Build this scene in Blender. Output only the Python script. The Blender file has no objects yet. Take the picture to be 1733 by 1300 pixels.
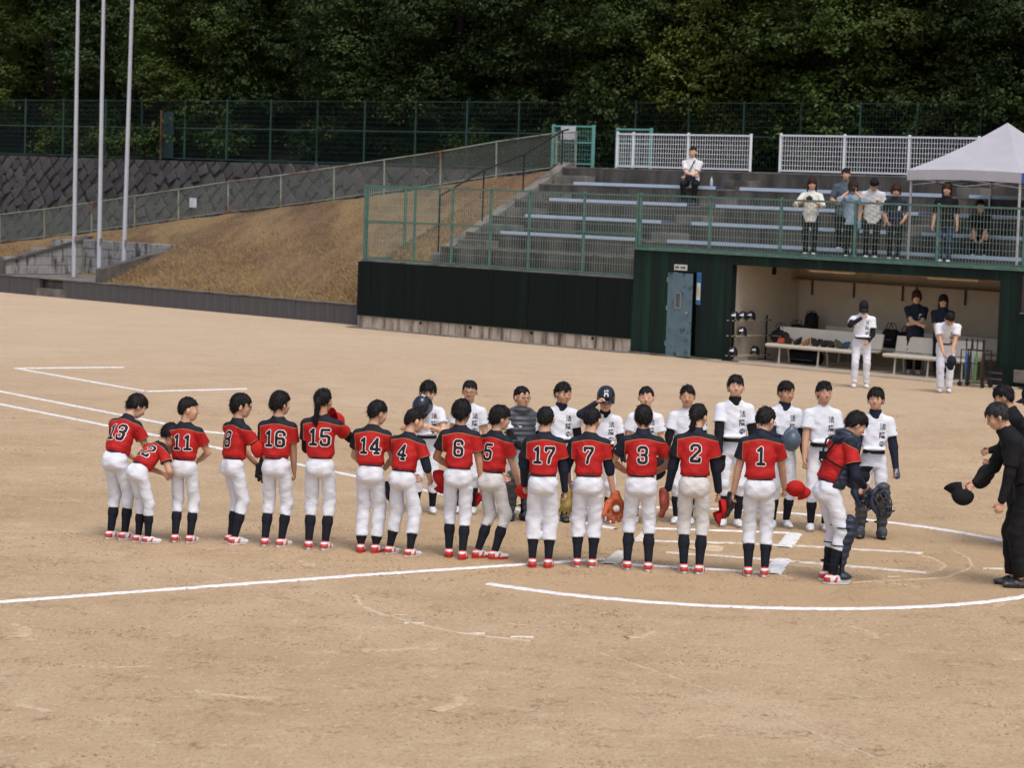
import bpy, bmesh, math, random
import numpy as np
from mathutils import Vector, Matrix
from mathutils.bvhtree import BVHTree
R = math.radians
rng = np.random.default_rng(7)
random.seed(7)
scene = bpy.context.scene
C = scene.collection

# ------------------------------------------------------------------ camera
PITCH, ROLL, CAM_Z = R(4.4036), R(1.9123), 3.6
cam = bpy.data.cameras.new('camera')
cam_o = bpy.data.objects.new('camera', cam)
C.objects.link(cam_o)
scene.camera = cam_o
cam.sensor_width = 36.0
cam.lens = 4461.76 / 1733 * 36
cam.clip_start, cam.clip_end = 0.5, 1500
_f = Vector((0, math.cos(PITCH), -math.sin(PITCH)))
_u0 = Vector((0, math.sin(PITCH), math.cos(PITCH)))
_r = Vector((1, 0, 0)) * math.cos(ROLL) + _u0 * math.sin(ROLL)
_u = Vector((-1, 0, 0)) * math.sin(ROLL) + _u0 * math.cos(ROLL)
m = Matrix.Identity(4)
for i in range(3):
    m[i][0], m[i][1], m[i][2] = _r[i], _u[i], -_f[i]
m[2][3] = CAM_Z
cam_o.matrix_world = m
cam.dof.use_dof = True
cam.dof.focus_distance = 25.5
cam.dof.aperture_fstop = 5.0

# ------------------------------------------------------------------ sky, sun, exposure (bright overcast)
SUN_EL, SUN_AZ = R(62), R(160)          # azimuth clockwise from +Y
world = bpy.data.worlds.new('World')
scene.world = world
world.use_nodes = True
nt = world.node_tree
sky = nt.nodes.new('ShaderNodeTexSky')
sky.sky_type = 'NISHITA'
sky.sun_disc = False
sky.sun_elevation, sky.sun_rotation = SUN_EL, SUN_AZ
sky.air_density, sky.dust_density, sky.ozone_density = 1.0, 4.0, 0.6
bg = nt.nodes['Background']
bg.inputs['Strength'].default_value = 0.145
nt.links.new(sky.outputs[0], bg.inputs[0])
sun = bpy.data.lights.new('sun', 'SUN')
sun.energy, sun.angle, sun.color = 1.1, R(18), (1.0, 0.98, 0.95)
sun_o = bpy.data.objects.new('sun', sun)
C.objects.link(sun_o)
sd = Vector((math.sin(SUN_AZ) * math.cos(SUN_EL), math.cos(SUN_AZ) * math.cos(SUN_EL), math.sin(SUN_EL)))
sun_o.rotation_euler = (-sd).to_track_quat('-Z', 'Y').to_euler()
sun_o.location = (0, 30, 40)
vs = scene.view_settings
vs.view_transform, vs.look, vs.exposure, vs.gamma, vs.use_curve_mapping = 'Standard', 'None', 0.28, 1.0, False
scene.cycles.max_bounces = 6
scene.cycles.use_denoising = True

# ------------------------------------------------------------------ materials
MATS = {}
def N(nt, t, **kw):
    n = nt.nodes.new(t)
    for k, v in kw.items():
        setattr(n, k, v)
    return n
def new_mat(name):
    m = bpy.data.materials.new(name)
    m.use_nodes = True
    nt = m.node_tree
    return m, nt, nt.nodes['Principled BSDF']
def noise(nt, scale, detail=4, rough=0.55, coord='Object', stretch=None, dist=0.0):
    tc = N(nt, 'ShaderNodeTexCoord')
    n = N(nt, 'ShaderNodeTexNoise')
    n.inputs['Scale'].default_value = scale
    n.inputs['Detail'].default_value = detail
    n.inputs['Roughness'].default_value = rough
    n.inputs['Distortion'].default_value = dist
    if stretch:
        mp = N(nt, 'ShaderNodeMapping')
        mp.inputs['Scale'].default_value = stretch
        nt.links.new(tc.outputs[coord], mp.inputs['Vector'])
        nt.links.new(mp.outputs[0], n.inputs['Vector'])
    else:
        nt.links.new(tc.outputs[coord], n.inputs['Vector'])
    return n.outputs['Fac']
def ramp(nt, fac, stops, interp='LINEAR'):
    r = N(nt, 'ShaderNodeValToRGB')
    cr = r.color_ramp
    cr.interpolation = interp
    while len(cr.elements) < len(stops):
        cr.elements.new(0.5)
    for e, (p, c) in zip(cr.elements, stops):
        e.position = p
        e.color = (*c, 1) if len(c) == 3 else c
    nt.links.new(fac, r.inputs[0])
    return r.outputs[0]
def mixc(nt, fac, a, b, mode='MIX'):
    m = N(nt, 'ShaderNodeMix', data_type='RGBA', blend_type=mode)
    for sock, val in ((m.inputs['Factor'], fac), (m.inputs['A'], a), (m.inputs['B'], b)):
        if hasattr(val, 'links') or isinstance(val, bpy.types.NodeSocket):
            nt.links.new(val, sock)
        elif isinstance(val, (int, float)):
            sock.default_value = val
        else:
            sock.default_value = (*val, 1)
    for s in m.inputs:
        pass
    return m.outputs['Result']
def _mix_fix():
    pass
def bump(nt, bs, h, strength=0.3, dist=0.01):
    b = N(nt, 'ShaderNodeBump')
    b.inputs['Strength'].default_value = strength
    b.inputs['Distance'].default_value = dist
    nt.links.new(h, b.inputs['Height'])
    nt.links.new(b.outputs[0], bs.inputs['Normal'])
def mixrgb(nt, fac, a, b, mode='MIX'):
    m = N(nt, 'ShaderNodeMixRGB', blend_type=mode)
    for sock, val in zip(m.inputs, (fac, a, b)):
        if isinstance(val, bpy.types.NodeSocket):
            nt.links.new(val, sock)
        elif isinstance(val, (int, float)):
            sock.default_value = val
        else:
            sock.default_value = (*val, 1)
    return m.outputs[0]
def mth(nt, op, a, b=None, c=None):
    m = N(nt, 'ShaderNodeMath', operation=op)
    for sock, val in zip(m.inputs, (a, b, c)):
        if val is None:
            continue
        if isinstance(val, bpy.types.NodeSocket):
            nt.links.new(val, sock)
        else:
            sock.default_value = val
    return m.outputs[0]
def attr(nt, name, out='Fac'):
    a = N(nt, 'ShaderNodeAttribute', attribute_name=name)
    return a.outputs[out]
def mat(name, col, rough=0.7, var=0.15, scale=6.0, bs_=0.0, bscale=60.0, metal=0.0, stretch=None, spec=0.4, dirt=None, dscale=2.0, dstretch=None, dlo=0.5, dhi=0.75, bdist=0.01):
    """plain procedural surface: base colour with noise variation, optional stains and fine relief"""
    if name in MATS:
        return MATS[name]
    m, nt, b = new_mat(name)
    n1 = noise(nt, scale, stretch=stretch)
    lo = tuple(c * (1 - var) for c in col)
    hi = tuple(min(1, c * (1 + var)) for c in col)
    c = ramp(nt, n1, [(0.3, lo), (0.7, hi)])
    if dirt:
        n2 = noise(nt, dscale, 5, 0.65, stretch=dstretch)
        f = ramp(nt, n2, [(dlo, (0, 0, 0)), (dhi, (1, 1, 1))])
        c = mixrgb(nt, f, c, dirt)
    nt.links.new(c, b.inputs['Base Color'])
    b.inputs['Roughness'].default_value = rough
    b.inputs['Metallic'].default_value = metal
    b.inputs['Specular IOR Level'].default_value = spec
    if bs_:
        bump(nt, b, noise(nt, bscale, 3, stretch=stretch), bs_, bdist)
    MATS[name] = m
    return m

# ------------------------------------------------------------------ objects and tags
def tag(o, label=None, cat=None, group=None, kind=None):
    if label: o['label'] = label
    if cat: o['category'] = cat
    if group: o['group'] = group
    if kind: o['kind'] = kind
    return o
def link(name, data, parent=None):
    o = bpy.data.objects.new(name, data)
    C.objects.link(o)
    if parent is not None:
        o.parent = parent
    return o
def empty(name, loc=(0, 0, 0), rz=0.0, label=None, cat=None, group=None, parent=None):
    o = link(name, None, parent)
    o.empty_display_size = 0.1
    o.location = loc
    o.rotation_euler = (0, 0, rz)
    return tag(o, label, cat, group)
def copy_tree(o, parent=None):
    c = o.copy()
    C.objects.link(c)
    c.parent = parent
    for ch in list(o.children):
        copy_tree(ch, c)
    return c
class MB:
    """collects boxes, bars, tubes, sheets; build() links them as one mesh object"""
    def __init__(s):
        s.v, s.f = [], []
    def poly(s, vs, fs):
        b = len(s.v)
        s.v += [tuple(map(float, p)) for p in vs]
        s.f += [tuple(i + b for i in q) for q in fs]
        return s
    def box(s, c, d, rz=0.0):
        x, y, z = (k / 2 for k in d)
        co, si = math.cos(rz), math.sin(rz)
        vs = []
        for sx in (-1, 1):
            for sy in (-1, 1):
                for sz in (-1, 1):
                    px, py = sx * x, sy * y
                    vs.append((c[0] + px * co - py * si, c[1] + px * si + py * co, c[2] + sz * z))
        return s.poly(vs, [(0, 1, 3, 2), (4, 6, 7, 5), (0, 4, 5, 1), (2, 3, 7, 6), (0, 2, 6, 4), (1, 5, 7, 3)])
    def b2(s, a, b):
        return s.box([(a[i] + b[i]) / 2 for i in range(3)], [abs(b[i] - a[i]) for i in range(3)])
    def bar(s, a, b, w, h=None):
        """rectangular bar from a to b"""
        h = h or w
        a, b = Vector(a), Vector(b)
        d = (b - a).normalized()
        up = Vector((0, 0, 1)) if abs(d.z) < 0.95 else Vector((0, 1, 0))
        x = d.cross(up).normalized() * (w / 2)
        y = x.cross(d).normalized() * (h / 2)
        vs = [p + sx * x + sy * y for p in (a, b) for sx, sy in ((-1, -1), (1, -1), (1, 1), (-1, 1))]
        return s.poly(vs, [(3, 2, 1, 0), (4, 5, 6, 7), (0, 1, 5, 4), (1, 2, 6, 5), (2, 3, 7, 6), (3, 0, 4, 7)])
    def tube(s, pts, r, n=8, cap=True):
        pts = [Vector(p) for p in pts]
        rs = r if isinstance(r, (list, tuple)) else [r] * len(pts)
        vs, fs = [], []
        prev = None
        for i, p in enumerate(pts):
            d = (pts[min(i + 1, len(pts) - 1)] - pts[max(i - 1, 0)]).normalized()
            if prev is None:
                up = Vector((0, 0, 1)) if abs(d.z) < 0.9 else Vector((1, 0, 0))
                x = d.cross(up).normalized()
            else:
                x = (prev - d * prev.dot(d)).normalized()
            prev = x
            y = d.cross(x)
            for k in range(n):
                a = 2 * math.pi * k / n
                vs.append(p + (x * math.cos(a) + y * math.sin(a)) * rs[i])
        for i in range(len(pts) - 1):
            for k in range(n):
                fs.append((i * n + k, i * n + (k + 1) % n, (i + 1) * n + (k + 1) % n, (i + 1) * n + k))
        if cap:
            fs.append(tuple(reversed(range(n))))
            fs.append(tuple((len(pts) - 1) * n + k for k in range(n)))
        return s.poly(vs, fs)
    def lathe(s, prof, c=(0, 0, 0), n=16, a0=0.0, a1=2 * math.pi):
        full = abs(a1 - a0 - 2 * math.pi) < 1e-6
        m_ = n if full else n + 1
        vs = [(c[0] + r * math.cos(a0 + (a1 - a0) * k / n), c[1] + r * math.sin(a0 + (a1 - a0) * k / n), c[2] + z) for r, z in prof for k in range(m_)]
        fs = []
        for i in range(len(prof) - 1):
            for k in range(n):
                k2 = (k + 1) % m_
                fs.append((i * m_ + k, i * m_ + k2, (i + 1) * m_ + k2, (i + 1) * m_ + k))
        return s.poly(vs, fs)
    def mesh(s, name, smooth=False):
        me = bpy.data.meshes.new(name)
        me.from_pydata(s.v, [], s.f)
        me.validate()
        if smooth:
            me.shade_smooth()
        return me
    def build(s, name, material=None, parent=None, smooth=False, bevel=0.0, loc=None):
        me = s.mesh(name, smooth)
        if bevel:
            bm = bmesh.new(); bm.from_mesh(me)
            bmesh.ops.bevel(bm, geom=list(bm.edges), offset=bevel, segments=2, affect='EDGES', profile=0.6)
            bm.to_mesh(me); bm.free()
        if material:
            me.materials.append(material)
        o = link(name, me, parent)
        if loc is not None:
            o.location = loc
        return o

# stand frame: u along the dugout front to the right, v away from the field, z up
UX = Vector((0.71482877, -0.69929953, 0)); VX = Vector((0.69929953, 0.71482877, 0)); OX = Vector((2.56479, 56.64908, 0))
UROT = math.atan2(UX.y, UX.x)
def wor(u, v, z=0.0):
    return OX + UX * u + VX * v + Vector((0, 0, z))
def stand_root(name, u=0, v=0, z=0, label=None, cat=None, group=None):
    return empty(name, wor(u, v, z), UROT, label, cat, group)
# ================================================================== ground and chalk
def ground_mat():
    m, nt, b = new_mat('infield_sand')
    big = noise(nt, 0.16, 5, 0.6)
    mid = noise(nt, 0.7, 6, 0.65)
    fine = noise(nt, 20.0, 5, 0.7, stretch=(1.0, 0.6, 1))
    grit = noise(nt, 70.0, 3, 0.7)
    patch = noise(nt, 2.4, 5, 0.65)
    c = ramp(nt, big, [(0.30, (0.515, 0.362, 0.220)), (0.55, (0.575, 0.415, 0.262)), (0.75, (0.615, 0.46, 0.305))])
    c = mixrgb(nt, ramp(nt, mid, [(0.42, (0, 0, 0)), (0.70, (0.75, 0.75, 0.75))]), c, (0.455, 0.31, 0.18))
    c = mixrgb(nt, ramp(nt, noise(nt, 2.6, 6, 0.68), [(0.55, (0, 0, 0)), (0.72, (0.6, 0.6, 0.6))]), c, (0.66, 0.54, 0.36))
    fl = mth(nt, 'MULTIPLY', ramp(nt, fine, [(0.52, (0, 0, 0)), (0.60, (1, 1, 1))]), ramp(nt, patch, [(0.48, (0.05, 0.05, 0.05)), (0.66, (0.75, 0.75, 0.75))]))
    c = mixrgb(nt, fl, c, (0.30, 0.20, 0.11))  # dark flecks: shade of footprints and bumps painted into the sand colour
    fl2 = ramp(nt, noise(nt, 34.0, 4, 0.65, stretch=(1.0, 0.42, 1)), [(0.55, (0, 0, 0)), (0.64, (0.62, 0.62, 0.62))])
    c = mixrgb(nt, fl2, c, (0.36, 0.25, 0.135))  # finer dark flecks, the same painted relief shade
    fl3 = ramp(nt, noise(nt, 26.0, 4, 0.65, stretch=(0.9, 0.4, 1)), [(0.58, (0, 0, 0)), (0.68, (0.6, 0.6, 0.6))])
    c = mixrgb(nt, fl3, c, (0.70, 0.57, 0.38))
    c = mixrgb(nt, ramp(nt, grit, [(0.52, (0, 0, 0)), (0.72, (0.45, 0.45, 0.45))]), c, (0.33, 0.225, 0.12))
    # paler sand colour towards the far side of the field
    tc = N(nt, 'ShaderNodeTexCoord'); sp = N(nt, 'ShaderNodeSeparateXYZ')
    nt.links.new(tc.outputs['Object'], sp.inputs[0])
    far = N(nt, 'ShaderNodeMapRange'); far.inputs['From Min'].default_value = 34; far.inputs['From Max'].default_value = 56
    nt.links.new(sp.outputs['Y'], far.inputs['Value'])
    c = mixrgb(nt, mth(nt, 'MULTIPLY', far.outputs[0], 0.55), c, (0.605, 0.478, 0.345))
    # browner packed clay in the batting circle
    vd = N(nt, 'ShaderNodeVectorMath', operation='DISTANCE'); vd.inputs[1].default_value = (2.12, 25.97, 0)
    nt.links.new(tc.outputs['Object'], vd.inputs[0])
    dd_ = mth(nt, 'ADD', vd.outputs['Value'], mth(nt, 'MULTIPLY', mth(nt, 'SUBTRACT', mid, 0.5), 2.2))
    clay = N(nt, 'ShaderNodeMapRange'); clay.inputs['From Min'].default_value = 4.2; clay.inputs['From Max'].default_value = 2.9
    nt.links.new(dd_, clay.inputs['Value'])
    c = mixrgb(nt, mth(nt, 'MULTIPLY', clay.outputs[0], 0.5), c, (0.49, 0.34, 0.19))
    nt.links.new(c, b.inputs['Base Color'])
    b.inputs['Roughness'].default_value = 0.95
    b.inputs['Specular IOR Level'].default_value = 0.1
    hgt = mth(nt, 'ADD', mth(nt, 'MULTIPLY', fine, 1.0), mth(nt, 'MULTIPLY', grit, 0.35))
    hgt = mth(nt, 'ADD', hgt, mth(nt, 'MULTIPLY', noise(nt, 3.2, 6, 0.7), 1.2))
    hgt = mth(nt, 'SUBTRACT', hgt, mth(nt, 'MULTIPLY', fl, 0.6))
    bump(nt, b, hgt, 0.75, 0.045)
    return m
gm = MB()
nx_, ny_ = 110, 150
xs_ = np.concatenate([[-160, -60], np.linspace(-16, 16, nx_), [60, 160]])
ys_ = np.concatenate([[-30, 5], np.linspace(12, 52, ny_), [60, 75, 160]])
gv = []
for yy in ys_:
    for xx in xs_:
        z = 0.002 * math.sin(xx * 1.7 + 0.6 * math.sin(yy * 1.3)) * math.sin(yy * 1.1 + 0.8) if 12 < yy < 52 and abs(xx) < 16 else 0
        gv.append((xx, yy, z - 0.003))
gw = len(xs_)
gm.poly(gv, [(j * gw + i, j * gw + i + 1, (j + 1) * gw + i + 1, (j + 1) * gw + i) for j in range(len(ys_) - 1) for i in range(gw - 1)])
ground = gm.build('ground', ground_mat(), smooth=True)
tag(ground, 'sandy brown baseball infield with scuffs', 'ground', kind='structure')

def chalk_mat(name, col, thr=0.42):
    m, nt, b = new_mat(name)
    n = noise(nt, 14, 5, 0.7)
    c = ramp(nt, n, [(0.30, tuple(k * 0.7 for k in col)), (0.55, col)])
    c = mixrgb(nt, ramp(nt, noise(nt, 30, 4, 0.7), [(0.54, (0, 0, 0)), (0.72, (0.8, 0.8, 0.8))]), c, (0.52, 0.40, 0.27))
    nt.links.new(c, b.inputs['Base Color'])
    b.inputs['Roughness'].default_value = 0.95
    bump(nt, b, n, 0.5, 0.02)
    return m
CH = chalk_mat('chalk_powder', (0.80, 0.79, 0.78)); CHF = chalk_mat('faint_chalk', (0.60, 0.465, 0.315)); CHP = chalk_mat('worn_chalk', (0.70, 0.64, 0.56))
def strip(pts, w, material, name='chalk_line', rough=0.38, step=0.05, z=0.0055, hgt=0.006):
    """ragged line of powder lying on the ground"""
    P = [np.array(p, float) for p in pts]
    dense = []
    for a, b in zip(P[:-1], P[1:]):
        n = max(2, int(np.linalg.norm(b - a) / step))
        dense += [a + (b - a) * i / n for i in range(n)]
    dense.append(P[-1])
    D = np.array(dense)
    # rounded corners of polylines stay; direction by gradient
    T = np.gradient(D, axis=0); T /= np.maximum(np.linalg.norm(T, axis=1), 1e-6)[:, None]
    Nn = np.stack([-T[:, 1], T[:, 0]], 1)
    n = len(D)
    wob = np.convolve(rng.normal(0, 1, n + 8), np.ones(9) / 9, 'same')[4:4 + n] * 0.35
    l = w / 2 * (1 + rough * rng.normal(0, 0.6, n) + wob * rough); r = w / 2 * (1 + rough * rng.normal(0, 0.6, n) - wob * rough)
    mb = MB(); vs = []
    for i in range(n):
        p, q = D[i], Nn[i]
        zt = z + hgt * (0.6 + 0.4 * rng.random())
        vs += [(*(p + q * l[i]), z - 0.0075), (*(p + q * l[i] * 0.55), zt), (*(p - q * r[i] * 0.55), zt), (*(p - q * r[i]), z - 0.0075)]
    fs = [(i * 4 + k, i * 4 + k + 1, i * 4 + k + 5, i * 4 + k + 4) for i in range(n - 1) for k in range(3)]
    mb.poly(vs, [tuple(reversed(f)) for f in fs])
    return mb.build(name, material, ground)
def arc(c, r, a0, a1, n=60):
    return [(c[0] + r * math.cos(R(a0 + (a1 - a0) * i / n)), c[1] + r * math.sin(R(a0 + (a1 - a0) * i / n))) for i in range(n + 1)]
strip([(-6.6, 19.66), (-4.41, 21.32), (-1.36, 23.58), (0.93, 25.16)], 0.085, CH)
strip([(-13.0, 46.8), (-8.43, 40.47), (-3.84, 34.25), (-1.16, 30.54), (0.02, 28.93), (1.13, 27.42)], 0.085, CH)
strip([(-13.5, 49.2), (-8.93, 42.8), (-5.73, 38.4), (-4.22, 36.3)], 0.085, CH)
strip([(-4.24, 36.3), (-3.6, 35.95)], 0.1, CH)
strip([(-7.04, 47.6), (-8.78, 46.51)], 0.085, CH); strip([(-8.8, 46.55), (-5.91, 42.57)], 0.085, CH); strip([(-5.93, 42.56), (-4.42, 43.76)], 0.085, CH)
CC, CR = (2.12, 25.97), 3.45

strip(arc(CC, CR, -131, -20), 0.095, CH); strip(arc(CC, CR, 20, 116), 0.085, CH)
strip([(1.14, 24.86), (2.50, 24.62)], 0.07, CH)
strip([(0.97, 24.85), (1.15, 25.74)], 0.16, CHP, rough=0.12); strip([(2.50, 24.56), (2.70, 25.58)], 0.17, CH, rough=0.12)
strip([(1.57, 25.76), (2.3, 25.6), (3.2, 25.27), (4.02, 24.97)], 0.07, CHP, rough=0.7)
strip([(1.30, 26.56), (2.23, 26.62), (3.0, 26.56), (4.19, 26.33)], 0.065, CHP, rough=0.7)
strip([(1.53, 27.56), (2.98, 27.56)], 0.065, CH); strip([(2.80, 26.42), (3.02, 27.54)], 0.17, CH, rough=0.12); strip([(1.32, 26.6), (1.49, 27.5)], 0.09, CHP)
for pts, w in (([(-1.29, 22.47), (-1.20, 21.95), (-1.05, 21.62), (-0.71, 21.13), (-0.39, 20.8), (0.22, 20.51)], 0.05), ([(0.68, 20.2), (1.3, 19.1), (1.84, 17.9), (2.46, 16.52)], 0.022), ([(3.88, 26.77), (4.25, 26.01), (4.29, 25.54), (4.18, 25.2), (3.96, 24.88)], 0.04), ([(4.54, 26.71), (4.61, 26.1), (4.54, 25.47), (4.15, 24.7), (3.2, 24.2)], 0.035)):
    strip(pts, w, CHF, 'scratched_line', rough=0.8, hgt=0.001, z=0.001)
for (x, y), s in (((4.75, 25.44), 0.12), ((3.66, 24.66), 0.07), ((-0.72, 21.16), 0.09), ((-0.2, 20.78), 0.07), ((0.15, 20.69), 0.10)):
    strip([(x - s, y - 0.02), (x, y), (x + s * 0.8, y + 0.02)], s * 0.5, CHP, 'chalk_patch', rough=0.9, step=0.02, hgt=0.002, z=0.001)
scm = mat('scuffed_sand', (0.515, 0.375, 0.238), 0.95, 0.22, 14, 0.6, 40)
for i in range(24):       # pale drag marks of shoes and rakes
    d_ = 15 + 11 * rng.random(); x0, a0, L_ = rng.uniform(-0.2, 0.2) * d_, rng.uniform(-0.9, 2.2), rng.uniform(0.2, 0.8)
    strip([(x0 + L_ * t * math.cos(a0 + 0.5 * t), d_ + L_ * t * math.sin(a0 + 0.5 * t)) for t in (0, 0.25, 0.5, 0.75, 1.0)], rng.uniform(0.03, 0.10), scm, 'scuff_mark', rough=0.9, step=0.03, hgt=0.0006, z=0.0008)
hpm = MB(); hp_pts = [(0.0, -0.3), (0.215, -0.085), (0.215, 0.13), (-0.215, 0.13), (-0.215, -0.085)]
a_ = R(-98)
hpp = [(2.03 + x * math.cos(a_) - y * math.sin(a_), 26.12 + x * math.sin(a_) + y * math.cos(a_)) for x, y in hp_pts]
hpm.poly([(x, y, 0.012) for x, y in hpp] + [(x, y, -0.01) for x, y in hpp], [(0, 1, 2, 3, 4)] + [(i, i + 5, (i + 1) % 5 + 5, (i + 1) % 5) for i in range(5)])
hpm.build('home_plate', mat('plate_rubber', (0.60, 0.47, 0.30), 0.8, 0.25, 9), ground)
# small clods and footprints rims: loose crumbs of sand too many to count
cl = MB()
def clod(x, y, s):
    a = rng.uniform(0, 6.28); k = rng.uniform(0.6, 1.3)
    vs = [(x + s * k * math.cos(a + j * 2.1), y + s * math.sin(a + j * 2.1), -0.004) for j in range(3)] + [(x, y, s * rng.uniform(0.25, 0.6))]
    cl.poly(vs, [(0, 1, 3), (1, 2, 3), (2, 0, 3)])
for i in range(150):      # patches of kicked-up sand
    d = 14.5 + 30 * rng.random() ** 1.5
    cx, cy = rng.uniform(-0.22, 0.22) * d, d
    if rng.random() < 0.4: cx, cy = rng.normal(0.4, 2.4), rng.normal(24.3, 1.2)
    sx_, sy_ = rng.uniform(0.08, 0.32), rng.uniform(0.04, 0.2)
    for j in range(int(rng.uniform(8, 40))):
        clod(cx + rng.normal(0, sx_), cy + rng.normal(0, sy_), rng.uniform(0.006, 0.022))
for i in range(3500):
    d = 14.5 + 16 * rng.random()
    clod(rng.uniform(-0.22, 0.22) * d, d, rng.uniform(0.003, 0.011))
tag(cl.build('sand_crumbs', mat('footprint_shade_sand', (0.34, 0.235, 0.135), 0.95, 0.25, 3)), 'loose crumbs of sand scattered over the infield', 'sand', kind='stuff')  # crumbs coloured dark to stand in for footprint shadows

# ================================================================== stand
concrete = mat('stained_concrete', (0.115, 0.103, 0.090), 0.9, 0.25, 1.3, 0.35, 25, dirt=(0.045, 0.04, 0.036), dscale=1.1, dstretch=(2.2, 2.2, 0.5), dlo=0.42, dhi=0.66)
concrete_l = mat('pale_concrete', (0.185, 0.17, 0.148), 0.9, 0.2, 2.5, 0.3, 30, dirt=(0.07, 0.063, 0.054), dscale=2, dlo=0.45, dhi=0.7)
base_conc = mat('streaked_base_concrete', (0.56, 0.46, 0.36), 0.9, 0.2, 2.0, 0.25, 30, dirt=(0.13, 0.075, 0.06), dscale=1.7, dstretch=(2.6, 2.6, 0.35), dlo=0.44, dhi=0.62)
inner_conc = mat('dugout_concrete', (0.50, 0.43, 0.335), 0.9, 0.12, 1.2, 0.15, 30, dirt=(0.30, 0.25, 0.19), dscale=1.2, dlo=0.5, dhi=0.85)
floor_conc = mat('dugout_floor_concrete', (0.42, 0.35, 0.27), 0.9, 0.15, 2, 0.2, 30)
green_wall = mat('dark_green_boards', (0.006, 0.015, 0.012), 0.7, 0.3, 2, 0.3, 8, spec=0.2, stretch=(9, 9, 0.15), dirt=(0.010, 0.044, 0.025), dscale=1.4, dstretch=(2.6, 2.6, 0.12), dlo=0.50, dhi=0.72)
pad_mat = mat('black_green_rubber_panel', (0.0050, 0.0092, 0.0082), 0.8, 0.25, 2, 0.25, 6, spec=0.15, stretch=(8, 8, 0.12), dirt=(0.007, 0.020, 0.014), dscale=1.2, dstretch=(2.4, 2.4, 0.1), dlo=0.55, dhi=0.8)
green_paint = mat('green_fence_paint', (0.070, 0.155, 0.122), 0.55, 0.15, 5, dirt=(0.13, 0.20, 0.16), dscale=6)
dkgreen_paint = mat('dark_green_fence_paint', (0.020, 0.058, 0.047), 0.55, 0.2, 5)
green_wire = mat('green_wire', (0.24, 0.32, 0.28), 0.5, 0.1, 4)
dk_wire = mat('dark_green_wire', (0.026, 0.055, 0.045), 0.5, 0.1, 4)
white_paint = mat('white_fence_paint', (0.74, 0.75, 0.76), 0.5, 0.05, 4)
teal_paint = mat('turquoise_gate_paint', (0.14, 0.36, 0.33), 0.5, 0.1, 4)
rust_rail = mat('pale_green_rusty_pipe', (0.24, 0.29, 0.22), 0.7, 0.15, 5, dirt=(0.22, 0.09, 0.05), dscale=1.5, dlo=0.50, dhi=0.62)
black_metal = mat('black_metal', (0.012, 0.012, 0.013), 0.45, 0.2, 5)
steel = mat('steel', (0.42, 0.43, 0.44), 0.35, 0.1, 5, metal=0.8)
bench_blue = mat('bench_blue', (0.05, 0.08, 0.24), 0.5, 0.15, 3)
bench_edge = mat('bench_pale_edge', (0.50, 0.61, 0.72), 0.45, 0.06, 2)
cream_plastic = mat('cream_plastic', (0.62, 0.57, 0.47), 0.45, 0.06, 3)

UEND = 13.5
st = stand_root('concrete_stand', label='stained grey concrete tiers of the spectator stand above the dugout', cat='stand')
tiers = [(0.2, 1.60, 2.04, -6.25, -0.02), (1.0, 2.04, 2.385, -6.25, UEND), (1.8, 2.385, 2.78, -6.25, UEND), (2.6, 2.78, 3.175, -6.25, UEND), (3.4, 3.175, 3.57, -6.25, UEND), (4.2, 3.57, 3.985, -6.25, UEND)]
for i, (v0, z0, z1, u0, u1) in enumerate(tiers):
    v1 = tiers[i + 1][0] + 0.02 if i + 1 < len(tiers) else 9.0
    for ua, ub, zb in ((u0, min(u1, -0.02), z0 - 0.3), (-0.018, u1, max(z0 - 0.05, 2.272))):
        if ub - ua > 0.5: MB().b2((ua, v0, zb), (ub, v1, z1)).build('tier', concrete, st, bevel=0.012)
    MB().b2((u0 + 0.004, v0 - 0.005, z1 - 0.035), (u1 - 0.004, v0 + 0.10, z1 + 0.004)).build('tier_edge', concrete_l, st, bevel=0.006)
MB().b2((-8.75, 0.02, 0.9), (-0.03, 0.7, 1.60)).build('tier', concrete, st)
MB().b2((-8.75, -0.02, 1.585), (-0.03, 0.20, 1.625)).build('coping', concrete_l, st, bevel=0.006)
for u0, u1 in ((-6.15, -5.15), (-0.86, -0.06), (5.52, 6.12)):
    for v0, z0, z1, a, b in tiers:
        if v0 < 0.5: continue
        zb = 2.27 if (u0 > 0 and v0 == 1.0) else z0
        MB().b2((u0, v0 - 0.36, zb - 0.02), (u1, v0 + 0.02, zb + (z1 - zb) * 0.5)).build('step', concrete_l, st, bevel=0.01)
# sloping kerb at the left end
kb = MB(); kv = []
for v, z in ((0.2, 1.75), (4.5, 4.02)):
    for du in (-6.55, -6.23):
        kv += [(du, v, z - 0.6), (du, v, z + 0.08)]
kb.poly(kv, [(0, 1, 3, 2), (4, 6, 7, 5), (1, 5, 7, 3), (0, 4, 5, 1), (2, 3, 7, 6)])
kb.build('side_kerb', concrete_l, st)

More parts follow.
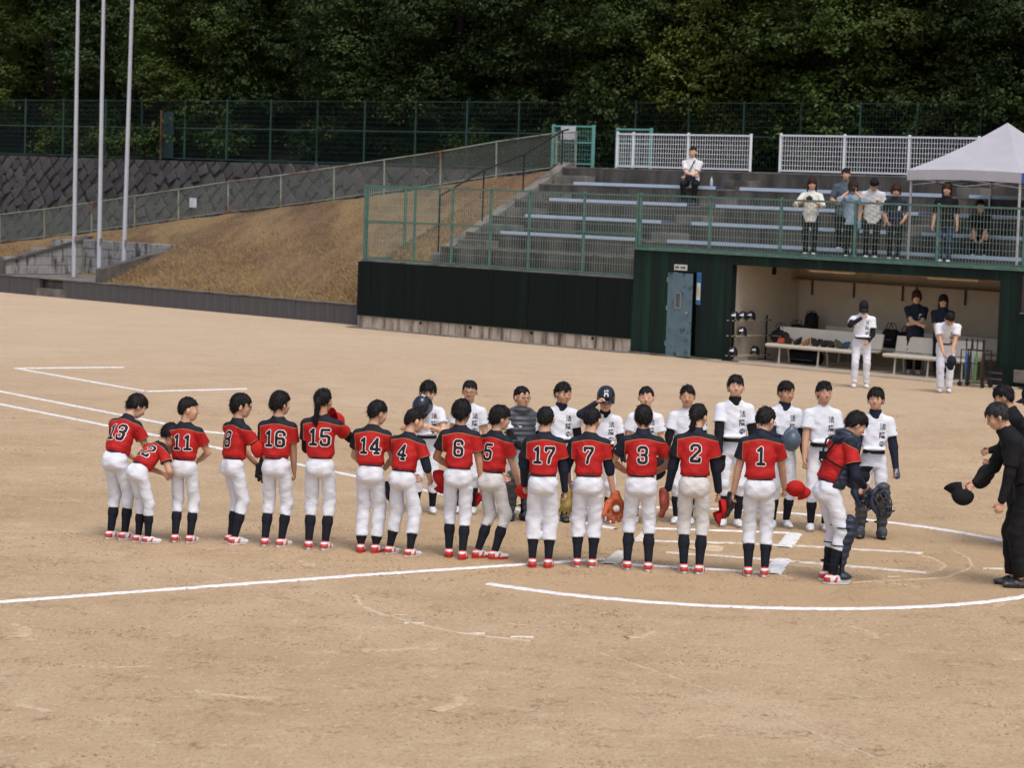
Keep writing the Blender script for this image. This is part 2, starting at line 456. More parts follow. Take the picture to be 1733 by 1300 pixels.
def bench(u0, u1, v, z, label):
    o = stand_root('spectator_bench', u0, v, z, label, 'bench', 'blue plank benches of the stand')
    L = u1 - u0
    MB().b2((0, 0.012, -0.035), (L, 0.30, 0.0)).build('seat_plank', bench_blue, o)
    MB().b2((0.002, -0.01, -0.068), (L - 0.002, 0.014, 0.004)).build('front_edge', bench_edge, o)
    n = max(2, int(L / 1.2))
    for i in range(n):
        x = 0.25 + (L - 0.5) * i / (n - 1)
        MB().b2((x - 0.02, 0.05, -0.055), (x + 0.02, 0.26, -0.036)).build('bracket', black_metal, o)
rowname = ['lowest', 'second', 'third', 'highest']
rows = [(1.0, 2.445), (1.8, 2.84), (2.6, 3.235), (3.4, 3.63)]
ext = [[(-5.1, -0.95), (0.0, 9.6)], [(-5.1, -0.9), (0.0, 5.45), (6.15, 13)], [(-5.1, -0.86), (0.0, 5.45), (6.15, 13)], [(-5.1, -0.72), (0.0, 5.45), (6.15, 13)]]
for r_, (v, z) in enumerate(rows):
    for j, (u0, u1) in enumerate(ext[r_]):
        where = ['left of the central stairs', 'above the dugout, right of the central stairs', 'at the right end under the canopy'][j]
        bench(u0, u1, v, z, f'pale blue plank bench, {rowname[r_]} row, {where}')

# ---- welded-wire fences
def wires(L, z0, z1, dv, dh, r, mat_=None):
    mb = MB()
    n = max(2, int(round(L / dv)))
    for i in range(1, n):
        x = L * i / n
        mb.bar((x, 0, z0), (x, 0, z1), r)
    m_ = max(1, int(round((z1 - z0) / dh)))
    for i in range(1, m_):
        z = z0 + (z1 - z0) * i / m_
        mb.bar((0, r, z), (L, r, z), r * 1.25)
    return mb
def fence(name, posts, v, z0, z1, pm, wm, label, dv=0.075, dh=0.2, r=0.0047, pr=0.03, mids=(), base_rail=True, along='u', u0=0, over=0.03):
    o = stand_root(name, posts[0] if along == 'u' else u0, v if along == 'u' else posts[0], 0, label, 'fence')
    if along == 'v': o.rotation_euler.z = UROT + math.pi / 2
    p0 = posts[0]
    for p in posts:
        MB().tube([(p - p0, 0, z0), (p - p0, 0, z1 + over)], pr, 8).build('post', pm, o, smooth=False)
    L = posts[-1] - p0
    for z, rr in [(z1 - 0.02, pr * (0.75 if name != 'boundary_fence' else 0.4))] + ([(z0 + 0.04, pr * 0.75)] if base_rail else []) + [(q, pr * 0.7) for q in mids]:
        MB().bar((0, -pr * 0.3, z), (L, -pr * 0.3, z), rr * 1.6).build('rail', pm, o)
    for a, b in zip(posts[:-1], posts[1:]):
        w = wires(b - a, z0 + 0.05, z1 - 0.03, dv, dh, r).build('wire_panel', wm, o)
        w.location = (a - p0, -pr * 0.5, 0)
    return o
fence('wire_fence', [-8.72, -7.0, -5.75, -4.5, -3.28, -1.61, -0.04], -0.0 + 0.06, 1.62, 3.40, green_paint, green_wire, 'tall green wire fence on the black padded wall, left of the dugout', mids=(2.55,), pr=0.032)
fence('wire_fence', [0.04, 1.99, 3.88, 5.77, 7.77, 9.75, 11.7, 13.5], 0.06, 2.27, 3.42, green_paint, green_wire, 'low green wire fence along the dugout roof in front of the spectators', pr=0.033, dh=0.14)
fence('wire_fence', [0.14, 1.37, 2.51], 0.0, 1.62, 3.36, green_paint, green_wire, 'short green wire fence and gate running back from the wall corner', along='v', u0=-8.72, mids=(2.5,), pr=0.035)
fence('white_fence', [-4.83, -4.32, -2.6, -0.72], 4.6, 4.0, 4.83, white_paint, white_paint, 'white wire fence at the stand top behind the seated man', dv=0.075, dh=0.105, r=0.0085, pr=0.034)
fence('white_fence', [0.15, 1.95, 3.7, 5.5, 7.3, 9.1, 11], 4.6, 4.0, 4.85, white_paint, white_paint, 'white wire fence at the stand top, right part reaching behind the canopy', dv=0.075, dh=0.105, r=0.0085, pr=0.034)
rp = [-44, -41.9, -39.8, -37.5, -35.36, -33.24, -30.96, -29.08, -26.91, -24.87, -22.82, -20.72, -18.66, -16.53, -14.47, -12.46, -10.33, -8.22, -6.4, -4.59, -2.78, -0.97, 0.7, 2.5, 4.3, 6.1, 8, 10, 12, 14]
fence('boundary_fence', rp, 9.0, 3.92, 5.76, dkgreen_paint, dk_wire, 'long dark green wire fence along the foot of the wooded hill', dv=0.1, dh=0.15, r=0.0045, mids=(4.9,), pr=0.032)
# turquoise gates at the stand top
for (a, b, v, z1, lab, sign) in ((-7.72, -6.36, 5.4, 5.0, 'turquoise wire gate with a white notice at the top of the ramp', True), (-5.75, -4.65, 5.6, 4.95, 'turquoise wire gate partly behind the white fence', False)):
    o = stand_root('gate', a, v, 0, lab, 'gate')
    L = b - a
    fr = MB()
    for x in (0, L): MB().bar((x, 0, 4.0), (x, 0, z1 + 0.04), 0.06).build('gate_post', teal_paint, o)
    fr = MB()
    for z in (4.08, 4.6, z1): fr.bar((0.03, 0, z), (L - 0.03, 0, z), 0.04)
    fr.build('gate_frame', teal_paint, o)
    wires(L, 4.08, z1, 0.09, 0.12, 0.006).build('wire_panel', teal_paint, o)
    if sign:
        MB().b2((0.30, -0.05, z1 - 0.33), (0.80, -0.04, z1 + 0.0)).build('notice', mat('notice_white', (0.62, 0.63, 0.66), 0.5), o)

# ---- chain-link fence down the ramp, with its kerb
cf = stand_root('chain_link_fence', label='rusty pale green chain link fence sloping down along the ramp', cat='fence')
CP = [(-6.55, 3.95), (-7.2, 3.92), (-9.28, 3.68), (-11.3, 3.40), (-13.42, 3.15), (-15.4, 2.91), (-17.58, 2.65), (-19.84, 2.42), (-22.06, 2.15), (-24.1, 1.90), (-26.18, 1.65), (-28.56, 1.38), (-30.89, 1.14), (-33.3, 0.88), (-36, 0.6)]
CV, CHT = 5.0, 0.90
for u, z in CP:
    MB().tube([(u, CV, z - 0.25), (u - 0.03, CV, z + CHT)], 0.024, 6).build('post', rust_rail, cf)
for (u, z), (u2, z2) in zip(CP[:-1], CP[1:]):
    MB().tube([(u, CV, z + CHT), (u2, CV, z2 + CHT)], 0.020, 6).build('rail', rust_rail, cf)
    MB().tube([(u, CV, z + 0.06), (u2, CV, z2 + 0.06)], 0.016, 6).build('rail', rust_rail, cf)
    mb = MB(); L = u - u2; st_ = 0.085; n = int(L / st_)
    def pt(t, w): return (u + (u2 - u) * t, CV + 0.012, z + (z2 - z) * t + 0.07 + (CHT - 0.09) * w)
    k = (CHT - 0.09) / L * 1.0
    for i in range(-int(k * n) - 1, n + 1):
        for s in (1, -1):
            t0, t1 = i / n, i / n + k
            w0, w1 = (0, 1)
            a0, a1 = max(t0, 0), min(t1, 1)
            if a1 <= a0: continue
            f0, f1 = (a0 - t0) / k, (a1 - t0) / k
            if s < 0: f0, f1 = 1 - f0, 1 - f1
            mb.bar(pt(a0, f0), pt(a1, f1), 0.0055)
    mb.build('chain_mesh', mat('chain_wire', (0.22, 0.245, 0.22), 0.5, 0.1, 5), cf)
o = stand_root('notice_board', -21.5, CV - 0.06, 0, 'small white notice hung on the chain link fence', 'sign')
MB().b2((0, 0, 2.55), (0.30, 0.015, 2.82)).build('board', mat('notice_white', (0.7, 0.7, 0.7), 0.5), o)
MB().b2((0.03, -0.004, 2.58), (0.27, -0.001, 2.79)).build('paper', mat('paper_white', (0.62, 0.63, 0.66), 0.6), o)
# black handrail of the stairs
hr_ = stand_root('handrail', label='thin black steel handrail rising along the stand stairs', cat='handrail')
HP = [(0.32, 3.2, 1.9), (1.74, 3.84, 2.42), (3.08, 4.24, 3.07), (4.39, 4.86, 3.95)]
MB().tube([(-6.45, v, z) for v, z, b in HP] + [(-6.45, 4.6, 4.9)], 0.022, 6).build('rail', black_metal, hr_)
for v, z, b in HP:
    MB().tube([(-6.45, v, b - 0.1), (-6.45, v, z)], 0.020, 6).build('post', black_metal, hr_)

# ---- black padded wall left of the dugout
pw = stand_root('padded_wall', label='long black green padded wall on a stained concrete base', cat='wall')
edges = [-8.80, -8.35, -7.15, -6.45, -5.35, -4.25, -3.12, -2.05, -1.05, -0.06]
for a, b in zip(edges[:-1], edges[1:]):
    MB().b2((a + 0.006, -0.055, 0.30), (b - 0.006, 0.0, 1.575)).build('panel', pad_mat, pw, bevel=0.008)
MB().b2((-8.80, -0.03, 0.30), (-0.06, 0.012, 1.56)).build('backing', dkgreen_paint, pw)
MB().b2((-8.78, -0.045, 0.285), (-0.06, 0.01, 0.306)).build('sill_strip', green_paint, pw)
for a, b in zip(edges[:-1:2], edges[1::2] + [edges[-1]]):
    pass
for i in range(6):
    a = -8.78 + i * 1.455
    MB().b2((a, -0.015, -0.1), (a + 1.447, 0.6, 0.288)).build('concrete_base_block', base_conc, pw, bevel=0.008)
for u in (-6.6, -4.95, -3.0, -1.15):
    MB().lathe([(0.0, 0.0), (0.028, 0.0), (0.034, 0.012), (0.034, 0.02)], n=12).build('drain_hole', black_metal, pw).location = (u, -0.0155, 0.235)
for c_ in pw.children:
    if c_.name.startswith('drain_hole'): c_.rotation_euler = (R(90), 0, 0); c_.location.y = -0.02
MB().b2((-8.9, -0.28, -0.1), (0.0, -0.02, 0.012)).build('footing', concrete_l, pw)
# ---- dugout
du = stand_root('dugout', label='dark green concrete dugout with a long open front', cat='dugout')
T = 0.16
YF = -0.06
MB().b2((0.0, YF, 0.04), (1.00, YF + T, 2.235)).build('front_wall', green_wall, du, bevel=0.01)
MB().b2((1.002, YF + 0.003, 1.80), (1.798, YF + T, 2.235)).build('front_wall', green_wall, du)
MB().b2((1.80, YF, 0.04), (2.74, YF + T, 2.235)).build('front_wall', green_wall, du, bevel=0.01)
for i, (a, b) in enumerate(((2.743, 4.9), (4.903, 7.1), (7.103, 9.33))):
    MB().b2((a, YF + 0.004, 2.02), (b, YF + T, 2.235)).build('lintel', green_wall, du)
MB().b2((9.333, YF, 0.04), (10.02, YF + T, 2.235)).build('front_wall', green_wall, du, bevel=0.01)
MB().b2((10.023, YF - 0.02, 0.04), (UEND, YF + T, 2.235)).build('front_wall', green_wall, du, bevel=0.01)
MB().b2((9.86, YF - 0.03, 1.45), (10.4, YF - 0.022, 2.15)).build('window_dark_panel', mat('window_shade_brown', (0.05, 0.035, 0.028), 0.8), du)  # solid dark panel, its colour stands for the shade inside the window hole
MB().b2((9.84, YF - 0.05, 1.42), (10.42, YF - 0.021, 1.447)).build('window_sill', green_paint, du)
MB().b2((9.8, YF - 0.10, 0.12), (10.3, YF - 0.023, 0.36)).build('wall_box', concrete_l, du, bevel=0.01)
MB().b2((-0.02, YF - 0.03, 2.237), (UEND, 1.02, 2.27)).build('roof_slab', concrete, du)
MB().b2((-0.03, YF - 0.05, 2.225), (UEND, YF - 0.031, 2.285)).build('roof_trim', green_paint, du)
MB().b2((0.0, YF + 0.1, 2.03), (UEND, 2.3, 2.234)).build('ceiling', inner_conc, du)
MB().b2((2.6, 2.15, 0.0), (10.5, 2.3, 2.028)).build('back_wall', inner_conc, du)
MB().b2((2.60, YF + T + 0.002, 0.0), (2.78, 2.148, 2.028)).build('side_wall', inner_conc, du)
MB().b2((9.62, YF + T + 0.002, 0.0), (9.8, 2.148, 2.028)).build('side_wall', inner_conc, du)
MB().b2((2.40, -0.35, -0.1), (9.9, 2.149, 0.035)).build('floor_slab', floor_conc, du, bevel=0.01)
MB().b2((0.0, -0.13, -0.1), (2.398, YF + 0.02, 0.038)).build('footing', concrete_l, du)
MB().b2((0.0, YF + 0.02, -0.1), (2.6, 0.3, 0.039)).build('footing', concrete_l, du)
MB().b2((0.95, 0.3, 0), (1.85, 0.32, 1.9)).build('door_dark_sheet', black_metal, du)  # black sheet standing for the darkness behind the door
for u in (3.15, 4.25, 5.5, 5.85, 7.05, 8.55, 9.5):
    MB().bar((u, 2.12, 1.40), (u, 2.12, 1.75), 0.03).build('bracket', mat('rusty_bracket', (0.09, 0.05, 0.03), 0.8), du)
MB().b2((2.79, 1.86, 1.72), (9.6, 2.14, 1.745)).build('shelf', mat('brown_shelf', (0.16, 0.11, 0.07), 0.8), du)
MB().b2((2.79, 1.2, 1.82), (2.82, 1.3, 2.0)).build('junction_box', black_metal, du)
for u0, u1 in ((4.05, 5.3), (7.0, 8.3)):
    lm = MB().b2((u0, 0.78, 1.975), (u1, 0.9, 2.029)).build('strip_lamp', mat('lamp_housing', (0.42, 0.28, 0.14), 0.5), du)
    MB().tube([(u0 + 0.05, 0.80, 1.958), (u1 - 0.05, 0.80, 1.958)], 0.016, 8).build('lamp_tube', mat('lamp_tube', (0.72, 0.62, 0.45), 0.3), lm)
# door, slightly ajar
dr = empty('door', (1.03, YF + 0.005, 0.03), 0, parent=du)
dr.rotation_euler = (0, 0, R(-7))
door_m = mat('grey_blue_door_paint', (0.10, 0.165, 0.20), 0.5, 0.2, 4, dirt=(0.035, 0.055, 0.065), dscale=5, dlo=0.55, dhi=0.66)
dl = MB().b2((0, -0.045, 0), (0.74, 0, 1.755)).build('door_leaf', door_m, dr, bevel=0.006)
knob = MB().lathe([(0.0, 0.06), (0.026, 0.055), (0.03, 0.035), (0.014, 0.02), (0.014, 0.0)], n=12).build('door_knob', steel, dr)
knob.location = (0.66, -0.045, 0.92); knob.rotation_euler = (R(90), 0, 0)
for a, b, c, d_ in ((0.25, 1.0, 0.44, 1.03), (0.25, 1.32, 0.44, 1.35), (0.25, 1.03, 0.28, 1.32), (0.41, 1.03, 0.44, 1.32)):
    MB().b2((a, -0.058, b), (c, -0.046, d_)).build('window_frame', mat('worn_metal', (0.2, 0.22, 0.23), 0.5), dr)
MB().b2((0.28, -0.05, 1.03), (0.41, -0.046, 1.32)).build('window_pane', mat('dark_glass', (0.06, 0.09, 0.10), 0.15), dr)
for z in (0.2, 0.95, 1.55): MB().b2((-0.02, -0.05, z), (0.0, -0.01, z + 0.1)).build('hinge', steel, dr)
sg = MB().b2((1.17, YF - 0.018, 1.84), (1.52, YF - 0.002, 1.96)).build('door_sign', mat('sign_white', (0.62, 0.6, 0.55), 0.5), du)
for i, x in enumerate((1.20, 1.235, 1.27, 1.345, 1.38, 1.415, 1.45)):
    MB().b2((x, YF - 0.0205, 1.875), (x + 0.026, YF - 0.0185, 1.925)).build('sign_mark', mat('sign_ink', (0.02, 0.02, 0.02), 0.6), sg)
po = MB().b2((1.80, YF - 0.012, 1.14), (1.92, YF - 0.002, 1.82)).build('strip_notice', mat('notice_blue', (0.04, 0.12, 0.30), 0.5), du)
MB().b2((1.812, YF - 0.0145, 1.24), (1.908, YF - 0.0125, 1.60)).build('notice_paper', mat('notice_paper', (0.60, 0.62, 0.55), 0.6), po)
MB().b2((1.835, YF - 0.0165, 1.30), (1.875, YF - 0.015, 1.50)).build('notice_stripe', mat('notice_yellow', (0.6, 0.45, 0.12), 0.6), po)

# ---- low board kerb left of the wall, steps, flagpole bay
kerb_m = mat('grey_board_kerb', (0.085, 0.080, 0.082), 0.85, 0.25, 3, 0.5, 5, stretch=(14, 14, 0.2), dirt=(0.14, 0.13, 0.12), dscale=2.2, dstretch=(5, 5, 0.4), dlo=0.52, dhi=0.75)
kw = stand_root('board_kerb', label='low grey kerb wall of upright ribbed boards below the dry bank', cat='kerb')
u = -8.92; kv_ = 0.62
bw_ = 0.36
kmesh = None
i = 0
while u > -31:
    stepgap = -22.6 < u - bw_ / 2 < -21.4
    if not stepgap:
        o = MB().b2((-bw_ + 0.008, 0, -0.15), (-0.0, 0.14, 0.47)).build('board', kerb_m, kw) if kmesh is None else link('board', kmesh, kw)
        if kmesh is None:
            o.data = MB().b2((-bw_ + 0.008, 0, -0.15), (0, 0.14, 0.47)).mesh('board'); o.data.materials.append(kerb_m); kmesh = o.data
        o.location = (u, kv_ + rng.normal(0, 0.004), rng.normal(0.01, 0.008))
    u -= bw_
MB().b2((-31, kv_ - 0.02, 0.478), (-8.92, kv_ + 0.2, 0.495)).build('cap', concrete_l, kw)
MB().b2((-22.75, kv_ + 0.0, -0.15), (-21.35, kv_ + 0.35, 0.22)).build('step', concrete_l, kw, bevel=0.01)
MB().b2((-22.75, kv_ + 0.35, -0.15), (-21.35, kv_ + 0.6, 0.46)).build('step', concrete, kw)
bay = stand_root('flagpole_bay', label='recessed flagpole bay of stained grey concrete blocks in the bank', cat='retaining wall')
block_m = mat('stained_block', (0.30, 0.29, 0.28), 0.9, 0.2, 2.5, 0.5, 14, dirt=(0.055, 0.052, 0.048), dscale=2.2, dstretch=(2.6, 2.6, 0.7), dlo=0.49, dhi=0.62)
MB().b2((-25.0, 0.83, 0.1), (-20.1, 3.7, 0.485)).build('bay_floor', concrete_l, bay)
def wall_top(v): return 0.85 + (v - 0.9) / 2.7 * 0.72
bh = 0.255
for r_ in range(5):
    z0 = 0.487 + r_ * bh
    offu = 0.25 if r_ % 2 else 0
    x = -24.75 - offu
    while x < -20.2 and r_ < 4:
        MB().b2((max(x, -24.75) + 0.006, 3.62 + rng.normal(0, 0.006), z0 + 0.006), (min(x + 0.5, -20.2) - 0.006, 3.85, z0 + bh - 0.006)).build('block', block_m, bay, bevel=0.012)
        x += 0.5
    v = 0.95 - offu
    while v < 3.6:
        a, b = max(v, 0.95), min(v + 0.5, 3.6)
        zt = wall_top((a + b) / 2)
        if z0 + bh * 0.5 < zt and b - a > 0.08:
            MB().b2((-24.98, a + 0.006, z0 + 0.006), (-24.755 + rng.normal(0, 0.006), b - 0.006, min(z0 + bh, zt + 0.1) - 0.006)).build('block', block_m, bay, bevel=0.012)
        v += 0.5
MB().b2((-24.74, 3.64, 0.49), (-20.2, 3.80, 1.50)).build('mortar_core', concrete, bay)
wc = MB(); wc.poly([(u_, v_, z_) for v_, zt_ in ((0.8, 0.80), (3.9, 1.53)) for u_ in (-25.0, -24.775) for z_ in (0.42, zt_)], [(0, 2, 3, 1), (4, 5, 7, 6), (1, 3, 7, 5), (0, 1, 5, 4), (2, 6, 7, 3), (0, 4, 6, 2)])
wc.build('mortar_core', block_m, bay)
for ua, ub in ((-25.02, -24.70), (-20.25, -19.95)):
    w = MB(); vv = []
    for v, zl, zh in ((0.78, 0.42, 0.86), (3.95, 0.42, 1.60)):
        lowz = zl if ua < -21 and False else zl
        for uu in (ua, ub): vv += [(uu, v, (zh - 0.07) if ua < -21 else lowz), (uu, v, zh)]
    w.poly(vv, [(0, 2, 3, 1), (4, 5, 7, 6), (1, 3, 7, 5), (0, 1, 5, 4), (2, 6, 7, 3), (0, 4, 6, 2)])
    w.build('wing_coping' if ua < -21 else 'wing_wall', concrete, bay)
MB().b2((-25.03, 0.76, 0.42), (-24.69, 0.95, 0.90)).build('end_block', concrete, bay, bevel=0.01)
pole_m = mat('pale_grey_pole', (0.46, 0.48, 0.54), 0.4, 0.06, 2)
for i, (u, v, lean, lab) in enumerate(((-22.85, 1.95, 0.6, 'tall white flagpole, leftmost of the three in the block bay'), (-21.75, 2.0, 0.0, 'tall white flagpole, middle one, in front of the block bay'), (-20.9, 2.2, -1.2, 'tall white flagpole, rightmost, standing behind the sloping wing wall'))):
    o = stand_root('flagpole', u, v, 0.48, lab, 'flagpole', 'flagpoles in the bay')
    MB().lathe([(0.0, 0.0), (0.13, 0.0), (0.13, 0.02), (0.075, 0.035), (0.075, 0.05)], n=16).build('foot_plate', steel, o)
    MB().lathe([(0.062, 0.0), (0.057, 4.0), (0.048, 8.0), (0.04, 12.0), (0.0, 12.05)], n=14).build('pole', pole_m, o, smooth=True)
    MB().tube([(0.085, -0.02, 0.9), (0.07, -0.02, 11.8)], 0.006, 5).build('halyard', mat('rope', (0.4, 0.4, 0.4), 0.8), o)
    MB().b2((0.06, -0.05, 1.0), (0.11, 0.01, 1.16)).build('cleat', steel, o)
    o.rotation_euler = (0, R((-0.45, -0.35, 0.95)[i]), UROT)

# ---- bank of dry grass
def zf(u):
    us = [c[0] for c in CP][::-1]; zs = [c[1] for c in CP][::-1]
    return float(np.interp(u, us, zs))
def bank_z(u, v):
    z0 = 0.46 if u < -9.0 else 1.58
    v0 = 0.78
    t = min(max((v - v0) / (4.95 - v0), 0), 1)
    z = z0 + (zf(u) - z0) * (t * 0.85 + 0.15 * t * t)
    return z + 0.03 * math.sin(u * 2.1 + v * 1.3) * math.sin(v * 2.7 + u)
def in_bay(u, v): return -24.9 < u < -20.05 and v < 3.75
soil_m = mat('dry_bank_soil', (0.135, 0.082, 0.045), 0.95, 0.3, 1.4, 0.6, 9, dirt=(0.22, 0.15, 0.07), dscale=0.5, dlo=0.42, dhi=0.62, bdist=0.05)
bk = MB()
us_ = np.concatenate([np.arange(-37, -9.2, 0.35), [-9.02, -8.98], np.arange(-8.8, -6.5, 0.3), [-6.5]]); vs__ = np.concatenate([np.linspace(0.76, 5.0, 16), [5.6, 7.0, 8.2]])
bv = []
for uu in us_:
    for vv in vs__:
        z = bank_z(uu, min(vv, 5.0)) if not in_bay(uu, vv) else 0.40
        if vv > 5.0: z = zf(uu) - 0.12 + 0.04 * math.sin(uu * 3 + vv)
        bv.append((uu, vv, z))
nvv = len(vs__)
bk.poly(bv, [(i * nvv + j, (i + 1) * nvv + j, (i + 1) * nvv + j + 1, i * nvv + j + 1) for i in range(len(us_) - 1) for j in range(nvv - 1)])
bank = bk.build('bank', soil_m, smooth=True); bank.location = OX; bank.rotation_euler = (0, 0, UROT)
tag(bank, 'dry brown grassy bank left of the stand', 'bank', kind='structure')
def grass_mat():
    m, nt, b = new_mat('dry_grass')
    g = noise(nt, 0.32, 4, 0.55)
    c = ramp(nt, g, [(0.36, (0.30, 0.19, 0.078)), (0.5, (0.37, 0.255, 0.115)), (0.62, (0.24, 0.145, 0.068)), (0.72, (0.17, 0.155, 0.05))])
    c = mixrgb(nt, mth(nt, 'MULTIPLY', attr(nt, 'tint'), 0.6), c, (0.36, 0.27, 0.13))
    nt.links.new(c, b.inputs['Base Color']); b.inputs['Roughness'].default_value = 0.9
    b.inputs['Specular IOR Level'].default_value = 0.1
    return m
gvv, gff, gt = [], [], []
n_g = 0
for i in range(70000):
    uu = rng.uniform(-33, -6.7); vv = 0.8 + 4.1 * rng.random() ** 1.25
    if in_bay(uu, vv) or (-25.2 < uu < -19.8 and vv < 4.1 and (uu < -24.6 or uu > -20.4)): continue
    den = 0.5 + 0.5 * math.sin(uu * 0.9 + 1.2) * math.sin(vv * 1.4 + uu * 0.3)
    if rng.random() > 0.30 + 0.8 * den * (1.2 - (vv - 0.8) / 4.2): continue
    z = bank_z(uu, vv) - 0.01
    L = rng.uniform(0.04, 0.12) * (1.25 - 0.15 * vv); a = rng.uniform(0, 6.28); w = rng.uniform(0.004, 0.010)
    dx, dy = rng.normal(0, 0.5) * L, rng.normal(-0.2, 0.5) * L
    ca, sa = math.cos(a) * w, math.sin(a) * w
    j = len(gvv)
    gvv += [(uu - ca, vv - sa, z), (uu + ca, vv + sa, z), (uu + dx * 0.45 + ca * 0.7, vv + dy * 0.45 + sa * 0.7, z + L * 0.6), (uu + dx, vv + dy, z + L)]
    gff += [(j, j + 1, j + 2), (j, j + 2, j + 3)]
    gt += [rng.random()] * 4
gme = bpy.data.meshes.new('dry_grass'); gme.from_pydata(gvv, [], gff)
gme.attributes.new('tint', 'FLOAT', 'POINT').data.foreach_set('value', np.array(gt, np.float32))
gme.materials.append(grass_mat())
go = link('dry_grass', gme); go.location = OX; go.rotation_euler = (0, 0, UROT)
tag(go, 'dry straw coloured grass covering the bank', 'grass', kind='stuff')

# ---- stone retaining wall (diagonally laid stones)
sw_ = stand_root('stone_wall', label='dark retaining wall of diagonally laid stones behind the ramp', cat='wall')
stone_ms = [mat(f'wall_stone_{k}', c, 0.9, 0.3, 3, 0.6, 9, dirt=(0.035, 0.034, 0.032), dscale=1.6, dlo=0.45, dhi=0.7) for k, c in (('a', (0.060, 0.058, 0.059)), ('b', (0.048, 0.046, 0.048)), ('c', (0.075, 0.070, 0.066)))]
def wv(z): return 7.55 + (z - 1.0) * 0.22
ZT = 3.88
bw = MB()
bw.poly([(-46, wv(0) + 0.05, 0.0), (-10.5, wv(0) + 0.05, 0.0), (-10.5, wv(ZT) + 0.05, ZT), (-46, wv(ZT) + 0.05, ZT), (-46, 9.2, ZT), (-10.5, 9.2, ZT)], [(0, 1, 2, 3), (3, 2, 5, 4)])
bw.build('mortar_face', mat('dark_mortar', (0.032, 0.031, 0.031), 0.95, 0.3, 4, 0.4, 20), sw_)
stone_data, top_data = [], []
for k in range(18):
    mb = MB()
    base = [(0.285, 0.0), (0.155, 0.145), (0.0, 0.285), (-0.15, 0.14), (-0.285, 0.0), (-0.145, -0.15), (0.0, -0.285), (0.15, -0.14)]
    pts = [(x * (0.93 + rng.normal(0, 0.05)), y * (0.93 + rng.normal(0, 0.05))) for x, y in base]
    if k >= 9: pts = [(x, min(y, 0.012)) for x, y in pts]
    d0, tx, tz = -0.022 - 0.02 * rng.random(), rng.normal(0, 0.05), rng.normal(0, 0.05)
    vs = [(x, 0.06, y) for x, y in pts] + [(x, -0.005, y) for x, y in pts] + [(x * 0.86, d0 + tx * x + tz * y + rng.normal(0, 0.004), y * 0.86) for x, y in pts]
    m8 = 8
    fs = [(i, (i + 1) % m8, m8 + (i + 1) % m8, m8 + i) for i in range(m8)] + [(m8 + i, m8 + (i + 1) % m8, 16 + (i + 1) % m8, 16 + i) for i in range(m8)] + [tuple(range(16, 24))]
    mb.poly(vs, [tuple(reversed(f)) for f in fs])
    me = mb.mesh('stone'); me.materials.append(stone_ms[k % 3]); (stone_data if k < 9 else top_data).append(me)
cands = []
row = 0; z = ZT - 0.285
while z > 0.5:
    u = -38 + (0.285 if row % 2 else 0)
    while u < -11:
        if z > zf(u) - 0.1: cands.append((u, z, row))
        u += 0.57
    z -= 0.285; row += 1
u = -38 + 0.285
while u < -11:
    cands.append((u, ZT - 0.012, -1)); u += 0.57
for (u, z, row) in cands:
    o = link('stone', (top_data if row < 0 else stone_data)[rng.integers(0, 9)], sw_)
    o.location = (u + rng.normal(0, 0.045), wv(z) + 0.03, z + (rng.normal(0, 0.04) if row >= 0 else 0))
    o.rotation_euler = (R(-12), rng.normal(0, 0.3) if row >= 0 else 0, 0)
    k = rng.uniform(0.82, 1.14); o.scale = (k, 1, k if row >= 0 else 1)

# ---- wooded hill
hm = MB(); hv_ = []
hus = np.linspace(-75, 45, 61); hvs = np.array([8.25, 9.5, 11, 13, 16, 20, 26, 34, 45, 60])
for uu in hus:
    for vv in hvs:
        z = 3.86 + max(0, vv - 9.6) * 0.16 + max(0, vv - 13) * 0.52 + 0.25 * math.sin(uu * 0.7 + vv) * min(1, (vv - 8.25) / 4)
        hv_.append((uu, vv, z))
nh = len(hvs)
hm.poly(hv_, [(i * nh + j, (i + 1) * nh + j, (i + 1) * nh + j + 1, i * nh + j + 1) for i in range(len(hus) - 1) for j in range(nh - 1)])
hill = hm.build('hill', mat('forest_shade_floor', (0.014, 0.015, 0.008), 0.95, 0.4, 1.2, 0.6, 6), smooth=True); hill.location = OX; hill.rotation_euler = (0, 0, UROT)  # forest floor coloured near black, the shade under the trees painted in
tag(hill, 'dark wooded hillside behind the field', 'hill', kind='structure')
def leaf_mat(name, lo, hi):
    m, nt, b = new_mat(name)
    oi = N(nt, 'ShaderNodeObjectInfo')
    c = ramp(nt, attr(nt, 'tint'), [(0.0, lo), (0.7, hi), (1.0, tuple(k * 1.35 for k in hi))])
    c = mixrgb(nt, mth(nt, 'MULTIPLY', oi.outputs['Random'], 0.8), c, (0.020, 0.038, 0.012))
    nt.links.new(c, b.inputs['Base Color'])
    b.inputs['Roughness'].default_value = 0.55; b.inputs['Specular IOR Level'].default_value = 0.25
    tr = N(nt, 'ShaderNodeBsdfTranslucent'); nt.links.new(c, tr.inputs['Color'])
    mx = N(nt, 'ShaderNodeMixShader'); mx.inputs[0].default_value = 0.22
    nt.links.new(b.outputs[0], mx.inputs[1]); nt.links.new(tr.outputs[0], mx.inputs[2])
    nt.links.new(mx.outputs[0], nt.nodes['Material Output'].inputs['Surface'])
    return m
LM = dict(dark=leaf_mat('dark_leaf', (0.022, 0.044, 0.009), (0.054, 0.092, 0.021)), mid=leaf_mat('mid_leaf', (0.034, 0.060, 0.010), (0.086, 0.130, 0.025)), yel=leaf_mat('yellow_green_leaf', (0.050, 0.072, 0.011), (0.135, 0.160, 0.028)))
bark = mat('bark', (0.018, 0.015, 0.012), 0.95, 0.3, 6, 0.6, 20)
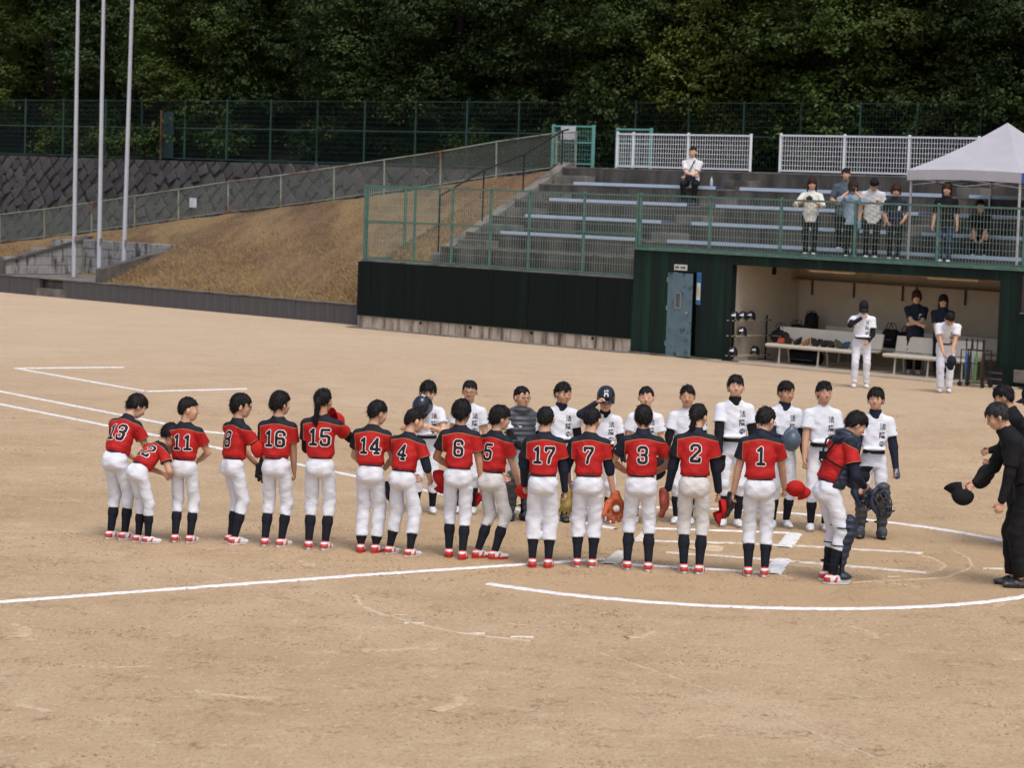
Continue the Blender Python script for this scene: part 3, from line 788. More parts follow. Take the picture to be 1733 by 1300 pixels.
def leaf_mesh(name, lobes, per, leaf=0.13, seed=0, droop=0.5):
    """lobes: (centre, radius); leafy sprays on each lobe's outer shell"""
    r = np.random.default_rng(seed)
    Cs, Ds, Ts = [], [], []
    for c, rad in lobes:
        c = np.array(c); n = int(per * rad * rad)
        th = r.uniform(0, 2 * math.pi, n); cz = r.uniform(-0.75, 1, n); sz = np.sqrt(1 - cz * cz)
        d = np.stack([sz * np.cos(th), sz * np.sin(th), cz], 1)
        rr = rad * (0.62 + 0.42 * r.random(n) ** 0.6) * (1 + 0.22 * np.sin(th * 5 + cz * 7 + r.uniform(0, 6)))
        p = c + d * rr[:, None] * np.array([1, 1, 0.82])
        tint0 = r.random()
        for k in range(11):
            q_ = p + d * 0.03 + r.normal(0, 1, (n, 3)) * np.array([0.11, 0.11, 0.055])
            Cs.append(q_); Ds.append(d); Ts.append(np.clip(0.45 * r.random(n) + 0.3 * tint0 + 0.25 * (k % 3) / 2 * r.random(n), 0, 1))
    Cn, Dd, T = np.concatenate(Cs), np.concatenate(Ds), np.concatenate(Ts)
    n = len(Cn)
    Nn = np.array([0, 0, 0.75]) + Dd * np.array([0.6, 0.6, 0.3]) + r.normal(0, 0.42, (n, 3)); Nn /= np.linalg.norm(Nn, axis=1)[:, None]
    az = r.normal(0, 1, (n, 3)) + Dd * 0.8 + np.array([0, 0, -droop])
    D = az - Nn * (az * Nn).sum(1)[:, None]; D /= np.maximum(np.linalg.norm(D, axis=1), 1e-6)[:, None]
    Sx = np.cross(D, Nn)
    L = leaf * r.uniform(0.7, 1.3, n)[:, None]; w = L * 0.27
    V = np.empty((n, 4, 3)); V[:, 0] = Cn - D * L * 0.5; V[:, 1] = Cn + Sx * w + Nn * L * 0.06; V[:, 2] = Cn + D * L * 0.5 - Nn * L * 0.10; V[:, 3] = Cn - Sx * w + Nn * L * 0.06
    me = bpy.data.meshes.new(name)
    me.vertices.add(n * 4); me.vertices.foreach_set('co', V.reshape(-1).astype(np.float32))
    me.loops.add(n * 4); me.loops.foreach_set('vertex_index', np.arange(n * 4, dtype=np.int32))
    me.polygons.add(n); me.polygons.foreach_set('loop_start', np.arange(0, n * 4, 4, dtype=np.int32))
    me.update(calc_edges=True)
    me.attributes.new('tint', 'FLOAT', 'POINT').data.foreach_set('value', np.repeat(T, 4).astype(np.float32))
    return me
def tree_proto(k, lm, seed):
    r = np.random.default_rng(seed)
    lobes = []
    for i in range(50):
        z = 1.5 + 6.9 * i / 49 + r.normal(0, 0.2); f = math.sin(math.pi * min(max((z - 0.2) / 9.4, 0.05), 0.97)) ** 0.5
        a = i * 2.4 + r.normal(0, 0.3); rad = 2.35 * f * r.uniform(0.72, 1.08)
        lobes.append(((rad * math.cos(a), rad * math.sin(a), z), r.uniform(0.5, 1.05)))
    me = leaf_mesh('crown', lobes, 170, 0.115, seed)
    me.materials.append(LM[lm])
    tb = MB()
    tb.tube([(0, 0, -0.6), (0.06, 0.03, 1.5), (-0.05, 0.08, 3.6), (0.05, 0, 6.2), (0, 0, 8)], [0.24, 0.19, 0.15, 0.09, 0.03], 8)
    for c, rd in lobes[:14]:
        z0 = max(1.0, c[2] - 1.6)
        tb.tube([(0, 0.04, z0), (c[0] * 0.5, c[1] * 0.5, (z0 + c[2]) / 2 + 0.1), c], [0.07, 0.045, 0.015], 6)
    tm = tb.mesh('trunk', True); tm.materials.append(bark)
    return me, tm
protos = [tree_proto(k, lm, 40 + k) for k, lm in enumerate(('dark', 'mid', 'yel', 'mid', 'dark'))]
tone = ['dark green', 'mid green', 'yellow green', 'mid green', 'dark green']
FR = [(-42, 11.8, 1, 'dark'), (-37.5, 11.4, 3, ''), (-33.0, 11.6, 0, ''), (-28.6, 11.2, 1, ''), (-24.6, 12.2, 4, ''), (-20.6, 11.2, 0, ''), (-17.0, 11.6, 1, ''), (-13.2, 12.0, 4, ''), (-9.8, 11.0, 3, ''), (-6.6, 11.6, 2, ''), (-3.3, 11.2, 3, ''), (-0.2, 11.5, 2, ''), (2.9, 11.2, 3, ''), (6.0, 11.8, 1, ''), (9.5, 11.4, 2, '')]
near = ['behind the leftmost edge of the fence', 'above the leftmost fence posts', 'behind the left flagpole', 'right behind the right flagpole', 'between the flagpoles and the bank', 'over the middle of the chain link fence', 'above the grass bank', 'left of the turquoise gate', 'above the turquoise gate with the notice', 'above the second turquoise gate', 'above the seated man', 'above the gap between the white fences', 'above the right white fence', 'left of the canopy', 'behind the canopy']
for i, (u, v, k, _) in enumerate(FR):
    o = stand_root('tree', u + rng.normal(0, 0.3), v, 4.0 + max(0, v - 9.6) * 0.16, f'{tone[k]} leafy tree in the front row, {near[i]}', 'tree', 'trees along the foot of the hill')
    link('crown', protos[k][0], o); link('trunk', protos[k][1], o)
    s = rng.uniform(0.95, 1.15); o.scale = (s * 1.12, s * 0.95, s * (0.92 if i != 4 else 1.0)); o.rotation_euler.z = rng.uniform(0, 6.28)
    o.location.z -= 0.35 + (0.5 if i in (5, 6, 10) else 0)
BKR = [(-44 + 4.6 * i, 15.8 + (i % 3) * 1.3, i % 5) for i in range(14)]
ordn = 'first second third fourth fifth sixth seventh eighth ninth tenth eleventh twelfth thirteenth fourteenth'.split()
for i, (u, v, k) in enumerate(BKR):
    o = stand_root('tree', u, v, 4.9 + max(0, v - 13) * 0.52, f'shaded {tone[k]} tree in the second row on the hill, {ordn[i]} from the left', 'tree', 'trees in the second row')
    link('crown', protos[k][0], o); link('trunk', protos[k][1], o)
    o.scale = (1.25, 1.25, 1.2); o.rotation_euler.z = rng.uniform(0, 6.28)
# shrubs and vines behind and on the boundary fence
def shrub_proto(seed, lm, hang):
    r = np.random.default_rng(seed)
    if hang: lobes = [((r.normal(0, 0.18), r.normal(0, 0.05), 1.9 - 0.28 * i), 0.30 - 0.02 * i) for i in range(6)] + [((r.normal(0, 0.5), 0, 1.9), 0.35) for _ in range(3)]
    else: lobes = [((r.normal(0, 0.55), r.normal(0, 0.3), r.uniform(0.15, 0.85)), r.uniform(0.28, 0.5)) for _ in range(9)]
    me = leaf_mesh('foliage', lobes, 110, 0.10, seed); me.materials.append(LM[lm])
    tb = MB()
    for c, rd in lobes[:6]: tb.tube([(c[0] * 0.2, 0, -0.1), (c[0] * 0.7, c[1] * 0.7, c[2] * 0.6), c], [0.02, 0.014, 0.006], 5)
    tm = tb.mesh('stem', True); tm.materials.append(bark)
    return me, tm
sp_ = [shrub_proto(80, 'dark', False), shrub_proto(81, 'mid', False), shrub_proto(82, 'mid', True)]
SH = [(-34.5, 9.8, 1), (-32.2, 10.1, 1), (-28.3, 9.7, 1), (-26, 10.0, 0), (-22.0, 10.2, 0), (-18, 10, 0), (-15.2, 9.9, 1), (-12.6, 9.8, 0), (-9.2, 10.0, 1), (-5.2, 9.9, 0), (-2.0, 9.8, 0), (1.6, 9.8, 1), (4.4, 9.7, 0)]
shw = ['at the far left edge', 'between the left edge and the first flagpole', 'behind the rightmost flagpole', 'just right of the flagpoles', 'above the left stone wall', 'above the middle of the stone wall', 'above the white notice side of the ramp', 'above the bank beside the stand', 'left of the turquoise gate', 'right of the turquoise gate', 'behind the left white fence', 'behind the gap of the white fences', 'behind the right white fence']
for i, (u, v, k) in enumerate(SH):
    o = stand_root('shrub', u, v, 3.95, f'low dark shrub behind the boundary fence, {shw[i]}', 'shrub', 'shrubs behind the boundary fence')
    link('foliage', sp_[k][0], o); link('stem', sp_[k][1], o); o.rotation_euler.z += rng.uniform(-0.5, 0.5); s = rng.uniform(0.9, 1.4); o.scale = (s, s, s)
for u, lab in ((-29.4, 'leafy vine spilling over the stone wall top near the flagpoles'), (1.1, 'leafy vine climbing the boundary fence above the white fence'), (-10.8, 'leafy branch drooping over the fence beside the turquoise gate'), (2.6, 'leafy vine climbing the boundary fence left of the canopy'), (3.9, 'leafy vine on the boundary fence next to the canopy peak')):
    o = stand_root('vine', u, 8.9 if u > -20 else 8.35, 3.95 if u > -20 else 2.7, lab, 'vine')
    link('foliage', sp_[2][0], o); link('stem', sp_[2][1], o); o.rotation_euler.z += rng.uniform(-0.4, 0.4)
o = stand_root('fence_gate', -28.0, 8.92, 3.9, 'dark teal sheet gate with a rusty post in the boundary fence', 'gate')
MB().tube([(0, 0, 0), (0, 0, 1.55)], 0.03, 8).build('gate_post', mat('rusty_post', (0.22, 0.09, 0.05), 0.8), o)
MB().b2((0.06, 0.0, 0.05), (0.62, 0.02, 1.5)).build('gate_sheet', mat('teal_sheet', (0.012, 0.035, 0.038), 0.6), o)
# right edge utility pole
o = stand_root('utility_pole', 4.75, 9.6, 3.9, 'slim grey pole at the right edge behind the canopy', 'pole')
MB().tube([(0, 0, 0), (0, 0, 7)], [0.10, 0.08], 12).build('pole', mat('pole_grey', (0.30, 0.31, 0.32), 0.6), o)
MB().b2((-0.12, -0.12, 3.4), (0.12, -0.09, 3.5)).build('band', steel, o)

# ---- canopy tent
tn = stand_root('canopy_tent', 6.68, 0.62, 2.28, 'white pop-up canopy tent with a blue side on the stand', 'tent')
W_ = 2.55; D_ = 2.75; ze = 1.80; zp = 2.80
cloth_w = mat('canopy_white', (0.43, 0.42, 0.45), 0.7, 0.05, 3, 0.2, 4, bdist=0.03)
cloth_bl = mat('canopy_blue', (0.05, 0.09, 0.30), 0.7, 0.1, 3)
def canopy(name, a, b, m_):
    mb = MB(); n = 8
    c = (W_ / 2, D_ / 2, zp); vs = []
    for i in range(n + 1):
        t = i / n
        for j in range(n + 1):
            s = j / n
            ex, ey = a[0] + (b[0] - a[0]) * s, a[1] + (b[1] - a[1]) * s
            k = 1 - t
            sag = -0.10 * math.sin(math.pi * t) * (0.6 + 0.4 * math.sin(math.pi * s)) + 0.03 * math.sin(math.pi * s) * (1 - t)
            vs.append((c[0] + (ex - c[0]) * k, c[1] + (ey - c[1]) * k, ze + (zp - ze) * t + sag))
    fs = [(i * (n + 1) + j, i * (n + 1) + j + 1, (i + 1) * (n + 1) + j + 1, (i + 1) * (n + 1) + j) for i in range(n) for j in range(n)]
    mb.poly(vs, fs)
    o_ = mb.build(name, m_, tn, smooth=True)
    v2 = MB(); q = [(a[0] + (b[0] - a[0]) * i / 8, a[1] + (b[1] - a[1]) * i / 8) for i in range(9)]
    for i in range(8):
        z1, z2 = ze + 0.03 * math.sin(math.pi * i / 8), ze + 0.03 * math.sin(math.pi * (i + 1) / 8)
        v2.poly([(*q[i], z1), (*q[i + 1], z2), (*q[i + 1], z2 - 0.2), (*q[i], z1 - 0.2)], [(0, 1, 2, 3)])
    v2.build('valance', m_ if name == 'roof_panel' else cloth_bl, tn, smooth=True)
e_ = 0.06
cs_ = [(-e_, -e_), (W_ + e_, -e_), (W_ + e_, D_ + e_), (-e_, D_ + e_)]
canopy('roof_panel', cs_[0], cs_[1], cloth_w); canopy('roof_panel_side', cs_[1], cs_[2], cloth_w); canopy('roof_panel', cs_[2], cs_[3], cloth_w); canopy('roof_panel', cs_[3], cs_[0], cloth_w)
for x, y in ((0, 0), (W_, 0), (W_, D_), (0, D_)):
    MB().bar((x, y, 0 if y == 0 else 1.1), (x, y, ze - 0.1), 0.036).build('leg', mat('tent_leg', (0.58, 0.59, 0.6), 0.35, metal=0.3), tn)
    MB().box((x, y, ze - 0.14), (0.06, 0.06, 0.09)).build('corner_bracket', black_metal, tn)
for (x0, y0), (x1, y1) in (((0, 0), (W_, 0)), ((0, D_), (W_, D_)), ((0, 0), (0, D_)), ((W_, 0), (W_, D_))):
    tr_ = MB()
    for s in (0, 1):
        for q in (0, 0.5):
            p = lambda t, z: (x0 + (x1 - x0) * t, y0 + (y1 - y0) * t, z)
            tr_.bar(p(q, ze - 0.15 - 0.14 * s), p(q + 0.5, ze - 0.15 - 0.14 * (1 - s)), 0.02)
    tr_.build('truss', steel, tn)
# ================================================================== people: implicit surfaces meshed with surface nets
def npv(*a): return np.array(a, dtype=np.float64)
def unit(v): return v / max(np.linalg.norm(v), 1e-9)
class Field:
    def __init__(s, lo, hi, h):
        s.h = h
        s.ax = [np.arange(lo[i], hi[i] + h, h, dtype=np.float32) for i in range(3)]
        s.F = np.full([len(a) for a in s.ax], 0.5, np.float32)
    def _sub(s, lo, hi):
        sl = tuple(slice(max(0, int(np.searchsorted(a, lo[i])) - 1), int(np.searchsorted(a, hi[i])) + 1) for i, a in enumerate(s.ax))
        X = s.ax[0][sl[0]][:, None, None]; Y = s.ax[1][sl[1]][None, :, None]; Z = s.ax[2][sl[2]][None, None, :]
        return sl, X, Y, Z
    def add(s, prim, k=0.02):
        fn, lo, hi = prim
        pad = k + 2.5 * s.h
        sl, X, Y, Z = s._sub(lo - pad, hi + pad)
        f = s.F[sl]
        if f.size == 0: return
        d = fn(X, Y, Z)
        if k > 0:
            hh = np.maximum(k - np.abs(f - d), 0) / k
            s.F[sl] = np.minimum(f, d) - hh * hh * (k * 0.25)
        else:
            s.F[sl] = np.minimum(f, d)
    def cut(s, fn, lo=None, hi=None):
        """keep where fn<0"""
        X = s.ax[0][:, None, None]; Y = s.ax[1][None, :, None]; Z = s.ax[2][None, None, :]
        s.F = np.maximum(s.F, fn(X, Y, Z))
    def warp(s, fn):
        X = s.ax[0][:, None, None]; Y = s.ax[1][None, :, None]; Z = s.ax[2][None, None, :]
        s.F = s.F + fn(X, Y, Z)
    def mesh(s):
        return surface_nets(s.F, [a[0] for a in s.ax], s.h)
def surface_nets(F, o, h):
    F = np.pad(F, 1, constant_values=0.5)
    S = F < 0
    c = np.zeros(np.array(S.shape) - 1, np.int8)
    for dx in (0, 1):
        for dy in (0, 1):
            for dz in (0, 1):
                c += S[dx:S.shape[0] - 1 + dx, dy:S.shape[1] - 1 + dy, dz:S.shape[2] - 1 + dz]
    I = np.argwhere((c > 0) & (c < 8))
    if len(I) == 0: return np.zeros((0, 3)), np.zeros((0, 4), int)
    idx = np.full(c.shape, -1, np.int64)
    idx[tuple(I.T)] = np.arange(len(I))
    acc = np.zeros((len(I), 3)); cnt = np.zeros(len(I))
    for ax in range(3):
        o1, o2 = [a for a in range(3) if a != ax]
        for a in (0, 1):
            for b in (0, 1):
                p = I.copy(); p[:, o1] += a; p[:, o2] += b
                q = p.copy(); q[:, ax] += 1
                f0 = F[tuple(p.T)]; f1 = F[tuple(q.T)]
                x = (f0 < 0) != (f1 < 0)
                t = np.where(x, f0 / np.where(x, f0 - f1, 1), 0)
                w = np.zeros((len(I), 3)); w[:, o1] = a; w[:, o2] = b; w[:, ax] = t
                acc += w * x[:, None]; cnt += x
    V = (I + acc / cnt[:, None] - 1) * h + np.array(o)
    quads = []
    for ax in range(3):
        o1, o2 = (ax + 1) % 3, (ax + 2) % 3
        sl0 = [slice(None)] * 3; sl1 = [slice(None)] * 3
        sl0[ax] = slice(0, -1); sl1[ax] = slice(1, None)
        x = S[tuple(sl0)] != S[tuple(sl1)]
        E_ = np.argwhere(x)
        E_ = E_[(E_[:, o1] > 0) & (E_[:, o2] > 0) & (E_[:, o1] < c.shape[o1]) & (E_[:, o2] < c.shape[o2])]
        ins = S[tuple(E_.T)]
        def cell(a, b):
            q = E_.copy(); q[:, o1] += a; q[:, o2] += b
            return idx[tuple(q.T)]
        Q = np.stack([cell(-1, -1), cell(0, -1), cell(0, 0), cell(-1, 0)], 1)
        Q[~ins] = Q[~ins][:, ::-1]
        quads.append(Q[(Q >= 0).all(1)])
    return V, np.concatenate(quads)
def rcone(a, b, ra, rb, fx=None, flat=1.0, power=1.0):
    """tapered capsule; fx/flat squash it along one axis"""
    a, b = npv(*a), npv(*b)
    ab = b - a; L2 = max(ab @ ab, 1e-9); m = max(ra, rb)
    if fx is not None: fx = unit(npv(*fx))
    def fn(X, Y, Z):
        px, py, pz = X - a[0], Y - a[1], Z - a[2]
        t = np.clip((px * ab[0] + py * ab[1] + pz * ab[2]) / L2, 0, 1)
        qx, qy, qz = px - t * ab[0], py - t * ab[1], pz - t * ab[2]
        d2 = qx * qx + qy * qy + qz * qz
        if fx is not None:
            c = qx * fx[0] + qy * fx[1] + qz * fx[2]
            d2 = d2 + c * c * (1 / flat ** 2 - 1)
        return np.sqrt(d2) - (ra + (rb - ra) * t)
    return fn, np.minimum(a, b) - m, np.maximum(a, b) + m
def ell(c, r, M=None):
    """ellipsoid with axes rows of M"""
    c, r = npv(*c), npv(*r); M = np.eye(3) if M is None else M
    def fn(X, Y, Z):
        px, py, pz = X - c[0], Y - c[1], Z - c[2]
        q = 0
        for i in range(3):
            q = q + ((px * M[i][0] + py * M[i][1] + pz * M[i][2]) / r[i]) ** 2
        return (np.sqrt(q) - 1) * r.min()
    m = r.max()
    return fn, c - m, c + m
def loft(pts, xax, A, B, pw=2.0):
    """elliptic loft along a spine in the plane normal to xax; returns prim and a function giving (x, y, t)"""
    pts = np.array(pts, float); n = len(pts); A = np.array(A, float); B = np.array(B, float)
    xax = unit(npv(*xax))
    T = np.gradient(pts, axis=0); T /= np.linalg.norm(T, axis=1)[:, None]
    Yx = np.cross(T, xax); Yx /= np.linalg.norm(Yx, axis=1)[:, None]   # forward
    def param(X, Y, Z):
        best = None
        for i in range(n - 1):
            ab = pts[i + 1] - pts[i]; L2 = ab @ ab
            px, py, pz = X - pts[i][0], Y - pts[i][1], Z - pts[i][2]
            t = np.clip((px * ab[0] + py * ab[1] + pz * ab[2]) / L2, 0, 1)
            qx, qy, qz = px - t * ab[0], py - t * ab[1], pz - t * ab[2]
            d = qx * qx + qy * qy + qz * qz
            if best is None:
                best = d; bt = i + t
            else:
                u = d < best
                best = np.where(u, d, best); bt = np.where(u, i + t, bt)
        return bt
    xs = np.arange(n)
    def local(X, Y, Z):
        t = param(X, Y, Z)
        cx = [np.interp(t, xs, pts[:, k]) for k in range(3)]
        yx = [np.interp(t, xs, Yx[:, k]) for k in range(3)]
        tx = [np.interp(t, xs, T[:, k]) for k in range(3)]
        p = [X - cx[0], Y - cx[1], Z - cx[2]]
        x = p[0] * xax[0] + p[1] * xax[1] + p[2] * xax[2]
        y = p[0] * yx[0] + p[1] * yx[1] + p[2] * yx[2]
        z = p[0] * tx[0] + p[1] * tx[1] + p[2] * tx[2]
        return x, y, z, t
    def fn(X, Y, Z):
        x, y, z, t = local(X, Y, Z)
        a = np.interp(t, xs, A); b = np.interp(t, xs, B)
        q = (np.abs(x / a) ** pw + np.abs(y / b) ** pw) ** (2 / pw) + (z / np.minimum(a, b) * 1.6) ** 2
        return (np.sqrt(q) - 1) * np.minimum(a, b)
    m = max(A.max(), B.max())
    return (fn, pts.min(0) - m, pts.max(0) + m), local, (pts, T, Yx)
def bez(p0, p1, p2, n):
    t = np.linspace(0, 1, n)[:, None]
    return (1 - t) ** 2 * p0 + 2 * t * (1 - t) * p1 + t ** 2 * p2
def ik(a, b, l1, l2, hint):
    d = b - a; L = np.linalg.norm(d); mx = (l1 + l2) * 0.998
    if L > mx: b = a + d / L * mx; d = b - a; L = mx
    L = max(L, abs(l1 - l2) + 0.01)
    x = (l1 * l1 - l2 * l2 + L * L) / (2 * L)
    hgt = math.sqrt(max(l1 * l1 - x * x, 0))
    u = d / L; w = hint - u * (hint @ u); w = unit(w)
    return a + u * x + w * hgt, b
def rotm(ax, a):
    return np.array(Matrix.Rotation(a, 3, Vector(ax)))
def folds(seed, amp, fx=22, fz=30):
    r = np.random.default_rng(seed); ph = r.uniform(0, 6.28, 8); k = r.uniform(0.75, 1.3, 8)
    def fn(X, Y, Z):
        a = np.sin(fx * k[0] * X + 9 * k[1] * Z + ph[0]) * np.sin(fx * k[2] * Y - 7 * Z + ph[1])
        b = np.sin(fz * k[3] * Z + 14 * k[4] * X + 12 * k[5] * Y + ph[2] + 2.2 * np.sin(8 * X + ph[5]))
        c = np.sin(58 * k[6] * Z - 35 * X + 22 * Y + ph[3] + 1.5 * np.sin(17 * Y + ph[4]))
        e = 1 - 2.2 * np.sqrt(np.abs(np.sin(0.5 * fz * k[7] * Z + 11 * k[1] * X - 9 * Y + ph[6] + 1.8 * np.sin(7 * Z + 9 * X + ph[7]))))
        return (amp * (0.5 * a + 0.5 * b + 0.3 * c - 0.45 * e)).astype(np.float32)
    return fn
def to_obj(name, V, Q, material, parent=None, attrs=None, smooth=True):
    me = bpy.data.meshes.new(name)
    nv, nq = len(V), len(Q)
    me.vertices.add(nv); me.vertices.foreach_set('co', np.asarray(V, np.float32).ravel())
    me.loops.add(nq * 4); me.loops.foreach_set('vertex_index', np.asarray(Q, np.int32).ravel())
    me.polygons.add(nq); me.polygons.foreach_set('loop_start', np.arange(0, nq * 4, 4, dtype=np.int32))
    me.update(calc_edges=True)
    me.validate()
    if smooth: me.shade_smooth()
    for k, a in (attrs or {}).items():
        at = me.attributes.new(k, 'FLOAT', 'POINT')
        at.data.foreach_set('value', np.asarray(a, np.float32))
    me.materials.append(material)
    return link(name, me, parent)

# ---- digit strokes (block varsity style) on a 4 x 6 cell
DIG = {
 '1': [[(1.1, 4.9), (2.1, 5.8), (2.1, 0.3)], [(1.0, 0.3), (3.2, 0.3)]],
 '2': [[(0.6, 4.4), (0.6, 5.2), (1.2, 5.8), (2.8, 5.8), (3.4, 5.2), (3.4, 3.9), (0.6, 1.1), (0.6, 0.3), (3.4, 0.3), (3.4, 1.2)]],
 '3': [[(0.6, 4.5), (0.6, 5.2), (1.2, 5.8), (2.8, 5.8), (3.4, 5.2), (3.4, 3.8), (2.8, 3.1), (1.7, 3.1)], [(2.8, 3.1), (3.4, 2.4), (3.4, 0.9), (2.8, 0.3), (1.2, 0.3), (0.6, 0.9), (0.6, 1.6)]],
 '4': [[(2.7, 0.3), (2.7, 5.8), (0.5, 2.3), (0.5, 1.8), (3.7, 1.8)], [(2.0, 0.3), (3.4, 0.3)]],
 '5': [[(3.3, 5.8), (0.7, 5.8), (0.7, 3.4), (2.7, 3.6), (3.4, 3.0), (3.4, 0.9), (2.8, 0.3), (1.2, 0.3), (0.6, 0.9), (0.6, 1.5)]],
 '6': [[(3.4, 4.6), (3.4, 5.2), (2.8, 5.8), (1.2, 5.8), (0.6, 5.2), (0.6, 0.9), (1.2, 0.3), (2.8, 0.3), (3.4, 0.9), (3.4, 2.6), (2.8, 3.2), (0.6, 3.2)]],
 '7': [[(0.6, 4.8), (0.6, 5.8), (3.4, 5.8), (3.4, 4.9), (2.0, 2.4), (1.7, 0.3)]],
 '8': [[(1.2, 3.1), (0.6, 3.8), (0.6, 5.2), (1.2, 5.8), (2.8, 5.8), (3.4, 5.2), (3.4, 3.8), (2.8, 3.1), (1.2, 3.1), (0.6, 2.4), (0.6, 0.9), (1.2, 0.3), (2.8, 0.3), (3.4, 0.9), (3.4, 2.4), (2.8, 3.1)]],
 '0': [[(1.2, 0.3), (0.6, 0.9), (0.6, 5.2), (1.2, 5.8), (2.8, 5.8), (3.4, 5.2), (3.4, 0.9), (2.8, 0.3), (1.2, 0.3)]],
}
def num_sdf(text, x, y, hgt):
    """distance to the strokes of a number centred at 0,0; x,y in metres"""
    s = hgt / 6.0; wd = 4.5 * s
    d = np.full(x.shape, 1.0)
    for k, ch in enumerate(text):
        ox = (k - (len(text) - 1) / 2) * wd - 2.05 * s
        for st in DIG[ch]:
            for (x0, y0), (x1, y1) in zip(st[:-1], st[1:]):
                ax_, ay = ox + x0 * s, (y0 - 3.05) * s
                bx, by = ox + x1 * s, (y1 - 3.05) * s
                dx, dy = bx - ax_, by - ay; L2 = dx * dx + dy * dy
                t = np.clip(((x - ax_) * dx + (y - ay) * dy) / L2, 0, 1)
                d = np.minimum(d, np.hypot(x - ax_ - t * dx, y - ay - t * dy))
    return d

# ---- materials for people
def skin_mat():
    m, nt, b = new_mat('skin')
    oi = N(nt, 'ShaderNodeObjectInfo')
    c = ramp(nt, oi.outputs['Random'], [(0.0, (0.53, 0.295, 0.18)), (1.0, (0.66, 0.41, 0.28))])
    n = noise(nt, 25, 3)
    c = mixrgb(nt, ramp(nt, n, [(0.4, (0, 0, 0)), (0.75, (0.5, 0.5, 0.5))]), c, (0.55, 0.24, 0.15))
    lip = ramp(nt, attr(nt, 'lip'), [(0.497, (1, 1, 1)), (0.503, (0, 0, 0))])
    c = mixrgb(nt, lip, c, (0.36, 0.10, 0.08))
    dk = ramp(nt, attr(nt, 'dark'), [(0.4985, (1, 1, 1)), (0.5015, (0, 0, 0))])
    c = mixrgb(nt, dk, c, (0.018, 0.013, 0.011))
    nt.links.new(c, b.inputs['Base Color'])
    b.inputs['Roughness'].default_value = 0.55
    b.inputs['Subsurface Weight'].default_value = 0.0
    b.inputs['Specular IOR Level'].default_value = 0.35
    return m
def cloth_mat(name, col, var=0.12, rough=0.85, wr=0.38, dirt=None, stripes=None):
    m, nt, b = new_mat(name)
    n = noise(nt, 7, 4, 0.6, dist=0.6)
    c = ramp(nt, n, [(0.3, tuple(k * (1 - var) for k in col)), (0.7, tuple(min(1, k * (1 + var * 0.6)) for k in col))])
    if dirt:
        f = ramp(nt, noise(nt, 3.2, 5, 0.7), [(0.5, (0, 0, 0)), (0.8, (0.65, 0.65, 0.65))])
        c = mixrgb(nt, f, c, dirt)
    nt.links.new(c, b.inputs['Base Color'])
    b.inputs['Roughness'].default_value = rough
    b.inputs['Specular IOR Level'].default_value = 0.2
    w = noise(nt, 9, 3, 0.5, dist=1.8, stretch=(1, 1, 2.0))
    bump(nt, b, w, wr, 0.02)
    return m
RED, NAVY, GOLD = (0.56, 0.022, 0.018), (0.012, 0.014, 0.024), (0.42, 0.24, 0.08)
def jersey_red_mat():
    m, nt, b = new_mat('red_jersey')
    n = noise(nt, 9, 4, 0.6, dist=0.6)
    red = ramp(nt, n, [(0.3, (0.38, 0.012, 0.012)), (0.7, (0.50, 0.018, 0.016))])
    reg = ramp(nt, attr(nt, 'region'), [(0.0, (0, 0, 0)), (0.4968, (0.5, 0.5, 0.5)), (0.5032, (1, 1, 1))], 'CONSTANT')
    c = mixrgb(nt, mth(nt, 'GREATER_THAN', reg, 0.25), red, GOLD)
    c = mixrgb(nt, mth(nt, 'GREATER_THAN', reg, 0.75), c, NAVY)
    d = attr(nt, 'num')
    c = mixrgb(nt, mth(nt, 'LESS_THAN', d, 0.0195), c, (0.7, 0.68, 0.62))
    c = mixrgb(nt, mth(nt, 'LESS_THAN', d, 0.0130), c, (0.012, 0.012, 0.022))
    e = attr(nt, 'mark')
    c = mixrgb(nt, mth(nt, 'LESS_THAN', e, 0.02), c, (0.7, 0.68, 0.66))
    nt.links.new(c, b.inputs['Base Color'])
    b.inputs['Roughness'].default_value = 0.72
    b.inputs['Specular IOR Level'].default_value = 0.25
    bump(nt, b, noise(nt, 14, 4, 0.55, dist=1.6, stretch=(1, 1, 1.8)), 0.4, 0.022)
    return m
def jersey_white_mat():
    m, nt, b = new_mat('white_jersey')
    n = noise(nt, 9, 4, 0.6, dist=0.6)
    c = ramp(nt, n, [(0.3, (0.66, 0.68, 0.74)), (0.7, (0.76, 0.78, 0.83))])
    e = attr(nt, 'mark')
    c = mixrgb(nt, mth(nt, 'LESS_THAN', e, 0.016), c, (0.02, 0.03, 0.07))
    nt.links.new(c, b.inputs['Base Color'])
    b.inputs['Roughness'].default_value = 0.85
    b.inputs['Specular IOR Level'].default_value = 0.2
    bump(nt, b, noise(nt, 14, 4, 0.55, dist=1.6, stretch=(1, 1, 1.8)), 0.4, 0.022)
    return m
def shoe_mat(name, up, acc):
    m, nt, b = new_mat(name)
    r = attr(nt, 'region')
    c = mixrgb(nt, mth(nt, 'GREATER_THAN', r, 0.5), up, acc)
    f = ramp(nt, noise(nt, 18, 4, 0.6), [(0.5, (0, 0, 0)), (0.8, (0.6, 0.6, 0.6))])
    c = mixrgb(nt, f, c, (0.36, 0.27, 0.19))
    nt.links.new(c, b.inputs['Base Color'])
    b.inputs['Roughness'].default_value = 0.5
    return m
def hair_mat(name, col):
    m, nt, b = new_mat(name)
    n = noise(nt, 60, 3, stretch=(1, 1, 0.25))
    nt.links.new(ramp(nt, n, [(0.3, tuple(k * 0.55 for k in col)), (0.7, tuple(k * 1.6 for k in col))]), b.inputs['Base Color'])
    b.inputs['Roughness'].default_value = 0.55
    b.inputs['Specular IOR Level'].default_value = 0.22
    bump(nt, b, noise(nt, 90, 2, stretch=(1, 1, 0.2)), 0.7, 0.012)
    return m
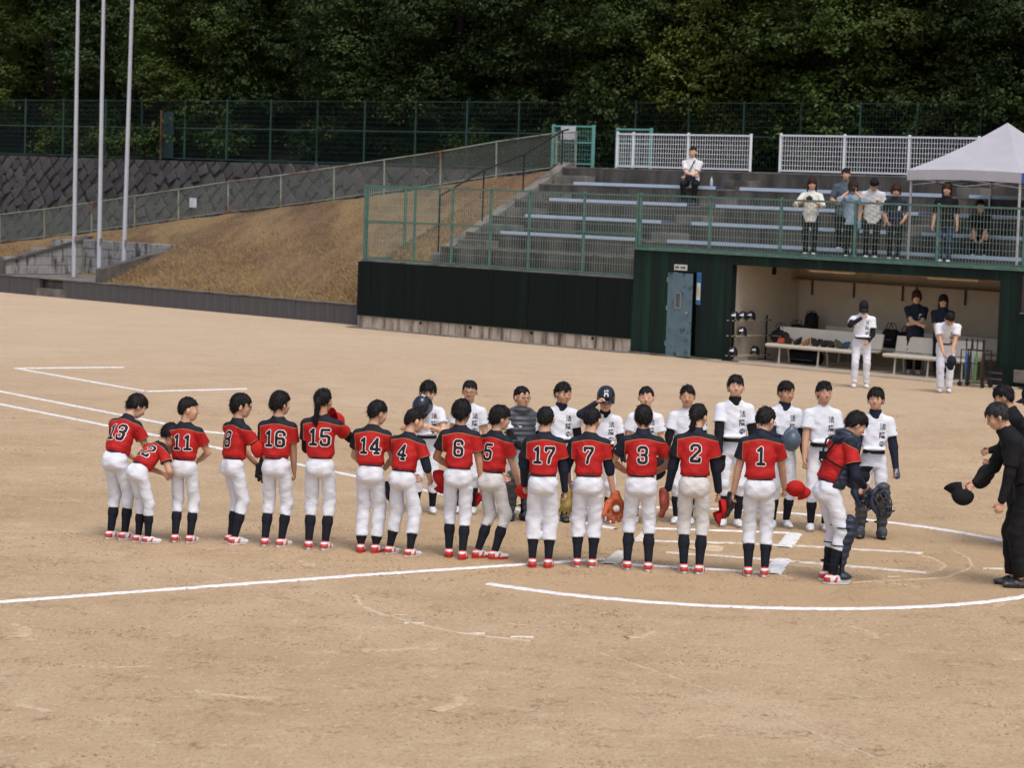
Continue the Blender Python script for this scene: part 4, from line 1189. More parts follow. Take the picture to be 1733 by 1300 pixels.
PM = dict(skin=skin_mat(), jred=jersey_red_mat(), jwhite=jersey_white_mat(),
    pants=cloth_mat('white_trousers', (0.72, 0.74, 0.80), 0.07, dirt=(0.60, 0.58, 0.57)),
    pants_grey=cloth_mat('ivory_trousers', (0.655, 0.645, 0.635), 0.08, dirt=(0.52, 0.47, 0.41)),
    sock=cloth_mat('black_sock', (0.012, 0.014, 0.022)), navy=cloth_mat('navy_cloth', (0.013, 0.018, 0.034), 0.2, 0.7),
    black=cloth_mat('black_cloth', (0.010, 0.010, 0.011), 0.25, 0.8), belt=mat('belt_leather', (0.012, 0.012, 0.014), 0.4),
    shoe_r=shoe_mat('white_red_shoe', (0.72, 0.71, 0.70), (0.55, 0.03, 0.03)), shoe_b=shoe_mat('white_navy_shoe', (0.68, 0.68, 0.68), (0.02, 0.03, 0.06)),
    shoe_k=shoe_mat('black_shoe', (0.02, 0.021, 0.023), (0.012, 0.012, 0.013)), shoe_w=shoe_mat('white_shoe', (0.7, 0.7, 0.69), (0.6, 0.6, 0.6)),
    shoe_red2=shoe_mat('red_heel_shoe', (0.70, 0.69, 0.68), (0.6, 0.025, 0.02)),
    hair=hair_mat('black_hair', (0.0075, 0.006, 0.0058)), hair_br=hair_mat('dark_brown_hair', (0.035, 0.016, 0.010)), hair_gr=hair_mat('greying_hair', (0.022, 0.021, 0.022)),
    print=mat('navy_print', (0.012, 0.013, 0.022), 0.8), white=cloth_mat('white_tshirt', (0.66, 0.66, 0.66)), cream=cloth_mat('cream_knit', (0.70, 0.69, 0.64)),
    slate=cloth_mat('slate_tshirt', (0.085, 0.115, 0.14)), denim=cloth_mat('denim_blue', (0.30, 0.40, 0.52), 0.2), jean=cloth_mat('dark_denim', (0.035, 0.055, 0.10), 0.25),
    guard=mat('guard_plastic', (0.055, 0.062, 0.075), 0.45, 0.25, 12, 0.25, 25), guard_n=mat('guard_navy', (0.02, 0.028, 0.05), 0.5, 0.25, 12, 0.25, 25), frame=mat('glasses_frame', (0.015, 0.013, 0.014), 0.35))

def person(pos, phi, H, label, lean=0.0, curve=0.0, side=0.0, head=(0, 0, 0), hl=None, hr=None, el=None, er=None,
           feet=None, crouch=0.0, hip=None, kneedir=None, top='jred', num=None, bottom='pants', hem=0.36, baggy=1.0, sleeves=None, short=0.58,
           tuck=True, shoe='shoe_r', sock='sock', hair='short', hairm='hair', glasses=False, adult=False, wide=1.0, seed=0, mouth=0.0, group=None,
           collar=None, hands=True, belt=True, curl=0.9, kanji=False, legs=True, dress=False, hairlen=0.0, capon=None, fringe=0.0, mark=None, build=1.0):
    """pos: ground point; phi: turn to the right in degrees from facing +Y; hl/hr: hand targets (of H) from mid-shoulder, body frame.
    side: +x is the wearer's right."""
    h = H; rs = np.random.default_rng(seed * 31 + 5)
    hs = (0.230 if adult else 0.212) * (1 + 0.0 * h)           # head height
    hz = h * (0.520 if adult else 0.535)
    ank = 0.05 * h
    lthigh = (hz - ank) * 0.498; lshin = (hz - ank) * 0.507
    if feet is None:
        feet = [(-0.048, 0.0, -10), (0.048, 0.0, 14)]
    feet = [((f[0] * 0.80,) + tuple(f[1:])) if abs(f[0]) > 0.05 else f for f in feet]
    # ---- pelvis and spine
    P0 = npv(0, -0.10 * h * math.sin(R(lean)) + 0.01 * h, hz - crouch * h) if hip is None else npv(*hip) * h
    ch = h - hs - (0.035 if adult else 0.028) * h - hz            # pelvis to neck base
    a1, a2 = R(lean), R(lean + curve)
    d1 = npv(math.sin(R(side)), math.sin(a1), math.cos(a1)); d2 = npv(math.sin(R(side)), math.sin(a2), math.cos(a2))
    d1, d2 = unit(d1), unit(d2)
    P1 = P0 + d1 * ch * 0.5
    P2 = P1 + d2 * ch * 0.52
    xax = unit(npv(math.cos(R(side)), 0, -math.sin(R(side))))
    bot = P0 - d1 * 0.015 * h
    spine = np.vstack([[bot], bez(P0, P1, P2, 7)])
    bw = wide * (0.97 if adult else 0.85)
    tA = np.array([0.084, 0.084, 0.076, 0.073, 0.077, 0.084, 0.080, 0.045]) * h * bw
    tB = np.array([0.060, 0.060, 0.055, 0.053, 0.057, 0.058, 0.047, 0.035]) * h * bw
    tw = unit(np.cross(xax, d2))                                 # chest forward? (x cross up = -y) fixed below
    fwd = unit(np.cross(d2, xax))
    shz = P2 - d2 * 0.058 * h
    sw = 0.101 * h * (1.08 if adult else 1.0) * (0.5 + 0.5 * bw)
    SL, SR = shz - xax * sw, shz + xax * sw
    lu, lf = 0.168 * h, 0.142 * h
    hl = npv(*(hl if hl is not None else (-0.155, 0.03, -0.33))) * h + shz
    hr = npv(*(hr if hr is not None else (0.155, 0.03, -0.33))) * h + shz
    el = npv(*(el if el is not None else (-0.5, -0.8, -0.25)))
    er = npv(*(er if er is not None else (0.5, -0.8, -0.25)))
    EL, WL = ik(SL, hl, lu, lf, el); ER, WR = ik(SR, hr, lu, lf, er)
    # ---- legs
    LEG = []
    for s, ft in ((-1, feet[0]), (1, feet[1])):
        J = P0 + xax * s * 0.052 * h * bw - d1 * 0.01 * h
        A = npv(ft[0] * h, ft[1] * h, ank + (ft[3] * h if len(ft) > 3 else 0))
        kd = npv(*(kneedir if kneedir is not None else (math.sin(R(ft[2])), 1.0, 0.0)))
        K, A = ik(J, A, lthigh, lshin, kd)
        LEG.append((J, K, A, ft[2]))
    # ---- head
    yaw, pit, rol = (R(a) for a in head)
    NB = P2; HB = unit(d2 * 0.6 + npv(0, 0.25, 0.8) * 0.4)
    M0 = np.array([xax, fwd, d2])                               # rows: axes of the chest
    up0 = unit(0.45 * d2 + 0.55 * npv(0, 0, 1)); x0 = xax; f0 = unit(np.cross(up0, x0)); x0 = np.cross(f0, up0)
    Hm = np.array([x0, f0, up0])
    Hm = (rotm((0, 1, 0), rol) @ rotm((1, 0, 0), -pit).T.T) @ Hm if False else Hm
    # yaw about up, then pitch about head x
    fy = f0 * math.cos(yaw) + x0 * math.sin(yaw); xy = x0 * math.cos(yaw) - f0 * math.sin(yaw)
    fp = fy * math.cos(pit) - up0 * math.sin(pit); upp = up0 * math.cos(pit) + fy * math.sin(pit)
    xr = xy * math.cos(rol) - upp * math.sin(rol); upr = upp * math.cos(rol) + xy * math.sin(rol)
    Hm = np.array([xr, fp, upr])
    q = hs / 0.215
    HCn = NB + unit(d2 + npv(0, 0, 0.6)) * (0.025 * h) + upr * 0.105 * q + fp * 0.022 * q
    def hp(x, y, z): return HCn + (x * Hm[0] + y * Hm[1] + z * Hm[2]) * q
    def hv(*r_): return npv(*r_) * q
    root_loc = Vector((pos[0], pos[1], pos[2] if len(pos) > 2 else 0.0))
    # ---- skin body: trunk, neck, limbs (one mesh with head and hands)
    allp = np.array([P0, P2, SL, SR, EL, ER, WL, WR, HCn] + [p for L in LEG for p in L[:3]])
    lo, hi = allp.min(0) - 0.13, allp.max(0) + 0.13
    lo[2] = max(lo[2], 0.02)
    Fb = Field(lo, hi, 0.0125)
    tp, tloc, tfr = loft(spine, xax, tA * 0.9, tB * 0.9)
    Fb.add(tp, 0.0)
    for s_, S_, E_, W_ in ((-1, SL, EL, WL), (1, SR, ER, WR)):
        Fb.add(rcone(S_, E_, 0.030 * h, 0.0235 * h), 0.012)
        Fb.add(rcone(E_, E_ + (W_ - E_) * 0.35, 0.0235 * h, 0.0225 * h), 0.006)
        Fb.add(rcone(E_ + (W_ - E_) * 0.35, W_, 0.0225 * h, 0.0165 * h), 0.006)
    for J, K, A, fa in LEG:
        Fb.add(rcone(J, K, 0.052 * h * bw, 0.036 * h), 0.02)
        Fb.add(rcone(K, A, 0.034 * h, 0.022 * h), 0.02)
    Fb.add(rcone(NB - d2 * 0.03 * h, hp(0, -0.02, -0.05), 0.036 * h, 0.034 * h), 0.025)
    V, Q = Fb.mesh()
    Vs, Qs = [V], [Q]; off = len(V)
    # head at finer step
    lo, hi = HCn - 0.145 * q, HCn + 0.145 * q
    Fh = Field(lo, hi, 0.0062)
    fw, fl = 1 + rs.uniform(-0.07, 0.08), rs.uniform(-0.006, 0.006)
    Fh.add(ell(hp(0, -0.012, 0.024), hv(0.071, 0.089, 0.083), Hm), 0)
    Fh.add(ell(hp(0, 0.030, -0.030 - fl), hv(0.058 * fw, 0.054, 0.076), Hm), 0.03)
    Fh.add(ell(hp(0, 0.042, -0.066), hv(0.036, 0.034, 0.032), Hm), 0.03)
    for s in (-1, 1):
        Fh.add(ell(hp(s * 0.034 * fw, 0.052, -0.026), hv(0.028 * fw, 0.026, 0.028), Hm), 0.02)
        Fh.add(ell(hp(s * 0.076, -0.008, -0.012), hv(0.014, 0.020, 0.031), Hm), 0.006)
    Fh.add(rcone(hp(0, 0.079, 0.006), hp(0, 0.094, -0.024), 0.007 * q, 0.0115 * q), 0.012)
    Fh.add(rcone(hp(0, 0.076, -0.049), hp(0, 0.078, -0.058), 0.010 * q, 0.010 * q), 0.01)
    Fh.add(rcone(hp(0, -0.02, -0.04), NB + d2 * 0.0, 0.040 * q, 0.047 * q), 0.02)
    V, Q = Fh.mesh(); Vs.append(V); Qs.append(Q + off); nh0 = off; off += len(V); nh1 = off
    # hands
    for s, W_, E_ in ((-1, WL, EL), (1, WR, ER)):
        if not hands: continue
        d = unit(W_ - E_); side_in = npv(-s, 0.15, 0.0) * 1.0
        n_ = side_in - d * (side_in @ d)
        n_ = unit(n_) if np.linalg.norm(n_) > 0.2 else unit(npv(0, 0, -1) - d * d[2] * -1)
        w = np.cross(d, n_) * s                                   # across the palm
        if w @ npv(0, 1, 0.2) < 0: w = -w                         # thumb side forward
        k = h / 1.45
        Fp = Field(W_ + d * 0.06 - 0.105, W_ + d * 0.06 + 0.105, 0.0062)
        pc = W_ + d * 0.045 * k
        Fp.add(rcone(W_ - d * 0.01, W_ + d * 0.062 * k, 0.018 * k, 0.027 * k, n_, 0.5), 0)
        cu = curl
        for j in range(4):
            base = W_ + d * (0.066 + (0.004 if j in (1, 2) else -0.003)) * k + w * (0.0235 - 0.0158 * j) * k
            L = (0.040, 0.045, 0.042, 0.033)[j] * k
            dd1 = unit(d * math.cos(cu * 0.6) + n_ * math.sin(cu * 0.6)); dd2 = unit(d * math.cos(cu * 1.7) + n_ * math.sin(cu * 1.7))
            p1 = base + dd1 * L * 0.55; p2 = p1 + dd2 * L * 0.6
            Fp.add(rcone(base - d * 0.012, p1, 0.0088 * k, 0.0082 * k), 0.005)
            Fp.add(rcone(p1, p2, 0.0082 * k, 0.007 * k), 0.003)
        tb = W_ + d * 0.022 * k + w * 0.02 * k
        t1 = tb + unit(d * 0.75 + w * 0.6 + n_ * 0.45) * 0.033 * k; t2 = t1 + unit(d * 0.85 + n_ * 0.5) * 0.024 * k
        Fp.add(rcone(tb, t1, 0.0115 * k, 0.009 * k), 0.006); Fp.add(rcone(t1, t2, 0.009 * k, 0.0075 * k), 0.003)
        V, Q = Fp.mesh(); Vs.append(V); Qs.append(Q + off); off += len(V)
    V = np.vstack(Vs); Q = np.vstack(Qs)
    dark = np.full(len(V), 0.6); lip = np.full(len(V), 0.6)
    L = ((V[nh0:nh1] - HCn) @ Hm.T) / q
    x, y, z = np.abs(L[:, 0]), L[:, 1], L[:, 2]
    eye = np.hypot((x - 0.031) / 0.0125, (z - 0.001 - 0.1 * (x - 0.031)) / 0.0056) - 1
    brow = np.hypot((x - 0.032) / 0.017, (z - 0.0225 - 0.004 * np.sin(x * 60)) / 0.0030) - 1
    nost = np.hypot((x - 0.006) / 0.004, (z + 0.0305) / 0.0028) - 1
    fr = np.where(y > 0.03, 0.0, 1.0)
    dark[nh0:nh1] = 0.5 + np.minimum(np.minimum(eye, brow) * 0.006, nost * 0.003) * 1.0 + fr
    mw = 0.019 + 0.008 * mouth; mh = 0.0052 + 0.009 * mouth
    lip[nh0:nh1] = 0.5 + (np.hypot(L[:, 0] / mw, (z + 0.052) / mh) - 1) * 0.006 + fr
    body = to_obj('person', V, Q, PM['skin'], None, dict(dark=dark, lip=lip))
    body.location = root_loc
    body.rotation_euler = (0, 0, -R(phi))
    tag(body, label, 'person', group)
    # ---- hair
    if hair:
        Fx = Field(HCn - 0.19 * q - npv(0, 0, hairlen), HCn + 0.17 * q, 0.0065)
        vol = {'short': 0.011, 'crop': 0.006, 'full': 0.016, 'pony': 0.008, 'long': 0.014, 'bob': 0.018}[hair]
        Fx.add(ell(hp(0, -0.014, 0.027), hv(0.074 + vol, 0.092 + vol, 0.086 + vol * 1.1), Hm), 0)
        if hair in ('short', 'full', 'crop', 'bob', 'long'):
            Fx.add(ell(hp(0, -0.035, -0.015), hv(0.066 + vol, 0.062 + vol, 0.062), Hm), 0.02)
        hl_ = {'short': (0.050, 0.034, 0.004, -0.078), 'crop': (0.057, 0.034, 0.008, -0.06), 'full': (0.044, 0.026, -0.008, -0.085), 'pony': (0.056, 0.035, -0.005, -0.055), 'long': (0.055, -0.05, -0.12, -0.12), 'bob': (0.046, -0.06, -0.12, -0.12)}[hair]
        fb = fringe
        ph = rs.uniform(0, 6.28, 6)
        def hcut(X, Y, Z):
            px, py, pz = X - HCn[0], Y - HCn[1], Z - HCn[2]
            lx = (px * Hm[0][0] + py * Hm[0][1] + pz * Hm[0][2]) / q
            ly = (px * Hm[1][0] + py * Hm[1][1] + pz * Hm[1][2]) / q
            lz = (px * Hm[2][0] + py * Hm[2][1] + pz * Hm[2][2]) / q
            side_only = np.interp(ly, [-0.07, -0.03, 0.012, 0.05, 0.11], [hl_[3], hl_[2] - 0.012, hl_[2] * 0.35 + hl_[1] * 0.65 - 0.008, hl_[1] + 0.016, hl_[0] - fb])
            jag = 0.011 * np.sin(lx * 105 + ph[0]) * np.sin(lx * 67 + ly * 90 + ph[1]) + 0.005 * np.sin(ly * 170 + ph[2])
            return (side_only + jag - lz) * 0.8
        Fx.cut(hcut)
        def spikes(X, Y, Z):
            px, py, pz = X - HCn[0], Y - HCn[1], Z - HCn[2]
            a = np.arctan2(px, py); 
            return (0.0055 * q * np.sin(a * 15 + pz * 50 + ph[3]) * np.sin(pz * 60 + a * 7 + ph[4]) + 0.004 * q * np.sin(a * 3 + ph[5]) * np.sin(pz * 28 + ph[0])).astype(np.float32)
        Fx.warp(spikes)
        if hair == 'pony':
            pb = hp(0, -0.105, 0.012); sag = npv(0, -0.03, -1)
            pts = [pb, pb + hv(0.02, -0.02, 0) @ Hm + npv(0, 0, -0.03), pb - Hm[1] * 0.02 + sag * (0.10 + hairlen), pb + sag * (0.155 + hairlen)]
            Fx.add(rcone(hp(0, -0.085, 0.014), pts[0], 0.02, 0.02), 0.01)
            Fx.add(rcone(pts[0], pts[1], 0.019, 0.026), 0.012); Fx.add(rcone(pts[1], pts[2], 0.027, 0.024), 0.012); Fx.add(rcone(pts[2], pts[3], 0.024, 0.008), 0.01)
        if hair in ('long', 'bob'):
            ll = 0.17 + hairlen if hair == 'long' else 0.085 + hairlen
            for s in (-1, 1):
                a_ = hp(s * 0.070, -0.012, 0.0)
                Fx.add(rcone(a_, a_ + npv(0, 0, -ll) + s * xr * 0.012, 0.027 * q, 0.018 * q, xr, 0.7), 0.02)
            a_ = hp(0, -0.068, -0.01)
            Fx.add(rcone(a_, a_ + npv(0, -0.01, -ll), 0.058 * q, 0.045 * q, fp, 0.6), 0.02)
        V, Q = Fx.mesh()
        # loose tufts along the outline
        nt_ = 420 if hair != 'crop' else 260
        if len(V) > 50:
            N0 = V - hp(0, -0.012, 0.02); N0 /= np.linalg.norm(N0, axis=1)[:, None]
            pick = rs.integers(0, len(V), nt_)
            tv, tf = [], []
            for i in pick:
                n0 = N0[i]; dn = unit(-upr * 0.9 + fp * rs.normal(0.0, 0.35) + xr * rs.normal(0, 0.35) + n0 * rs.uniform(0.0, 0.25))
                if n0 @ upr > 0.75: dn = unit(n0 * 0.08 + fp * rs.normal(0, 1) + xr * rs.normal(0, 1))
                Lh = rs.uniform(0.018, 0.05) * q * (0.6 if hair == 'crop' else 1); w_ = unit(np.cross(n0, dn)) * 0.0045
                b0 = V[i] - dn * Lh * 0.3 - n0 * 0.002
                m_ = b0 + dn * Lh * 0.6 + n0 * 0.004; e_ = b0 + dn * Lh * 1.1 + n0 * 0.003
                j = len(V) + len(tv)
                tv += [b0 - w_, b0 + w_, m_ + w_ * 0.8, m_ - w_ * 0.8, e_ + w_ * 0.1, e_ - w_ * 0.1]
                tf += [(j, j + 1, j + 2, j + 3), (j + 3, j + 2, j + 4, j + 5)]
            V = np.vstack([V, np.array(tv)]); Q = np.vstack([Q, np.array(tf)])
        to_obj('hair', V, Q, PM[hairm], body)
    # ---- shirt
    k = h
    jA = tA + np.array([0.020, 0.022, 0.028, 0.026, 0.022, 0.016, 0.010, 0.004]) * k * 1.0
    jB = tB + np.array([0.018, 0.020, 0.026, 0.024, 0.020, 0.015, 0.012, 0.010]) * k * 1.0
    if not tuck:
        spine_j = np.vstack([[P0 - d1 * (0.085 if not dress else 0.11) * h], spine[1:]])
        jA[0] *= 1.04; jB[0] *= 1.08
    else:
        spine_j = np.vstack([[P0 + d1 * (0.060 if top == 'jwhite' else 0.037) * h], bez(P0, P1, P2, 7)]); jA[0] = (tA[1] + 0.011 * h) * 0.88; jB[0] = (tB[1] + 0.013 * h) * 0.91; jA[1] = tA[2] + (0.018 if top == 'jwhite' else 0.024) * k; jB[1] = tB[2] + (0.019 if top == 'jwhite' else 0.024) * k
        spine_j[1] = P0 + d1 * (0.085 if top == 'jwhite' else 0.062) * h
    jp, jloc, jfr = loft(spine_j, xax, jA, jB, 2.3)
    allj = np.vstack([spine_j, [SL, SR, SL + (EL - SL) * 0.75, SR + (ER - SR) * 0.75]])
    Fj = Field(allj.min(0) - 0.16, allj.max(0) + 0.13, 0.0075)
    Fj.add(jp, 0)
    Fj.warp(folds(seed, 0.0058))
    for s in (-1, 1):
        Sx = SL if s < 0 else SR
        Fj.add(rcone(P2 - d2 * 0.030 * h + xax * s * 0.02 * h, Sx - d2 * 0.004 * h, 0.034 * k, 0.036 * k), 0.03)
    cuts = []
    for s, S_, E_ in ((-1, SL, EL), (1, SR, ER)):
        d = unit(E_ - S_); e = S_ + d * lu * short
        Fs = Field(np.minimum(S_, e) - 0.11, np.maximum(S_, e) + 0.11, 0.0085)
        Fs2 = rcone(S_ - d * 0.0, S_ + d * lu * (short + 0.05), 0.037 * k, (0.047 if top in ('jred', 'jwhite') else 0.041) * k * (1 if short < 0.8 else 0.9))
        f0_, l0, h0 = Fs2
        def fcut(X, Y, Z, f0_=f0_, e=e, d=d):
            return np.maximum(f0_(X, Y, Z), (X - e[0]) * d[0] + (Y - e[1]) * d[1] + (Z - e[2]) * d[2])
        Fj.add((fcut, l0, h0), 0.022)
        cuts.append((s, S_, d, e))
    n0 = P2 + fwd * 0.012 * h - d2 * 0.004 * h
    nd = unit(d2 + fwd * 0.35)
    # cut bottom and neck
    cb = spine_j[0]; db = d1
    def jcut(X, Y, Z):
        a = -((X - cb[0]) * db[0] + (Y - cb[1]) * db[1] + (Z - cb[2]) * db[2])
        b_ = (X - n0[0]) * nd[0] + (Y - n0[1]) * nd[1] + (Z - n0[2]) * nd[2]
        r2 = np.sqrt((X - P2[0]) ** 2 + (Y - P2[1]) ** 2 + (Z - P2[2]) ** 2) - 0.07 * h
        return np.maximum(a, np.maximum(b_, r2) - 0.0)
    Fj.cut(lambda X, Y, Z: -((X - cb[0]) * db[0] + (Y - cb[1]) * db[1] + (Z - cb[2]) * db[2]))
    V, Q = Fj.mesh()
    x, y, z, t = jloc(V[:, 0], V[:, 1], V[:, 2])
    # arm coordinates
    sl = np.zeros(len(V)); hemd = np.full(len(V), -1.0); out = np.zeros(len(V))
    for s, S_, d, e in cuts:
        aw = (V - e) @ d
        far = ((V - S_) @ d); ra = np.linalg.norm((V - S_) - far[:, None] * d, axis=1)
        on = (s * x > (0.092 * h)) & (far > 0.0 - 0.03) & (ra < 0.075 * h)
        out = np.where(s * x > 0, x, out)
        hemd = np.where(on, np.maximum(hemd, aw + 0.013), hemd)
    sp = np.array(spine_j); seg = np.concatenate([[0], np.cumsum(np.linalg.norm(np.diff(sp, axis=0), axis=1))])
    zz = np.interp(t, np.arange(len(sp)), seg) + z                 # distance up the back
    topz = seg[-1]
    att = {}
    if top == 'jred':
        yoke = zz - (topz - 0.037 * h - 0.036 * h * (x / (0.10 * h)) ** 2 * np.clip(1 - np.abs(x) / (0.2 * h), 0, 1))
        leftsl = (-x - 0.100 * h - 0.01)
        reg = np.maximum(np.maximum(yoke, leftsl), hemd)
        att['region'] = np.clip(0.5 + reg, 0, 1)
        back = y < 0.0
        ny = zz - topz * 0.545
        nd_ = num_sdf(num, x, ny, 0.101 * h) if num else np.full(len(V), 1.0)
        att['num'] = np.where(back, nd_ / h * 1.45, 1.0)
        sc_ = [c for c in cuts if c[0] == -1][0]
        mk = SL + (EL - SL) * 0.33 - xax * 0.05 * h - fwd * 0.028 * h
        att['mark'] = np.linalg.norm(V - mk, axis=1)
    else:
        mk = SL + (EL - SL) * 0.30 - xax * 0.046 * h + fwd * 0.02 * h
        att['mark'] = np.linalg.norm(V - mk, axis=1) if top == 'jwhite' else np.full(len(V), 1.0)
    shirt = to_obj({'jred': 'jersey', 'jwhite': 'jersey'}.get(top, 'shirt'), V, Q, PM[top], body, att)
    info = dict(body=body, WL=WL, WR=WR, EL=EL, ER=ER, HC=HCn, Hm=Hm, q=q, P0=P0, P2=P2, fwd=fwd, d2=d2, d1=d1, xax=xax, LEG=LEG, h=h, loc=root_loc, phi=phi, jfr=jfr, SL=SL, SR=SR)
    if kanji or mark:
        bv = BVHTree.FromPolygons([tuple(p) for p in V], [tuple(q_) for q_ in Q])
        def put(me_src, x0_, z0_, sc, name, mm, lab=None):
            mb_v = []
            tri = []
            for p in me_src['v']:
                o_ = P2 - d2 * (topz - (z0_ + p[1] * sc)) + xax * (x0_ + p[0] * sc) + fwd * 0.3 * h
                # follow the spine
                tt = (z0_ + p[1] * sc) / topz
                c_ = np.array([np.interp(tt * topz, seg, sp[:, i]) for i in range(3)])
                o_ = c_ + xax * (x0_ - p[0] * sc) + fwd * 0.35
                hit = bv.ray_cast(Vector(o_), Vector(-fwd))
                mb_v.append(tuple(np.array(hit[0]) + fwd * 0.003) if hit[0] is not None else tuple(c_ + fwd * 0.05))
            mb = MB(); mb.poly(mb_v, [tuple(reversed(f)) for f in me_src['f']])
            mb.build(name, mm, body)
        if kanji:
            for j, g in enumerate(KANJI):
                put(g, -0.050 * h, topz * (0.73 - 0.185 * j), 0.046 * h, 'jersey_lettering', PM['print'])
        if mark:
            put(QUADM, -0.045 * h, topz * 0.66, 0.055 * h, 'shirt_emblem', mark)
    # ---- collar / undershirt neck
    if collar:
        Fc = Field(P2 - 0.1, P2 + 0.1, 0.007)
        Fc.add(rcone(P2 - d2 * 0.02 * h, P2 + d2 * 0.018 * h + fwd * 0.008 * h, 0.050 * h, 0.040 * h), 0)
        ce = P2 + d2 * 0.028 * h; nd2 = unit(d2 + fwd * 0.1)
        Fc.cut(lambda X, Y, Z: (X - ce[0]) * nd2[0] + (Y - ce[1]) * nd2[1] + (Z - ce[2]) * nd2[2])
        V, Q = Fc.mesh(); to_obj('undershirt_collar', V, Q, PM[collar], body)
    # ---- undersleeves
    if sleeves:
        full = sleeves[1] if isinstance(sleeves, tuple) else 'full'
        sm = sleeves[0] if isinstance(sleeves, tuple) else sleeves
        for s, S_, E_, W_ in ((-1, SL, EL, WL), (1, SR, ER, WR)):
            pts = np.array([S_, E_, W_])
            Fa = Field(pts.min(0) - 0.07, pts.max(0) + 0.07, 0.009)
            Fa.add(rcone(S_ + (E_ - S_) * 0.25, E_, 0.035 * h, 0.0315 * h), 0)
            if full == 'full':
                Fa.add(rcone(E_, W_ - (W_ - E_) * 0.03, 0.031 * h, 0.022 * h), 0.015)
            else:
                Fa.add(rcone(E_, E_ + (W_ - E_) * 0.12, 0.029 * h, 0.029 * h), 0.01)
            Fa.warp(folds(seed + 9 + s, 0.002))
            V, Q = Fa.mesh(); to_obj('undersleeve', V, Q, PM[sm], body)
    # ---- trousers
    if legs:
        pp = np.array([P0] + [p for L in LEG for p in L[:3]])
        Fp = Field(np.array([pp[:, 0].min() - 0.16, pp[:, 1].min() - 0.16, 0.03]), pp.max(0) + 0.17, 0.0085)
        pa, pb_ = (tA[1] + 0.011 * h) * (0.7 + 0.3 * baggy), (tB[1] + 0.013 * h)
        hp_, _, _ = loft(np.array([P0 - d1 * 0.045 * h, P0 - d1 * 0.0 * h, P0 + d1 * 0.055 * h]), xax, [pa * 1.0, pa * 0.99, pa * 0.84], [pb_, pb_ * 1.0, pb_ * 0.88], 2.2)
        Fp.add(hp_, 0)
        fb_ = unit(np.cross(d1, xax))
        for s in (-1, 1):
            Fp.add(ell(P0 + xax * s * 0.040 * h * bw - fb_ * 0.024 * h - d1 * 0.024 * h, npv(0.050, 0.050, 0.062) * h * bw), 0.04)
        for (J, K, A, fa), s in zip(LEG, (-1, 1)):
            e = K + (A - K) * hem; d = unit(A - K)
            Fp.add(rcone(J, K, 0.059 * h * bw, 0.041 * h * baggy), 0.02)
            f0_, l0, h0 = rcone(K, e + d * 0.02, 0.041 * h * baggy, (0.038 if hem < 0.7 else 0.037) * h * baggy)
            def fcut(X, Y, Z, f0_=f0_, e=e, d=d):
                return np.maximum(f0_(X, Y, Z), (X - e[0]) * d[0] + (Y - e[1]) * d[1] + (Z - e[2]) * d[2])
            Fp.add((fcut, l0, h0), 0.02)
        Fp.warp(folds(seed + 3, 0.0048, 20, 34))
        ct = P0 + d1 * 0.058 * h
        Fp.cut(lambda X, Y, Z: (X - ct[0]) * d1[0] + (Y - ct[1]) * d1[1] + (Z - ct[2]) * d1[2])
        for (J, K, A, fa) in LEG:
            e = K + (A - K) * (hem + 0.015); d = unit(A - K)
            if hem < 0.9:
                Fp.cut(lambda X, Y, Z: np.minimum((X - e[0]) * d[0] + (Y - e[1]) * d[1] + (Z - e[2]) * d[2], 0.09 * h - np.sqrt((X - e[0]) ** 2 + (Y - e[1]) ** 2 + (Z - e[2]) ** 2)))
        V, Q = Fp.mesh(); to_obj('trousers', V, Q, PM[bottom], body)
        if belt and tuck:
            b0 = P0 + d1 * 0.046 * h
            Fe = Field(b0 - 0.17, b0 + 0.17, 0.008)
            bp, _, _ = loft(np.array([b0 - d1 * 0.03 * h, b0, b0 + d1 * 0.03 * h]), xax, [pa * 0.94 + 0.004, pa * 0.88 + 0.004, pa * 0.84 + 0.004], [pb_ * 0.96 + 0.005, pb_ * 0.91 + 0.005, pb_ * 0.88 + 0.005], 2.2)
            Fe.add(bp, 0)
            Fe.cut(lambda X, Y, Z: np.abs((X - b0[0]) * d1[0] + (Y - b0[1]) * d1[1] + (Z - b0[2]) * d1[2]) - 0.0115 * h)
            V, Q = Fe.mesh(); to_obj('belt', V, Q, PM['belt'], body)
        # ---- socks and shoes
        for (J, K, A, fa), s in zip(LEG, (-1, 1)):
            if hem < 0.93 and sock:
                Fs = Field(np.minimum(K, A) - 0.09, np.maximum(K, A) + 0.09, 0.009)
                Fs.add(rcone(K + (A - K) * max(hem - 0.08, 0.05), K + (A - K) * max(0.5, hem), 0.030 * h, 0.0325 * h), 0)
                Fs.add(rcone(K + (A - K) * max(0.46, hem), A + (K - A) * 0.04, 0.0325 * h, 0.0235 * h), 0.02)
                V, Q = Fs.mesh(); to_obj('sock', V, Q, PM[sock], body)
            g = A[2] - ank
            fd = npv(math.sin(R(fa)), math.cos(R(fa)), 0); sx = npv(fd[1], -fd[0], 0)
            base = npv(A[0], A[1], g)
            k = h / 1.45 * (0.95 if adult else 1.0)
            Fs = Field(base + npv(-0.2, -0.2, -0.005) * k, base + npv(0.2, 0.2, 0.12) * k, 0.0068)
            def pt(a, b, c): return base + (fd * a + sx * b) * k + npv(0, 0, c * k)
            Fs.add(rcone(pt(-0.035, 0, 0.036), pt(0.04, 0, 0.036), 0.034 * k, 0.037 * k), 0)
            Fs.add(rcone(pt(0.04, 0.002 * s, 0.026), pt(0.128, 0.006 * -s, 0.022), 0.040 * k, 0.030 * k, (0, 0, 1), 0.78), 0.03)
            Fs.add(rcone(pt(-0.016, 0, 0.04), pt(-0.010, 0, 0.075), 0.034 * k, 0.033 * k), 0.02)
